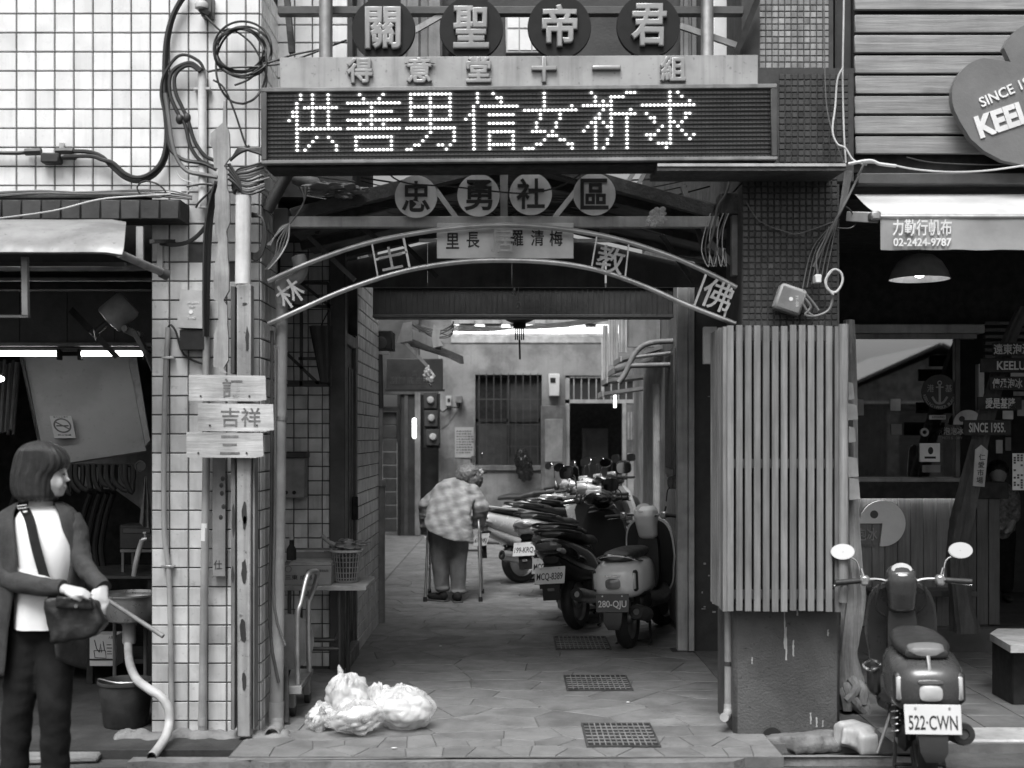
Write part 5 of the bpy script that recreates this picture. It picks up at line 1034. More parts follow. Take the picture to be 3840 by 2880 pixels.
def scooter(name, label, style, loc, heading, c_body, c_trim, plate_txt, p_bg, p_tx, seatm=None, mk='oval', lean=-.06, steer=0, plw=.25, plates=True, rail=True, hbw=1.0, sc=1.0, pz=None):
    root = thing(name, label, 'scooter', (0, 0, 0), 'scooters parked in the alley' if name == 'parked_scooter' else None, local=True)
    seatm = seatm or m_seat; WB = 1.24; R = .235
    rw_ = thing.__wrapped__ if False else None
    wr_ = M().cbox((0, 0, R), (.04, .12, .04)).build('rear_wheel', m_plasb, root); wheel(wr_, 0, R)
    wf_ = M().cbox((WB, 0, R), (.04, .10, .04)).build('front_wheel', m_plasb, root); wheel(wf_, WB, R, steer)
    retro = style == 'retro'
    if retro:
        B = body([(-.375, .545, .07, .05), (-.36, .545, .12, .09), (-.31, .54, .165, .125), (-.18, .545, .185, .145), (0, .55, .192, .15), (.16, .55, .18, .15), (.30, .53, .165, .15), (.40, .50, .12, .15), (.44, .48, .09, .12)], p=3.3).build('rear_body', c_body, root)
        body([(-.34, .515, .10, .03), (-.33, .505, .15, .035), (-.1, .45, .17, .05), (.2, .44, .15, .05), (.36, .42, .12, .05)], p=3).build('lower_trim', c_trim, root)
        st_ = body([(-.27, .70, .05, .012), (-.25, .705, .105, .03), (-.1, .715, .135, .042), (.1, .715, .14, .045), (.28, .715, .125, .045), (.42, .71, .10, .04), (.47, .70, .07, .02)], p=2.6).build('seat', seatm, root)
        if seatm is not m_seat or True: body([(-.272, .712, .06, .016), (-.262, .722, .085, .018), (-.20, .735, .09, .02)], p=2.2).build('seat_panel', mat('seat_grey', .16, .5, var=.1), st_)
        body([(-.398, .53, .035, .025), (-.390, .53, .055, .038), (-.34, .53, .058, .042)], p=3.4).build('tail_light', m_tail if c_body is m_bw else m_lens, root); body([(-.382, .585, .06, .009), (-.35, .588, .064, .011)], p=3).build('tail_light_rim', m_chrome, root)
        for sg in (-1, 1): M().cbox((-.307, .150*sg, .545), (.05, .042, .155), .014, (0, 0, .5*sg)).build('signal_bezel', m_plasb, root)
        for sg in (-1, 1): M().cbox((-.315, .150*sg, .545), (.05, .03, .13), .012, (0, 0, .5*sg)).build('turn_signal', m_lens, root)
        if rail: M().tube([(-.05, .15, .665), (-.2, .15, .685), (-.32, .11, .72), (-.345, 0, .735), (-.32, -.11, .72), (-.2, -.15, .685), (-.05, -.15, .665)], .009, 8, sm=4).build('grab_rail', m_chrome, root)
        else: M().tube([(-.31, 0, .70), (-.34, 0, .66), (-.345, 0, .625)], [.012, .010, .013], 8, sm=3).build('seat_hook', m_chrome, root)
        # leg shield
        outl = []
        for i in range(40):
            a = 2*PI*i/40; w = .205*math.copysign(abs(math.cos(a))**.62, math.cos(a)); h = .33*math.copysign(abs(math.sin(a))**.62, math.sin(a)); outl.append((w*(1 if h > -.1 else .92), h))
        mt = Matrix.Translation((.90, 0, .62)) @ Matrix.Rotation(-.20, 4, 'Y')
        M().prism(outl, 0, .035, mt, plane='yz').build('leg_shield', c_body, root); M().prism([(a*.93, b*.95) for a, b in outl], -.012, -.001, mt, plane='yz').build('inner_shield', c_trim, root)
        body([(.80, .60, .085, .24, ), (.86, .62, .09, .26), (.90, .62, .08, .27)], p=3.2).build('glove_box', m_plasb, root)
        body([(.36, .30, .14, .035), (.6, .285, .175, .035), (.82, .31, .175, .04), (.94, .36, .12, .05)], p=4).build('floorboard', c_trim, root)
        q = M(); rings = []
        for i in range(11):
            a = math.radians(20+150*i/10); rr = R+.035; rings.append([Vector((WB+math.cos(a)*rr+dx*math.cos(a), dy, R+math.sin(a)*rr+dx*math.sin(a))) for dx, dy in ((-.03, -.07), (.0, -.075), (.03, -.05), (.04, 0), (.03, .05), (0, .075), (-.03, .07), (0, .05), (.015, 0), (0, -.05))])
        q.loft(rings).build('front_fender', c_body, root)
        hb = M().loft([ring_z(z, xx, w, dd) for z, xx, w, dd in ((-.17, .03, .055, .05), (-.15, .02, .075, .065), (-.06, .0, .082, .08), (.02, -.005, .09, .095), (.07, -.005, .085, .09), (.10, .01, .06, .06))]); hb.ell((.07, 0, .02), (.06, .075, .075), 18, 10)
        hb = blob(hb, .010, 3); mt = Matrix.Translation((.80, 0, .94)) @ Matrix.Rotation(steer, 4, 'Z'); hb.v = [tuple(mt @ Vector(p)) for p in hb.v]; hd = hb.build('headset', c_body, root)
        M().lathe([(.055, 0), (.058, .006), (.05, .012), (.001, .012)], mt @ Vector((-.05, 0, .082)), (-.75, 0, 1), 22).build('speedometer', m_lens, hd); hz = .965
    else:
        z1 = .80
        B = body([(-.53, z1-.04, .05, .02), (-.50, z1-.06, .10, .055), (-.40, z1-.10, .145, .095), (-.2, .64, .165, .125), (0, .59, .17, .135), (.2, .55, .155, .13), (.38, .48, .12, .12), (.44, .44, .08, .08)], p=2.3).build('rear_body', c_body, root)
        body([(-.45, .62, .07, .03), (-.35, .57, .10, .06), (-.1, .47, .13, .07), (.2, .44, .13, .07), (.36, .40, .11, .06)], p=2.4).build('lower_trim', c_trim, root)
        body([(-.40, z1+.01, .07, .012), (-.36, z1+.02, .115, .035), (-.1, .785, .135, .05), (.02, .765, .14, .045), (.1, .735, .135, .045), (.3, .725, .12, .045), (.45, .70, .08, .03)], p=2.6).build('seat', seatm, root)
        body([(-.545, z1-.055, .05, .022), (-.51, z1-.065, .105, .038), (-.42, z1-.085, .125, .045), (-.34, z1-.10, .12, .03)], p=2.2).build('tail_light', m_tail, root)
        for sg in (-1, 1): body([(-.50, z1-.10, .02, .012), (-.42, z1-.115, .03, .03), (-.30, z1-.13, .02, .02)], p=2.2, y=.10*sg).build('turn_signal', m_lens, root)
        M().tube([(-.1, .145, .80), (-.3, .15, .825), (-.46, .11, .85), (-.53, 0, .86), (-.46, -.11, .85), (-.3, -.15, .825), (-.1, -.145, .80)], .012, 8, sm=4).build('grab_rail', c_trim, root)
        outl = [(.0, .36), (.12, .35), (.19, .25), (.21, .05), (.18, -.15), (.13, -.30), (-.13, -.30), (-.18, -.15), (-.21, .05), (-.19, .25), (-.12, .35)]
        mt = Matrix.Translation((.90, 0, .60)) @ Matrix.Rotation(-.28, 4, 'Y')
        M().prism(outl, 0, .05, mt, plane='yz').build('leg_shield', c_trim, root)
        body([(.92, .62, .17, .22), (1.02, .66, .15, .18), (1.12, .68, .11, .12), (1.2, .66, .05, .05)], p=2.2).build('front_cowl', c_body, root)
        body([(.36, .32, .13, .04), (.6, .29, .165, .04), (.82, .32, .16, .05), (.94, .38, .12, .06)], p=4).build('floorboard', m_plasb, root)
        q = M(); rings = []
        for i in range(9):
            a = math.radians(25+120*i/8); rr = R+.03; rings.append([Vector((WB+math.cos(a)*(rr+dx), dy, R+math.sin(a)*(rr+dx))) for dx, dy in ((-.03, -.065), (.01, -.06), (.03, 0), (.01, .06), (-.03, .065), (.005, 0))])
        q.loft(rings).build('front_fender', c_body, root)
        hb = M().ell((0, 0, 0), (.11, .15, .055), 18, 10); hb.ell((.07, 0, -.01), (.10, .11, .06), 18, 10); hb.ell((-.05, 0, .015), (.07, .10, .05), 16, 8)
        hb = blob(hb, .012, 4); mt = Matrix.Translation((.78, 0, 1.05)) @ Matrix.Rotation(steer, 4, 'Z') @ Matrix.Rotation(.25, 4, 'Y'); hb.v = [tuple(mt @ Vector(p)) for p in hb.v]; hd = hb.build('headset', c_body, root)
        M().cbox(mt @ Vector((-.09, 0, .045)), (.03, .15, .05), .01).build('instrument_panel', m_lens, hd); hz = 1.05
    mtS = Matrix.Translation((.78, 0, 0)) @ Matrix.Rotation(steer, 4, 'Z')
    def T(p): return tuple(mtS @ Vector((p[0], p[1]*hbw, p[2])))
    hbz = hz
    for sg in (-1, 1):
        M().tube([T((.0, .03*sg, hbz-.03)), T((.0, .10*sg, hbz)), T((-.02, .18*sg, hbz+.005)), T((-.05, .22*sg, hbz))], .011, 8, sm=3).build('handlebar', m_chrome if retro else m_plasb, root)
        M().tube([T((-.045, .21*sg, hbz)), T((-.075, .335*sg, hbz-.008))], [.0165, .0175], 10).build('grip', m_rub, root)
        M().cbox(T((-.035, .185*sg, hbz)), (.05, .055, .06), .012, (0, 0, steer)).build('switch_block', m_steel if retro else m_plasb, root)
        M().tube([T((-.0, .20*sg, hbz-.01)), T((-.005, .25*sg, hbz-.02)), T((-.035, .34*sg, hbz-.03))], .006, 6, sm=3).build('brake_lever', m_chrome, root)
    n0 = len(bpy.data.objects)
    for sg in (-1, 1):
        mr = M().tube([T((-.03, .19*sg, hbz+.03)), T((-.025, .20*sg, hbz+.07))], .007, 8).build('mirror', m_chrome if mk == 'oval' else m_plasb, root)
        p = mtS @ Vector((-.02, .255*sg*hbw, hbz+(.11 if mk == 'oval' and retro else .2))); mirror(mr, p.y, p.x, p.z, sg, mk, 1.12 if mk == 'oval' else 1.1, rs.uniform(-.15, .15))
    # engine side
    q = M(); q.cbox((.12, .09, .27), (.42, .09, .14), .03); q.cbox((.0, .1, .25), (.2, .07, .17), .04); q.build('transmission_case', m_alu if not retro else m_plasb, root)
    M().cbox((.25, 0, .33), (.28, .22, .16), .03).build('engine', m_plasb, root)
    M().tube([(.34, -.06, .22), (.15, -.12, .19), (-.02, -.15, .24)], .018, 10, sm=3).build('exhaust_pipe', m_rust, root)
    q = M(); q.tube([(.06, -.155, .245), (-.02, -.155, .262), (-.30, -.155, .315), (-.34, -.155, .322)], [.035, .055, .058, .045], 16); ex = q.build('muffler', m_dgrey if retro else m_steel, root)
    M().lathe([(.05, 0), (.052, .012), (.026, .014), (.022, -.02), (.001, -.02)], (-.34, -.155, .322), (-1, 0, .18), 18, cap=False).build('muffler_end', m_black, ex)
    # spring
    for sg in (1,):
        pts = [(-.06-.05*t/60+.024*math.cos(t*.7), .135*sg+.024*math.sin(t*.7), .26+.24*t/60) for t in range(61)]
        M().tube(pts, .0055, 6).build('spring', m_chrome, root); M().tube([(-.06, .135*sg, .24), (-.11, .135*sg, .52)], .012, 8).build('damper', m_plasb, root)
    # rear fender and plate
    if retro:
        px_, pz_ = -.41, pz or .395
        q = M(); q.add([(-.30, -.07, .47), (-.30, .07, .47), (-.40, .075, .40), (-.40, -.075, .40), (-.44, .065, .25), (-.44, -.065, .25), (-.43, .04, .20), (-.43, -.04, .20), (-.29, -.07, .46), (-.29, .07, .46), (-.39, .075, .39), (-.39, -.075, .39), (-.425, .065, .25), (-.425, -.065, .25), (-.415, .04, .20), (-.415, -.04, .20)],
              [(0, 1, 2, 3), (3, 2, 4, 5), (5, 4, 6, 7), (8, 11, 10, 9), (11, 13, 12, 10), (13, 15, 14, 12), (0, 3, 11, 8), (1, 9, 10, 2), (2, 10, 12, 4), (3, 5, 13, 11), (4, 12, 14, 6), (5, 7, 15, 13), (7, 6, 14, 15), (0, 8, 9, 1)]); q.build('mud_flap', m_plasb, root)
        if plates: plate(root, plate_txt, px_-.012, pz_, plw, plw*.54, p_bg, p_tx, .15)
    else:
        q = M(); q.add([(-.38, -.07, .66), (-.38, .07, .66), (-.50, .075, .48), (-.50, -.075, .48), (-.50, .075, .30), (-.50, -.075, .30), (-.36, -.07, .65), (-.36, .07, .65), (-.485, .075, .47), (-.485, -.075, .47), (-.485, .075, .30), (-.485, -.075, .30)],
              [(0, 1, 2, 3), (3, 2, 4, 5), (6, 9, 8, 7), (9, 11, 10, 8), (0, 3, 9, 6), (1, 7, 8, 2), (2, 8, 10, 4), (3, 5, 11, 9), (5, 4, 10, 11), (0, 6, 7, 1)]); q.build('mud_flap', m_plasb, root)
        if plates: plate(root, plate_txt, -.50, .50, plw, plw*.54, p_bg, p_tx, .35)
        M().cbox((-.503, 0, .385), (.012, .06, .025), .004).build('reflector', m_tail, root)
    if name == 'dark_scooter': M().lathe([(.05, 0), (.052, .012), (.042, .014), (.04, .0)], (.52, .205, .505), (-.5, .1, 1), 24, cap=False).build('cup_ring', m_chrome, root); M().cbox((.60, .19, .42), (.22, .06, .16), .02).build('side_pocket', m_plasb, root); M().tube([(.78, -.12, hbz-.02), (.80, -.14, .82), (.86, -.06, .74)], .006, 6, sm=3).build('brake_cable', m_cable, root); M().tube([(.78, .12, hbz-.02), (.80, .15, .80), (.86, .06, .72)], .006, 6, sm=3).build('brake_cable', m_cable, root)
    # stands
    M().tube([(.30, .10, .26), (.20, .13, .02), (.14, .13, .012)], .011, 8).tube([(.30, -.10, .26), (.20, -.13, .02), (.14, -.13, .012)], .011, 8).tube([(.2, .13, .03), (.2, -.13, .03)], .009, 8).build('centre_stand', m_plasb, root)
    M().tube([(.42, .12, .26), (.40, .20, .04)], .009, 8).build('side_stand', m_steel, root)
    root.location = loc; root.rotation_euler = (lean, 0, PI/2-heading); root.scale = (sc, sc, sc)
    return root
m_bw = mat('scooter_white', .8, .22, var=.06, bump=0, coat=.5, stain=.12); m_bs = mat('scooter_silver', .62, .25, metal=.2, var=.06, bump=0, coat=.5)
m_bb = mat('scooter_black', .015, .15, var=.1, bump=0, coat=1); m_bg_ = mat('scooter_grey', .06, .28, var=.1, bump=0, coat=.35, stain=.15); m_bd_ = mat('scooter_dark', .03, .3, var=.15, bump=0, coat=.5)
S = scooter
S('dark_scooter', 'dark grey retro scooter with oval chrome mirrors parked at lower right', 'retro', (XX(3490, 5.85)-.03, 5.85, 0), math.radians(11), m_bg_, m_bd_, '522·CWN', m_plw, m_ink, rail=False, plw=.268, lean=-.03, steer=0, sc=.89, hbw=1.14, pz=.41)
S('parked_scooter', 'pale retro scooter with chrome rail and dark plate nearest the alley mouth', 'retro', (.885, 9.5, 0), math.radians(19), m_bw, m_plasb, '280-QJU', m_plg, m_plw, mk='square', plw=.245, steer=-.25, lean=-.05)
S('parked_scooter', 'black scooter with tilted white plate parked left of the pale retro scooter', 'sport', (.55, 10.45, 0), math.radians(24), m_bb, m_plasb, 'MCQ-8389', m_plw, m_ink, mk='square', plw=.26, lean=-.1, steer=-.15)
S('parked_scooter', 'dark scooter half hidden behind the black one with the white plate', 'sport', (.56, 11.2, 0), math.radians(27), m_bd_, m_plasb, 'MCQ-3057', m_plw, m_ink, mk='square', plw=.26, lean=-.1)
S('parked_scooter', 'light scooter in the middle of the row with upright white plate', 'sport', (.44, 12.75, 0), math.radians(34), m_bs, m_plasb, '199-KRQ', m_plw, m_ink, mk='oval', plw=.26, lean=-.1)
S('parked_scooter', 'silver scooter with its rear wheel farthest out into the alley', 'sport', (.10, 13.75, 0), math.radians(54), m_bs, m_bs, '617-HKJ', m_plw, m_ink, mk='oval', plw=.26, lean=-.1, steer=.2)
S('parked_scooter', 'dark scooter behind the silver one in the row of mirrors', 'sport', (.40, 14.6, 0), math.radians(50), m_bs, m_plasb, '308-DGS', m_plw, m_ink, mk='oval', lean=-.1, steer=-.2)
S('parked_scooter', 'black scooter near the end of the row before the dark doorway', 'sport', (.62, 15.4, 0), math.radians(50), m_bb, m_plasb, '215-BLT', m_plw, m_ink, mk='square', lean=-.1)
S('parked_scooter', 'farthest dark scooter of the row beside the louvred door', 'sport', (.85, 16.3, 0), math.radians(50), m_bd_, m_bs, '962-AHN', m_plw, m_ink, mk='square', lean=-.1, steer=.3)
S('parked_scooter', 'scooter with dark seat standing across the far end below the barred window', 'sport', (XX(1985, 18.6), 18.6, 0), math.radians(-78), m_bs, m_bd_, '441-CFK', m_plw, m_ink, mk='square', lean=-.1, plates=False)
# ================================================================ people
from mathutils import noise as _nz
def pc(q, D, a, r0, b, r1): k = D/F; q.cap(W(a[0], a[1], D+a[2]), r0*k, W(b[0], b[1], D+b[2]), r1*k); return q
def pe(q, D, a, r): k = D/F; q.ell(W(a[0], a[1], D+a[2]), (r[0]*k, r[1]*k, r[2]*k), 16, 12); return q
def wrinkle(q, amp, sc, seed=0, stretch=(1, 1, 1)):
    bm = bmesh.new(); vs = [bm.verts.new(p) for p in q.v]
    for f in q.f:
        try: bm.faces.new([vs[i] for i in f])
        except ValueError: pass
    bm.normal_update(); out = []
    for v in vs:
        p = Vector((v.co.x*stretch[0], v.co.y*stretch[1], v.co.z*stretch[2]))*sc+Vector((seed*7.3, seed*3.1, seed))
        n = 1-2*abs(_nz.noise(p)); n2 = _nz.noise(p*2.3); out.append(tuple(v.co+v.normal*amp*(n*.7+n2*.5)))
    q.v = out; bm.free(); return q
m_skin = mat('skin', .50, .5, var=.06, bump=.05); m_hair = mat('dark_hair', .03, .36, var=.3, scale=30, wood=(40, 40, 1.5), bump=.5, bscale=14); m_hairg = mat('grey_hair', .16, .5, var=.5, scale=40, bump=.4)
m_card = mat('dark_knit', .055, .95, var=.25, scale=18, bump=.6, bscale=160, spec=.2); m_shirt = mat('white_cotton', .80, .85, var=.05, bump=.1); m_trou = mat('black_cloth', .014, .85, var=.3, scale=10, bump=.15, spec=.2)
def hand(q, wrist, palm, tips, thumb, k):
    """palm capsule, four fingers with a knuckle bend, thumb leaving the side; all in metres"""
    wrist, palm = Vector(wrist), Vector(palm); d = (palm-wrist); side = (Vector(tips[-1])-Vector(tips[0])); side.normalize()
    for t in (-.6, 0, .6): q.cap(wrist+side*t*.012*k, .019*k, palm+side*t*.026*k, .015*k)
    for i, tp in enumerate(tips):
        b0 = palm+side*(-.6+.4*i)*.052*k; tp = Vector(tp); mid = (b0+tp)/2+Vector((0, -.012, .008))*k
        q.cap(b0, .0095*k, mid, .0085*k); q.cap(mid, .0085*k, tp, .007*k)
    b0 = wrist+d*.35-side*.03*k; th = Vector(thumb); mid = (b0+th)/2+Vector((0, -.01, 0)); q.cap(b0, .012*k, mid, .0105*k); q.cap(mid, .0105*k, th, .0085*k)
def crom2(rows, k):
    out = []; n = len(rows)
    for i in range(n-1):
        p = [rows[max(i-1, 0)], rows[i], rows[i+1], rows[min(i+2, n-1)]]
        for j in range(k):
            t = j/k; out.append(tuple(.5*(2*b+(c-a)*t+(2*a-5*b+4*c-d)*t*t+(3*b-a-3*c+d)*t**3) for a, b, c, d in zip(*p)))
    out.append(rows[-1]); return out, None
D = 5.4; wz = thing('person', 'person with bob haircut in dark cardigan and white top, looking right', 'person', (XX(135, D), D, 0))
q = M()
pe(q, D, (174, 1768, 0), (72, 58, 82)); pe(q, D, (196, 1800, 0), (48, 55, 60)); pe(q, D, (214, 1838, 0), (28, 34, 24)); pe(q, D, (154, 1752, 0), (72, 62, 70))
pc(q, D, (240, 1772, 0), 12, (250, 1796, 0), 8); pe(q, D, (256, 1800, 0), (9, 9, 7)); pe(q, D, (240, 1822, 0), (10, 18, 6)); pe(q, D, (238, 1833, 0), (10, 16, 5)); pe(q, D, (226, 1850, 0), (14, 20, 12)); pe(q, D, (236, 1762, 0), (10, 40, 12)); pe(q, D, (222, 1812, -.03), (16, 14, 25))
pc(q, D, (160, 1830, .01), 42, (148, 1935, .02), 46); pe(q, D, (150, 1960, .03), (100, 50, 40))
pc(q, D, (160, 1985, .02), 70, (160, 2180, .02), 68); pc(q, D, (160, 2180, .02), 68, (160, 2360, .02), 80)
pc(q, D, (28, 1965, .02), 36, (20, 2130, -.03), 32); pc(q, D, (20, 2130, -.03), 30, (235, 2208, -.21), 20); pc(q, D, (268, 1970, .02), 34, (306, 2100, -.02), 20); pc(q, D, (306, 2100, -.02), 20, (380, 2202, -.145), 18)
pc(q, D, (115, 2380, .02), 60, (66, 2660, .0), 42); pc(q, D, (66, 2660, .0), 40, (50, 2990, .02), 32); pc(q, D, (203, 2380, .02), 60, (206, 2660, -.02), 42); pc(q, D, (206, 2660, -.02), 40, (206, 2990, .02), 32)
k = D/F
hand(q, W(235, 2208, D-.21), W(290, 2220, D-.24), [W(330, 2246, D-.27), W(338, 2240, D-.25), W(340, 2232, D-.23), W(334, 2224, D-.21)], W(300, 2250, D-.27), 1.05)
hand(q, W(382, 2208, D-.15), W(378, 2252, D-.18), [W(362, 2308, D-.20), W(370, 2326, D-.20), W(380, 2330, D-.19), W(390, 2312, D-.18)], W(348, 2278, D-.21), 1.05)
blob(q, .0065, 3).build('body', m_skin, wz)
for yy_ in (0,):
    M().ell(W(240, 1778, D-.028), (.006, .008, .006), 10, 8).build('eye', m_ink, wz); M().box(XX(233, D), XX(246, D), D-.05, D-.02, ZZ(1765, D), ZZ(1762, D), .001).build('eyebrow', m_hair, wz); M().ell(W(245, 1828, D), (.006, .016, .0028), 10, 6).build('lips', mat('lips', .22, .5), wz)
# hair: dome, nape and fringe in many overlapping locks
q = M(); rings = []
hr_ = [(1874, 84, 204), (1862, 64, 213), (1840, 54, 216), (1815, 50, 219), (1790, 50, 223), (1772, 51, 232), (1758, 53, 246), (1735, 57, 254), (1710, 64, 248), (1688, 77, 234), (1670, 94, 213), (1657, 120, 186), (1651, 145, 160)]
pts_, _ = crom([Vector(p) for p in hr_], 1, 3)
for i, (y, xl_, xr_) in enumerate(pts_):
    ring_ = []; c_ = W((xl_+xr_)/2, y, D+.004); w_ = (xr_-xl_)/2*D/F; dp = min(.094, w_*1.08)
    for j in range(110):
        a = 2*PI*j/110; k = 1+.014*math.sin(19*a+.6*math.sin(i*.2))+.010*math.sin(43*a+1)+rs.uniform(-.004, .004); ca, sa_ = math.cos(a), math.sin(a)
        ca = math.copysign(abs(ca)**.72, ca); sa_ = math.copysign(abs(sa_)**.72, sa_)
        ring_.append(c_+Vector((w_*ca*k, dp*sa_*k, (.006*math.sin(23*a) if i < 2 else 0))))
    rings.append(ring_)
q.loft(rings).build('hair', m_hair, wz, ang=80)
# white top: a torso of stacked oval sections with a soft hem
def oval(xl_, xr_, y, dd, dep, n=48, p=2.4, fold=0, ph=0):
    c_ = W((xl_+xr_)/2, y, D+dd); w_ = (xr_-xl_)/2*D/F; out = []
    for j in range(n):
        a = 2*PI*j/n; ca, sa_ = math.cos(a), math.sin(a); k = 1+fold*(math.sin(7*a+ph)+.6*math.sin(13*a+2*ph))
        out.append(c_+Vector((w_*k*math.copysign(abs(ca)**(2/p), ca), dep*k*math.copysign(abs(sa_)**(2/p), sa_), 0)))
    return out
tp_ = [(1898, 100, 205, .015, .045), (1915, 80, 225, .015, .07), (1945, 60, 250, .01, .09), (2000, 62, 272, .0, .105), (2060, 66, 284, .0, .115), (2120, 66, 284, .0, .115), (2180, 66, 272, .005, .11), (2240, 66, 262, .005, .112), (2300, 66, 262, .0, .118), (2350, 66, 262, .0, .122)]
q = M().loft([oval(xl_, xr_, y, dd, dep, fold=.004+.018*max(0, (y-2000)/350), ph=y*.004) for y, xl_, xr_, dd, dep in tp_]); q.build('top', m_shirt, wz, ang=80)
# cardigan: an open shell round the back and sides, folded, plus two sleeves
rows = [(1884, 88, 214, 70, 232, .03, .06), (1905, 82, 232, 30, 268, .03, .085), (1935, 84, 246, -6, 290, .025, .105), (1985, 94, 262, -8, 300, .02, .125), (2040, 104, 282, -10, 304, .02, .135), (2110, 112, 284, -12, 306, .02, .14), (2180, 108, 276, -14, 306, .02, .145), (2250, 92, 262, -16, 308, .02, .15), (2350, 76, 250, -18, 312, .02, .155), (2440, 68, 245, -20, 316, .02, .16), (2520, 58, 250, -18, 314, .02, .16)]
rows_, _ = crom2(rows, 3); q = M(); nn = 60
for i, (y, eL, eR, oL, oR, dd, dep) in enumerate(rows_):
    cx_ = (oL+oR)/2; hw_ = (oR-oL)/2
    aL = math.acos(max(-1, min(1, (eL-cx_)/hw_))); aR = math.acos(max(-1, min(1, (eR-cx_)/hw_)))     # front opening between the two edges
    a0, a1 = -aR, -aL                                    # front is negative depth
    for j in range(nn+1):
        t = j/nn; a = a0+(2*PI-(aL-aR))*t
        fl = .014*math.sin(t*34+y*.006)*(.3+.7*min(1, max(0, (y-1950)/300)))+.006*math.sin(t*71+1.3)
        c_ = W(cx_+hw_*math.cos(a)*(1+fl*2), y+(6*math.sin(t*23) if i > len(rows_)-3 else 0)-70*max(0, .2-t)/.2*max(0, (y-2200)/320), D+dd); c_.y += dep*math.sin(a)*(1+fl*3); q.v.append(tuple(c_))
q.f = [(i*(nn+1)+j, i*(nn+1)+j+1, (i+1)*(nn+1)+j+1, (i+1)*(nn+1)+j) for i in range(len(rows_)-1) for j in range(nn)]
def sleeve(path, rad, seed):
    pts, rr = crom([W(x, y, D+d) for x, y, d in path], [r*D/F for r in rad], 7); k = M(); k.tube(pts, rr, 22); return wrinkle(k, .006, 16, seed, (.6, .6, 1.4))
for sv in (sleeve([(28, 1945, .03), (14, 1990, .01), (12, 2080, -.02), (34, 2160, -.06), (90, 2188, -.13), (170, 2200, -.185), (236, 2206, -.215)], [46, 50, 47, 45, 38, 33, 29], 3), sleeve([(262, 1945, .03), (284, 1990, .02), (296, 2060, .0), (312, 2115, -.035), (345, 2160, -.09), (388, 2205, -.15)], [42, 44, 41, 37, 33, 30], 5)): q.add(sv.v, sv.f)
cd_ = q.build('cardigan', m_card, wz, ang=80); md = cd_.modifiers.new('thick', 'SOLIDIFY'); md.thickness = .006; md.offset = 0
q = M(); pc(q, D, (112, 2375, .02), 76, (66, 2660, .0), 56); pc(q, D, (66, 2660, .0), 55, (50, 2960, .02), 48); pc(q, D, (205, 2375, .02), 76, (206, 2660, -.02), 57); pc(q, D, (206, 2660, -.02), 56, (206, 2960, .02), 50); pe(q, D, (160, 2365, .02), (112, 85, 60))
h = blob(q, .010, 4); wrinkle(h, .007, 8, 6, (.7, .7, 1.3)); h.build('trousers', m_trou, wz)
for px in (62, 210): q = M().ell((XX(px, D), D-.05, .04), (.05, .13, .045), 14, 8); q.build('shoe', m_black, wz)
bg = thing('shoulder_bag', 'black nylon shoulder bag held at the hip by the person at left', 'bag', W(280, 2400, D-.2))
q = M(); q.prism([(XX(x, D-.2), ZZ(y, D-.2)) for x, y in ((182, 2244), (224, 2236), (330, 2240), (366, 2258), (392, 2335), (372, 2366), (330, 2390), (206, 2402), (190, 2340))], D-.245, D-.165); h = blob(q, .006, 6); wrinkle(h, .013, 9, 8, (1.5, 1, .7)); bo = h.build('bag_body', mat('black_nylon', .014, .5, var=.3, scale=14, bump=.3), bg)
q = M(); q.cbox(W(278, 2262, D-.262), (.15, .016, .05), .006, (.1, .06, .05)); wrinkle(blob(q, .006, 3), .004, 20, 4).build('flap', MT['black_nylon'], bo); M().lathe([(.008, 0), (.008, .005)], W(286, 2272, D-.272), (0, -1, 0), 12).build('snap', m_chrome, bo)
q = M(); pts, _ = crom([W(92, 1908, D-.03), W(112, 1950, D-.085), W(135, 2050, D-.135), W(170, 2170, D-.150), W(200, 2240, D-.18)], .02, 6)
for i, p in enumerate(pts): q.v += [tuple(p+Vector((-.021, 0, -.006))), tuple(p+Vector((.021, -.004, .006)))]
q.f = [(2*i, 2*i+1, 2*i+3, 2*i+2) for i in range(len(pts)-1)]; q.build('strap', m_trou, bg)
M().tube([W(65, 1898, D-.08), W(100, 1894, D-.085), W(101, 1904, D-.085), W(68, 1908, D-.08), W(65, 1898, D-.08)], .003, 6).build('buckle', m_chrome, bg)
# ---------------------------------------------------------------- bent elderly person with walking frame
D = 12.2; el = thing('person', 'stooped person in checked jacket leaning on a walking frame in the alley', 'person', (XX(1685, D), D, 0))
q = M()
pc(q, D, (1655, 1975, 0), 36, (1660, 2120, .02), 26); pc(q, D, (1660, 2120, .02), 25, (1658, 2225, .03), 17); pc(q, D, (1722, 1985, 0), 36, (1715, 2120, .0), 26); pc(q, D, (1715, 2120, .0), 25, (1714, 2230, .0), 17)
pe(q, D, (1690, 1970, .02), (56, 40, 36)); pc(q, D, (1690, 1958, .08), 32, (1703, 1880, .30), 32); pc(q, D, (1703, 1880, .30), 32, (1722, 1840, .46), 26); pc(q, D, (1735, 1822, .47), 20, (1755, 1785, .55), 24); pe(q, D, (1760, 1790, .60), (38, 44, 42))
pc(q, D, (1662, 1840, .36), 22, (1602, 1900, .31), 19); pc(q, D, (1600, 1905, .30), 20, (1600, 1985, .38), 15); pc(q, D, (1770, 1848, .36), 22, (1802, 1902, .28), 19); pc(q, D, (1805, 1905, .26), 20, (1795, 1965, .34), 15)
hand(q, W(1600, 1990, D+.38), W(1599, 2010, D+.36), [W(1592, 2018, D+.30), W(1597, 2022, D+.30), W(1602, 2022, D+.30), W(1606, 2018, D+.30)], W(1588, 2005, D+.38), .95)
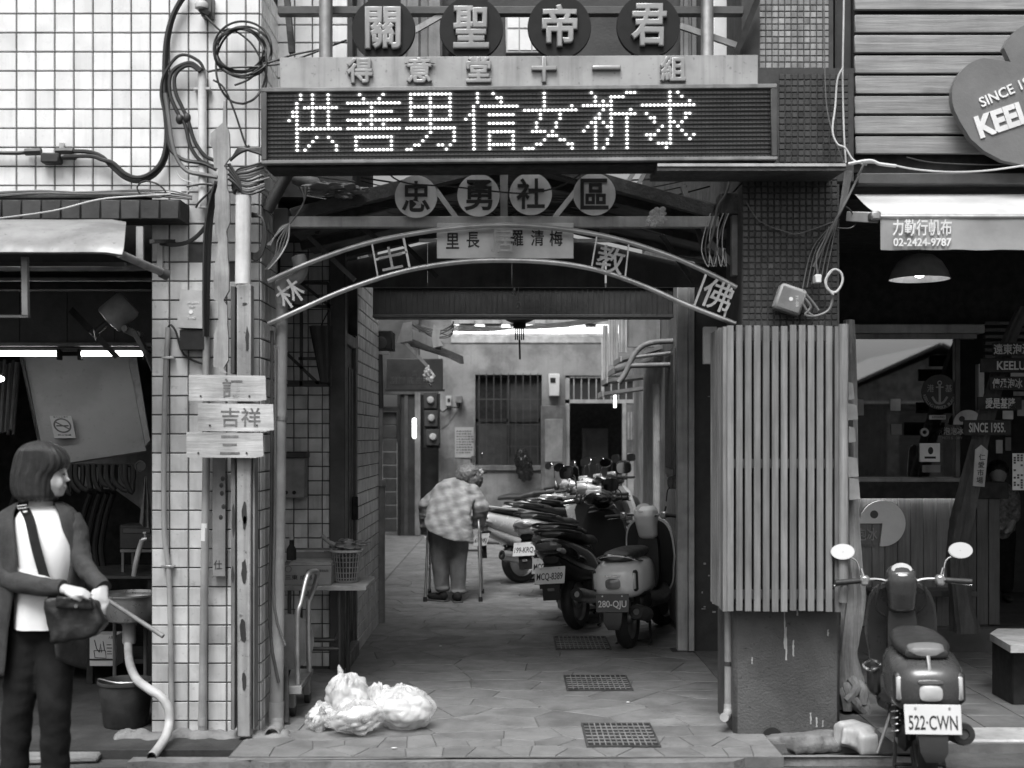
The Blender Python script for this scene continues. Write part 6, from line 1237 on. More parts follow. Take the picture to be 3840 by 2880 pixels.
hand(q, W(1795, 1968, D+.34), W(1792, 1985, D+.32), [W(1784, 1995, D+.28), W(1790, 1999, D+.27), W(1796, 1999, D+.27), W(1801, 1995, D+.28)], W(1806, 1982, D+.34), .95)
blob(q, .010, 3).build('body', m_skin, el)
q = M(); pe(q, D, (1754, 1778, .54), (46, 50, 38)); pe(q, D, (1772, 1798, .55), (40, 46, 40)); pe(q, D, (1730, 1785, .52), (22, 30, 24)); h = blob(q, .010, 2); wrinkle(h, .012, 26, 3); h.build('hair', m_hairg, el)
# trousers
q = M(); pc(q, D, (1650, 1990, 0), 44, (1652, 2110, .01), 33); pc(q, D, (1652, 2110, .01), 33, (1656, 2196, .02), 26); pe(q, D, (1658, 2206, .02), (28, 30, 11)); pc(q, D, (1716, 2000, 0), 44, (1717, 2110, -.01), 32); pc(q, D, (1717, 2110, -.01), 32, (1719, 2208, -.01), 25); pe(q, D, (1719, 2218, -.01), (28, 30, 11)); pe(q, D, (1684, 1975, .04), (68, 44, 46))
h = blob(q, .010, 3); wrinkle(h, .012, 9, 2, (1, 1, .45)); h.build('trousers', mat('grey_trousers', .2, .9, var=.2, scale=10, bump=.3, bscale=120), el)
# checked jacket
mj = mat('checked_jacket', .30, .9, var=.2, scale=12, bump=.4, bscale=120); nt = mj.node_tree; b_ = nt.nodes['Principled BSDF']; src = b_.inputs['Base Color'].links[0].from_socket
tc = nt.nodes.new('ShaderNodeTexCoord'); ck = []
for rot in (0, PI/2):
    mp_ = nt.nodes.new('ShaderNodeMapping'); mp_.inputs['Rotation'].default_value = (0, .35+rot, 0); wv = nt.nodes.new('ShaderNodeTexWave'); wv.inputs['Scale'].default_value = 3.0; wv.inputs['Distortion'].default_value = 5.0; wv.inputs['Detail'].default_value = 2
    nt.links.new(tc.outputs['Object'], mp_.inputs[0]); nt.links.new(mp_.outputs[0], wv.inputs[0]); mr = nt.nodes.new('ShaderNodeMapRange'); mr.inputs[3].default_value = .78; mr.inputs[4].default_value = 1.16; nt.links.new(wv.outputs['Fac'], mr.inputs[0]); ck.append(mr.outputs[0])
for s_ in ck:
    vm = nt.nodes.new('ShaderNodeVectorMath'); vm.operation = 'SCALE'; nt.links.new(src, vm.inputs[0]); nt.links.new(s_, vm.inputs['Scale']); src = vm.outputs[0]
nt.links.new(src, b_.inputs['Base Color'])
q = M(); rg_ = []
for cx_, cy_, hw_, tl_, dd, dp in ((1684, 1990, 94, 26, -.02, .20), (1683, 1965, 88, 22, .0, .19), (1682, 1930, 82, 12, .06, .17), (1688, 1895, 80, 8, .14, .165), (1700, 1860, 82, 8, .24, .15), (1712, 1832, 78, 10, .35, .125), (1720, 1812, 58, 10, .42, .09), (1728, 1800, 28, 6, .47, .05)):
    rr_ = []
    for j in range(28):
        a = 2*PI*j/28; c_ = W(cx_+hw_*math.cos(a), cy_+tl_*math.cos(a), D+dd); c_.y += dp*math.sin(a); c_.z += dp*.35*math.sin(a); rr_.append(c_)
    rg_.append(rr_)
q.loft(rg_)
pc(q, D, (1664, 1838, .34), 32, (1604, 1895, .30), 31); pc(q, D, (1603, 1895, .30), 33, (1598, 1972, .36), 25); pc(q, D, (1770, 1846, .33), 32, (1802, 1900, .27), 30); pc(q, D, (1803, 1900, .27), 32, (1796, 1955, .33), 24)
h = blob(q, .009, 3); wrinkle(h, .009, 9, 1, (.7, 1, 1.8)); h.build('jacket', mj, el)
for px, a, yy_ in ((1650, .5, -.02), (1716, .05, -.08)): rz_ = Matrix.Translation((XX(px, D), D+yy_+.03, 0)) @ Matrix.Rotation(.9 if px < 1700 else .15, 4, 'Z'); q = M(); q.ell((0, .045, .045), (.05, .125, .04), 14, 8, rz_); q.ell((0, -.04, .06), (.042, .05, .05), 12, 8, rz_); sh_ = blob(q, .008, 2).build('shoe', m_black, el); M().box(-.05, .05, -.09, .165, .002, .02, .008, rz_).build('sole', m_dgrey, sh_)
wf = thing('walking_frame', 'aluminium walking frame held by the stooped person', 'walking frame', (XX(1700, D), D+.35, 0))
xl, xr = XX(1604, D), XX(1793, D)
for x, dx in ((xl, -.03), (xr, .03)):
    M().tube([(x+dx*.8, D-.02, .0), (x+dx*.2, D+.12, .70), (x, D+.18, .775), (x, D+.42, .775), (x+dx*.2, D+.50, .70), (x+dx*.8, D+.62, .0)], .0125, 10, sm=3).build('side_frame', m_steel, wf)
    M().tube([(x, D+.2, .777), (x, D+.36, .777)], .017, 10).build('hand_grip', m_rub, wf)
    M().tube([(x+dx*.5, D+.06, .30), (x+dx*.5, D+.56, .30)], .009, 8).build('side_brace', m_steel, wf)
    for yy_ in (-.022, .622): M().lathe([(.021, 0), (.019, .05)], (x+dx*.8, D+yy_, .0), (0, 0, 1), 12).build('rubber_tip', m_rub, wf)
for z in (.45, .68): M().tube([(xl, D+.55-.03*(z > .5), z), (xr, D+.55-.03*(z > .5), z)], .011, 8).build('cross_bar', m_steel, wf)
# ---------------------------------------------------------------- person inside the shop
D = 12.2; p3 = thing('person', 'person in patterned top and dark trousers standing inside the shop', 'person', (XX(3745, D), D, 0))
q = M(); pc(q, D, (3728, 2010, 0), 32, (3725, 2110, 0), 24); pc(q, D, (3725, 2110, 0), 23, (3724, 2205, 0), 16); pc(q, D, (3765, 2010, 0), 32, (3770, 2110, 0), 24); pc(q, D, (3770, 2110, 0), 23, (3772, 2205, 0), 16); pc(q, D, (3746, 1985, 0), 50, (3746, 1860, .02), 52); pc(q, D, (3746, 1860, 0), 22, (3744, 1810, 0), 20); pe(q, D, (3742, 1775, 0), (32, 36, 42)); pc(q, D, (3700, 1860, 0), 22, (3702, 1940, -.1), 18); pc(q, D, (3702, 1940, -.1), 16, (3735, 1975, -.2), 12); pc(q, D, (3792, 1860, 0), 22, (3798, 1945, -.05), 18); pc(q, D, (3798, 1945, -.05), 16, (3785, 1985, -.18), 12)
hand(q, W(3735, 1975, D-.2), W(3748, 1980, D-.22), [W(3760, 1986, D-.25), W(3762, 1983, D-.24), W(3762, 1979, D-.23), W(3760, 1975, D-.22)], W(3748, 1968, D-.23), .9)
hand(q, W(3785, 1985, D-.18), W(3776, 1992, D-.2), [W(3766, 2000, D-.22), W(3765, 1997, D-.21), W(3764, 1993, D-.2), W(3766, 1989, D-.2)], W(3778, 1980, D-.22), .9)
blob(q, .012, 3).build('body', m_skin, p3)
q = M(); pc(q, D, (3746, 1975, 0), 56, (3746, 1862, .02), 58); pe(q, D, (3746, 1850, .01), (68, 36, 22)); pc(q, D, (3702, 1862, 0), 30, (3702, 1930, -.08), 26); pc(q, D, (3790, 1862, 0), 30, (3797, 1935, -.05), 26); h = blob(q, .012, 3); wrinkle(h, .012, 9, 3); h.build('top', mat('patterned_top', .22, .9, var=.7, scale=26, bump=.2), p3)
q = M(); pc(q, D, (3727, 2000, 0), 42, (3724, 2110, 0), 33); pc(q, D, (3724, 2110, 0), 33, (3723, 2200, 0), 27); pc(q, D, (3766, 2000, 0), 42, (3770, 2110, 0), 33); pc(q, D, (3770, 2110, 0), 33, (3772, 2200, 0), 27); blob(q, .012, 3).build('trousers', m_trou, p3)
q = M(); pe(q, D, (3742, 1762, .02), (38, 42, 40)); blob(q, .012, 2).build('hair', m_hair, p3)
for px in (3722, 3774): M().ell((XX(px, D), D-.04, .035), (.04, .11, .035), 12, 8).build('shoe', m_dgrey, p3)
# ================================================================ loose things in the alley mouth
def film(name, fac, v):
    m = bpy.data.materials.new(name); m.use_nodes = True; nt = m.node_tree; b = nt.nodes['Principled BSDF']; b.inputs['Base Color'].default_value = (v, v, v, 1); b.inputs['Roughness'].default_value = .22; b.inputs['Specular IOR Level'].default_value = .8
    t = nt.nodes.new('ShaderNodeBsdfTransparent'); x = nt.nodes.new('ShaderNodeMixShader'); n = nt.nodes.new('ShaderNodeTexNoise'); n.inputs['Scale'].default_value = 16; n.inputs['Detail'].default_value = 4
    r = nt.nodes.new('ShaderNodeMapRange'); r.inputs[1].default_value = .35; r.inputs[2].default_value = .65; r.inputs[3].default_value = fac-.1; r.inputs[4].default_value = fac+.1
    tc = nt.nodes.new('ShaderNodeTexCoord'); nt.links.new(tc.outputs['Object'], n.inputs['Vector']); nt.links.new(n.outputs['Fac'], r.inputs[0]); nt.links.new(r.outputs[0], x.inputs[0]); nt.links.new(t.outputs[0], x.inputs[1]); nt.links.new(b.outputs[0], x.inputs[2]); nt.links.new(x.outputs[0], nt.nodes['Material Output'].inputs[0]); return m
m_bag = film('bag_film', .45, .8); m_bagd = film('clear_bag_film', .32, .75)
def sack(c, r, seed, amp=.03, sc=9, n=56, m_=36, pleat=0):
    q = M(); c = Vector(c); vs = []; fs = []
    for i in range(m_+1):
        t = PI*i/m_
        for j in range(n):
            a = 2*PI*j/n; d = Vector((math.sin(t)*math.cos(a), math.sin(t)*math.sin(a), -math.cos(t)))
            p = d*sc*.16+Vector((seed*5.1, seed, seed*2.2)); dv = _nz.voronoi(p*1.5+Vector((.3*_nz.noise(p*2), 0, .3*_nz.noise(p*2.2+Vector((9, 1, 4))))))[0]; d2_ = _nz.voronoi(p*3.4)[0]
            k = 1+amp/min(r)*(1.2*min(.55, dv[1]-dv[0])+.12*min(.5, d2_[1]-d2_[0])+1.3*_nz.noise(p*.7)-.6)+pleat*math.sin(11*a+4*_nz.noise(p))*max(0, d.z)**2
            v = Vector((d.x*r[0], d.y*r[1], d.z*r[2]))*k+c; v.z = max(v.z, .007); vs.append(v)
    for i in range(m_):
        for j in range(n): fs.append((i*n+j, i*n+(j+1) % n, (i+1)*n+(j+1) % n, (i+1)*n+j))
    return q.add(vs, fs)
def gbag(label, px, py, D, r, seed, mt, knot=None, amp=.02):
    t = thing('rubbish_bag', label, 'rubbish bag', (XX(px, D), D, 0), 'rubbish bags on the paving'); c = W(px, py, D)
    sack(c, r, seed, amp, 9, 72, 48, pleat=.10 if knot else .03).build('bag', mt, t, ang=180)
    rr = random.Random(seed)
    for i in range(7):
        d = Vector((rr.uniform(-1, 1), rr.uniform(-1, 1), rr.uniform(-.8, .5))); d.normalize(); cc = c+Vector((d.x*r[0]*.42, d.y*r[1]*.42, d.z*r[2]*.42)); f_ = rr.uniform(.36, .5)
        sack(cc, (r[0]*f_*rr.uniform(.8, 1.3), r[1]*f_, r[2]*f_), seed*10+i, .012, 9, 20, 12).build('crumpled_content', (m_white, m_lgrey, m_white, m_white)[rr.randint(0, 3)] if mt is m_bag else (m_white, m_grey, m_dark, m_white)[rr.randint(0, 3)], t, ang=180)
    if knot:
        kx, ky, tx, ty = knot; a = W(kx, ky, D); b = W(tx, ty, D)
        q = M(); q.tube([a-Vector((0, 0, .05)), a, a+(b-a)*.5, b], [.05, .012, .02, .006], 12, sm=4); wrinkle(q, .006, 40, seed); q.build('twisted_neck', mt, t)
        q = M(); q.tube([a, a+Vector((-.03, -.02, -.01)), a+Vector((-.055, -.02, -.04))], [.012, .02, .012], 8, sm=3); q.build('knot_ear', mt, t)
    return t
gbag('tied rubbish bag standing upright with a twisted neck', 1300, 2625, 7.0, (.125, .12, .155), 1, m_bag, (1282, 2548, 1270, 2492))
gbag('plain white rubbish bag at the back of the heap', 1425, 2640, 7.05, (.085, .09, .13), 2, m_bag)
gbag('large bulging rubbish bag at the right of the heap', 1512, 2655, 6.88, (.165, .15, .125), 3, m_bag)
gbag('small flat bag at the left end of the heap', 1205, 2690, 6.84, (.09, .09, .085), 4, m_bagd)
gbag('dirty clear rubbish bag lying at the front of the heap', 1328, 2692, 6.72, (.16, .11, .09), 5, m_bagd)
q = sack((0, 0, 0), (.05, .03, .035), 6, .01); 
# drain grates
for k, (xa, xb, ya, yb_) in enumerate(((2195, 2478, 2722, 2805), (2142, 2376, 2541, 2594), (2100, 2296, 2394, 2440))):
    D0, D1 = H*F/(yb_-CY), H*F/(ya-CY); x0, x1 = XX(xa-10 if k else 2208, D0), XX(xb-8, D0)
    t = thing('drain_grate', ('nearest', 'middle', 'farthest')[k]+' of the three steel drain grates set in the paving', 'grate', ((x0+x1)/2, (D0+D1)/2, 0), 'drain grates in the paving')
    M().box(x0, x1, D0, D1, .009, .0105).build('pit_shade_sheet', m_black, t, smooth=False)  # flat black sheet stands in for the shade down in the pit
    for a in ((x0-.012, x0, D0-.012, D1+.012), (x1, x1+.012, D0-.012, D1+.012), (x0, x1, D0-.012, D0), (x0, x1, D1, D1+.012)): M().box(*a, .004, .016, .001).build('frame_bar', m_rust, t)
    n = 12
    for i in range(1, n): x = x0+(x1-x0)*i/n; M().box(x-.003, x+.003, D0, D1, .0106, .017).build('bar', m_grey, t, smooth=False)
    for j in range(1, 7): y = D0+(D1-D0)*j/7; M().box(x0, x1, y-.004, y+.004, .0106, .0165).build('cross_bar', m_grey, t, smooth=False)
# folding table with boxes and basket
D = 7.95; tbz = ZZ(2198, D); ft_ = thing('folding_table', 'metal edged folding table against the shaded tiled wall', 'table', (XX(1200, D), D+.2, 0))
M().box(XX(1020, D), XX(1372, D), D, D+.55, tbz-.022, tbz, .006).build('top', m_lgrey, ft_); M().box(XX(1020, D), XX(1374, D), D-.006, D, tbz-.028, tbz+.002, .002).build('edge_strip', m_steel, ft_)
for x in (XX(1080, D), XX(1268, D)):
    for yy_ in (D+.05, D+.48): M().tube([(x, yy_, tbz-.03), (x, yy_, 0)], .0125, 8).build('leg', m_dark, ft_)
M().tube([(XX(1268, D), D+.05, .36), (XX(1255, D), D+.05, .315), (XX(1235, D), D+.05, .305), (XX(1090, D), D+.05, .305)], .0135, 8, sm=3).build('brace', m_dark, ft_); M().tube([(XX(1268, D), D+.05, .25), (XX(1090, D), D+.05, .25)], .0135, 8).build('brace', m_dark, ft_)
m_cart = mat('cardboard', .22, .8, var=.12, scale=5, stain=.15, bump=.15)
cb = thing('printed_carton', 'cardboard carton with printed characters on the folding table', 'carton', (XX(1150, D), D+.1, tbz)); cz = tbz+.002
M().box(XX(1040, D), XX(1240, D), D+.03, D+.33, cz, cz+.125, .003).build('box', m_cart, cb); M().text('三東 成男', W(1120, 2165, D+.028), .03, .17, .0005, .006).build('lettering', m_ink, cb); M().text('台灣省埔里鎮農會監製', W(1190, 2140, D+.028), .016, .14, .0004).build('lettering', m_dgrey, cb)
q = M().lathe([(.021, 0), (.021, .001), (.018, .001), (.018, 0)], W(1081, 2134, D+.0295), (0, -1, 0), 20, cap=False); q.build('printed_seal', m_dgrey, cb)
nw = thing('paper_stack', 'stack of newspapers lying on the printed carton', 'papers', W(1150, 2116, D+.1))
for k in range(4): M().box(XX(1078+k*2, D), XX(1236-k, D), D+.05+k*.004, D+.30, cz+.127+k*.005, cz+.1315+k*.005, .001).build('newspaper', m_lgrey, nw)
c2 = thing('open_carton', 'pale open carton standing behind the newspapers on the table', 'carton', W(1165, 2060, D+.34)); M().box(XX(1092, D+.35), XX(1246, D+.35), D+.35, D+.5, cz, ZZ(2062, D+.35), .003).build('box', m_cart, c2); M().box(XX(1092, D+.35), XX(1246, D+.35), D+.345, D+.349, ZZ(2070, D+.35), ZZ(2063, D+.35)).build('rim', m_lgrey, c2)
M().text('BOINET', W(1228, 2068, D+.343), .008, .045, .0004).build('lettering', m_ink, c2)
bk_ = thing('plastic_basket', 'plastic lattice basket on the folding table', 'basket', W(1298, 2175, D+.2)); bx, by = XX(1298, D+.2), D+.22
lat = M(); hb_ = .215
for i in range(26):
    a = 2*PI*i/26; lat.bar((bx+.075*math.cos(a), by+.075*math.sin(a), cz+.01), (bx+.098*math.cos(a), by+.098*math.sin(a), cz+hb_-.02), .007, .004)
for z, r in ((.03, .077), (.065, .081), (.10, .085), (.135, .089), (.165, .092)):
    lat.tube([(bx+r*math.cos(2*PI*i/26), by+r*math.sin(2*PI*i/26), cz+z) for i in range(27)], .0035, 4, caps=False)
lat.build('lattice', m_grey, bk_, kind='stuff')
M().lathe([(.098, 0), (.108, .004), (.108, .014), (.1, .018), (.095, .004)], (bx, by, cz+hb_-.02), (0, 0, 1), 30, cap=False).build('rim', m_lgrey, bk_); M().lathe([(.001, 0), (.076, .0), (.077, .012)], (bx, by, cz+.001), (0, 0, 1), 26, cap=False).build('base', m_grey, bk_)
M().lathe([(.07, .015), (.085, .16), (.02, .17)], (bx, by, cz), (0, 0, 1), 20).build('dark_contents', m_dark, bk_)
q = sack((bx+.02, by, cz+.24), (.11, .07, .035), 8, .022); 
pb = thing('crumpled_bag', 'crumpled plastic bag lying on top of the lattice basket', 'plastic bag', (bx, by, cz+.2)); q.build('bag', mat('grey_film', .2, .35, var=.3, stain=.2), pb, ang=180); M().tube([(bx-.08, by, cz+.24), (bx-.12, by-.01, cz+.265), (bx-.16, by, cz+.30)], [.02, .012, .016], 8, sm=3).build('bag_handle', MT['grey_film'], pb)
bt = thing('dark_bottle', 'small dark bottle behind the pipe on the folding table', 'bottle', W(1070, 2110, D+.04)); M().lathe([(.03, 0), (.032, .01), (.032, .07), (.014, .10), (.012, .13)], (XX(1072, D), D+.2, cz+.145), (0, 0, 1), 16).build('glass', m_black, bt); M().lathe([(.014, .13), (.014, .15)], (XX(1072, D), D+.2, cz+.145), (0, 0, 1), 12).build('cap', m_lgrey, bt)
# hand trolley
tr_ = thing('platform_trolley', 'steel platform trolley with tall folding handle beside the pipe', 'trolley', (XX(1110, 7.2), 7.3, 0)); D = 7.12
hp_ = [(1116, 2580, 7.12), (1114, 2420, 7.12), (1116, 2300, 7.12), (1128, 2260, 7.14), (1146, 2180, 7.2), (1160, 2150, 7.24), (1178, 2142, 7.32), (1190, 2150, 7.4), (1180, 2195, 7.46), (1164, 2240, 7.5), (1157, 2270, 7.5), (1157, 2400, 7.5), (1160, 2520, 7.5)]
M().tube([W(*p) for p in hp_], .0155, 12, sm=4).build('handle', m_steel, tr_)
dk = M(); z0 = .165; dk.prism([(XX(1075, 7.1), 7.08), (XX(1129, 7.1), 7.08), (XX(1168, 7.55), 7.62), (XX(1085, 7.55), 7.62)], z0, z0+.028, plane='xy'); dk.build('deck', m_grey, tr_)
M().box(XX(1070, 7.06), XX(1131, 7.06), 7.055, 7.078, z0-.012, z0+.034, .003).build('front_rail', m_lgrey, tr_)
for x, y in ((XX(1095, 7.15), 7.16), (XX(1150, 7.5), 7.52)):
    M().box(x-.018, x+.018, y-.03, y+.03, .06, z0-.001, .003).build('caster_fork', m_steel, tr_); wl_ = M().lathe([(.01, -.016), (.045, -.014), (.048, 0), (.045, .014), (.01, .016)], (x, y+.02, .048), (1, 0, 0), 20); wl_.build('caster_wheel', m_rub, tr_)
rl = thing('hose_reel', 'round grey drum half hidden behind the trolley handle', 'drum', W(1075, 2440, 7.75)); M().lathe([(.05, -.08), (.17, -.075), (.175, -.05), (.16, -.04), (.16, .04), (.175, .05), (.17, .075), (.05, .08)], (XX(1062, 7.75), 7.78, .33), (.5, -1, .15), 30).build('drum', m_grey, rl); M().box(XX(1050, 7.75), XX(1110, 7.75), 7.76, 7.84, .0, .18, .01).build('cradle', m_dgrey, rl)
ln_ = M().bar(W(1066, 2500, 7.0), W(1070, 2710, 6.95), .045, .012, .002); tag(ln_.build('wooden_lath', m_rust), 'narrow dark slat leaning on the foot of the grey pipe', 'lath')
# electric box on the shaded wall, bracket frame and folded umbrella
D = 8.5; eb = thing('electric_box', 'grey electric cabinet on the shaded tiled wall', 'cabinet', W(1105, 1870, D)); M().box(XX(1040, D), XX(1143, D), D, 8.62, ZZ(1868, D), ZZ(1715, D), .005).build('cabinet', m_grey, eb); M().box(XX(1030, D), XX(1150, D), D-.04, 8.63, ZZ(1716, D), ZZ(1696, D), .004).build('hood', m_dark, eb)
for px in (1073, 1103): M().lathe([(.013, 0), (.013, .006)], W(px, 1847, D-.0005), (0, -1, 0), 14).build('knockout', m_black, eb)
D = 8.35; wfz = thing('wall_frame', 'dark steel shelf frame fixed high on the shaded tiled wall', 'frame', W(1150, 1310, D))
for a, b in (((1060, 1146), (1238, 1150)), ((1066, 1060), (1230, 1062)), ((1232, 1060), (1236, 1446)), ((1130, 1150), (1130, 1446)), ((1060, 1445), (1238, 1445)), ((1075, 1325), (1195, 1440)), ((1120, 1345), (1195, 1345)), ((1080, 1435), (1235, 1435)), ((1090, 1030), (1245, 1155))): M().bar(W(*a, D), W(*b, D), .02, .02).build('angle_bar', m_dark, wfz)
um = thing('folded_umbrella', 'dark folded umbrella hanging in the steel frame', 'umbrella', W(1210, 1430, D-.05)); q = M(); rings = []
for i in range(13):
    t = i/12; c = W(1203+16*t, 1222+212*t, D-.04); r = .072*(1-t)+.03*t
    rings.append([c+Vector((math.cos(a)*r*(1+.16*math.sin(5*a)), math.sin(a)*r*.6*(1+.16*math.sin(5*a)), 0)) for a in [2*PI*j/30 for j in range(30)]])
q.loft(rings).build('cloth', m_dark, um); M().tube([W(1203, 1222, D-.04), W(1240, 1150, D)], .004, 6).build('hook', m_black, um)
# torn awning remains and pole at the left of the alley
D = 12.5; ta = thing('torn_awning', 'torn sheet awning hanging from the left wall of the alley', 'awning', W(1580, 1350, D))
q = M(); q.prism([(XX(a, D), ZZ(b, D)) for a, b in ((1520, 1245), (1560, 1262), (1735, 1335), (1738, 1362), (1725, 1362), (1680, 1340), (1550, 1300), (1500, 1285))], D, D+.1); q.build('sheet', m_rust, ta)
M().bar(W(1540, 1250, D-.1), W(1660, 1300, D-.1), .02, .09).build('rail', m_grey, ta); M().bar(W(1520, 1285, D-.1), W(1605, 1375, D-.1), .02, .03).build('strut', m_grey, ta); M().bar(W(1605, 1375, D-.1), W(1632, 1412, D-.1), .015, .015).build('strut', m_lgrey, ta)
q = sack(W(1605, 1415, D-.1), (.05, .03, .09), 11, .02); q.build('torn_cloth', m_lgrey, ta, ang=180)
M().prism([(XX(a, D), ZZ(b, D)) for a, b in ((1630, 1220), (1655, 1245), (1650, 1275), (1665, 1300), (1628, 1308), (1622, 1270))], D-.15, D-.14).build('torn_sheet', m_lgrey, ta); M().prism([(XX(a, D), ZZ(b, D)) for a, b in ((1515, 1215), (1548, 1210), (1550, 1280), (1490, 1290), (1500, 1265))], D-.12, D-.11).build('torn_sheet', m_grey, ta)
ac = thing('vent_unit', 'dark ventilator box high on the left alley wall', 'ventilator', W(1425, 1290, 10.9)); D = 10.9; M().box(XX(1395, D), XX(1470, D), D, D+.3, ZZ(1310, D), ZZ(1240, D), .006).build('case', m_black, ac); M().lathe([(.05, 0), (.055, .01), (.045, .012)], W(1428, 1285, D), (0, -1, 0), 20).build('fan_ring', m_dark, ac); M().box(XX(1393, D), XX(1460, D), D-.05, D, ZZ(1328, D), ZZ(1318, D)).build('shelf', m_lgrey, ac)
lp = thing('alley_pole', 'grey pipe running up the end of the tiled side wall', 'pipe', (XX(1425, 10.78), 10.78, 0)); D = 10.8
M().tube([(XX(1424, D), D, 0), (XX(1424, D), D, ZZ(1820, D))], .045, 14).build('lower_pipe', m_grey, lp); M().tube([(XX(1424, D), D, ZZ(1820, D)), (XX(1426, D), D, ZZ(1530, D))], .022, 12).build('upper_pipe', m_grey, lp); M().tube([(XX(1426, D), D, ZZ(1530, D)), (XX(1422, D), D, ZZ(1330, D))], .03, 12).build('sleeve_pipe', m_dark, lp); M().lathe([(.055, 0), (.055, .05)], (XX(1424, D), D, ZZ(1822, D)), (0, 0, 1), 14).build('collar', m_grey, lp)
hs_ = thing('hanging_shop_sign', 'dark hanging shop sign with faint characters in the alley', 'sign', W(1545, 1465, 15)); D = 15
M().box(XX(1450, D), XX(1660, D), D, D+.08, ZZ(1463, D), ZZ(1345, D), .006).build('board', m_dark, hs_)
for k, chh in enumerate('刮腳底皮'): M().text(chh, W(1475+k*32, 1427, D-.003), .085, .08, .001).build('character', m_dgrey, hs_)
for k, chh in enumerate('藥膏'): M().text(chh, W(1510+k*45, 1400, D-.003), .07, .07, .001).build('character', m_dgrey, hs_)
M().box(XX(1445, D), XX(1668, D), D-.02, D, ZZ(1468, D), ZZ(1460, D)).build('lower_rail', m_black, hs_)
# electricity meters
D = 20.2; mp2 = thing('meter_board', 'black board with three round electricity meters at the alley end', 'meter board', W(1615, 1680, D)); M().box(XX(1588, D), XX(1650, D), D, D+.06, ZZ(1680, D), ZZ(1475, D), .005).build('board', m_black, mp2)
for k, (px, py) in enumerate(((1615, 1500), (1618, 1567), (1624, 1638))):
    mt_2 = M().box(XX(px-26, D), XX(px+24, D), D-.05, D-.001, ZZ(py+32, D), ZZ(py-28, D), .006).build('meter', m_dark, mp2); M().lathe([(.056, 0), (.058, .03), (.045, .05), (.001, .055)], W(px, py, D-.05), (0, -1, 0), 22).build('dial', m_lgrey, mt_2)
sm_ = thing('small_meter', 'small grey meter and switch plate on the far plaster wall', 'meter', W(1720, 1530, 20.55)); D = 20.52; M().box(XX(1708, D), XX(1734, D), D-.08, D+.07, ZZ(1512, D), ZZ(1484, D), .01).build('meter_case', m_grey, sm_); M().box(XX(1672, D), XX(1692, D), D, D+.07, ZZ(1522, D), ZZ(1484, D), .004).build('switch_plate', m_lgrey, sm_); M().box(XX(1678, D), XX(1688, D), D-.006, D-.0005, ZZ(1508, D), ZZ(1494, D)).build('switch', m_black, sm_)
M().tube([W(1645, 1530, D), W(1660, 1545, D), W(1685, 1528, D), W(1720, 1528, D), W(1722, 1510, D)], .012, 6, sm=3).build('lead_wire', m_black, sm_)
wm = thing('white_meter_box', 'white box with dark window beside the barred window', 'box', W(2078, 1486, 20.5)); D = 20.5; M().box(XX(2058, D), XX(2098, D), D-.05, D+.09, ZZ(1485, D), ZZ(1402, D), .008).build('case', m_white, wm); M().box(XX(2063, D), XX(2083, D), D-.056, D-.051, ZZ(1436, D), ZZ(1417, D)).build('window', m_black, wm)
nt_ = thing('paper_notice', 'faded printed notice on the far plaster wall', 'notice', W(1742, 1712, 20.58)); D = 20.58; M().box(XX(1706, D), XX(1776, D), D, D+.015, ZZ(1716, D), ZZ(1602, D)).build('sheet', mat('faded_paper', .38, .8, var=.1), nt_, smooth=False)
for j in range(9):
    x = 1712
    while x < 1768: wv_ = rs.uniform(3, 9); M().box(XX(x, D), XX(x+wv_, D), D-.004, D-.001, ZZ(1615+j*10+4, D), ZZ(1615+j*10, D)).build('printed_word', m_dgrey, nt_, smooth=False); x += wv_+rs.uniform(2, 5)
# bare cement patches on the plaster
for k, pl in enumerate((((1655, 1705), (1668, 1722), (1690, 1715), (1730, 1720), (1750, 1735), (1778, 1738), (1780, 1830), (1650, 1830)), ((1652, 1540), (1690, 1530), (1715, 1540), (1680, 1590), (1655, 1610)))):
    o = M().prism([(XX(a, 20.59), ZZ(b, 20.59)) for a, b in pl], 20.59, 20.605); o.build('bare_cement_patch', m_grey, bk, smooth=False)
bgz = thing('black_bag_heap', 'black plastic sack hanging at the door of the far house', 'sack', W(1965, 1780, 20.3)); sack(W(1965, 1745, 20.3), (.17, .14, .24), 14, .04).build('sack', mat('black_plastic_sack', .02, .25, var=.2), bgz, ang=180)
vl = thing('door_lamp', 'short bright lamp tube glowing above the dark doorway', 'lamp', W(2305, 1520, 19.5)); D = 19.5; M().tube([W(2306, 1480, D), W(2306, 1528, D)], .022, 12).build('tube', mat('soft_tube', .9, .4, emit=1.6, bump=0), vl); M().lathe([(.03, 0), (.03, .03)], W(2306, 1478, D), (0, 0, 1), 12).build('holder', m_lgrey, vl)
# sheet metal hoods stacked along the right wall
for k, (D, xl_, yt, yb2) in enumerate(((11.2, 2330, 1300, 1352), (12.0, 2305, 1345, 1395), (13.0, 2278, 1388, 1432), (14.2, 2262, 1425, 1482))):
    t = thing('sheet_hood', ('first', 'second', 'third', 'fourth')[k]+' of the sheet metal window hoods stepping back along the right wall', 'hood', W(2420, yb2, D), 'sheet hoods on the right alley wall'); xw = 1.345 if D < 13 else 1.99; xa_ = XX(xl_, D)
    M().prism([(xa_, ZZ(yb2-12, D)), (xw, ZZ(yb2-60, D)), (xw, ZZ(yb2-45, D)), (xa_, ZZ(yb2, D))], D, D+.75).build('tray', m_grey, t, smooth=False); M().box(xa_-.01, xa_+.005, D-.01, D+.76, ZZ(yb2+4, D), ZZ(yb2-16, D)).build('lip', m_lgrey, t)
hx = thing('ribbed_panel', 'pale ribbed sheet panels hanging above the window hoods', 'panel', W(2310, 1320, 12.5))
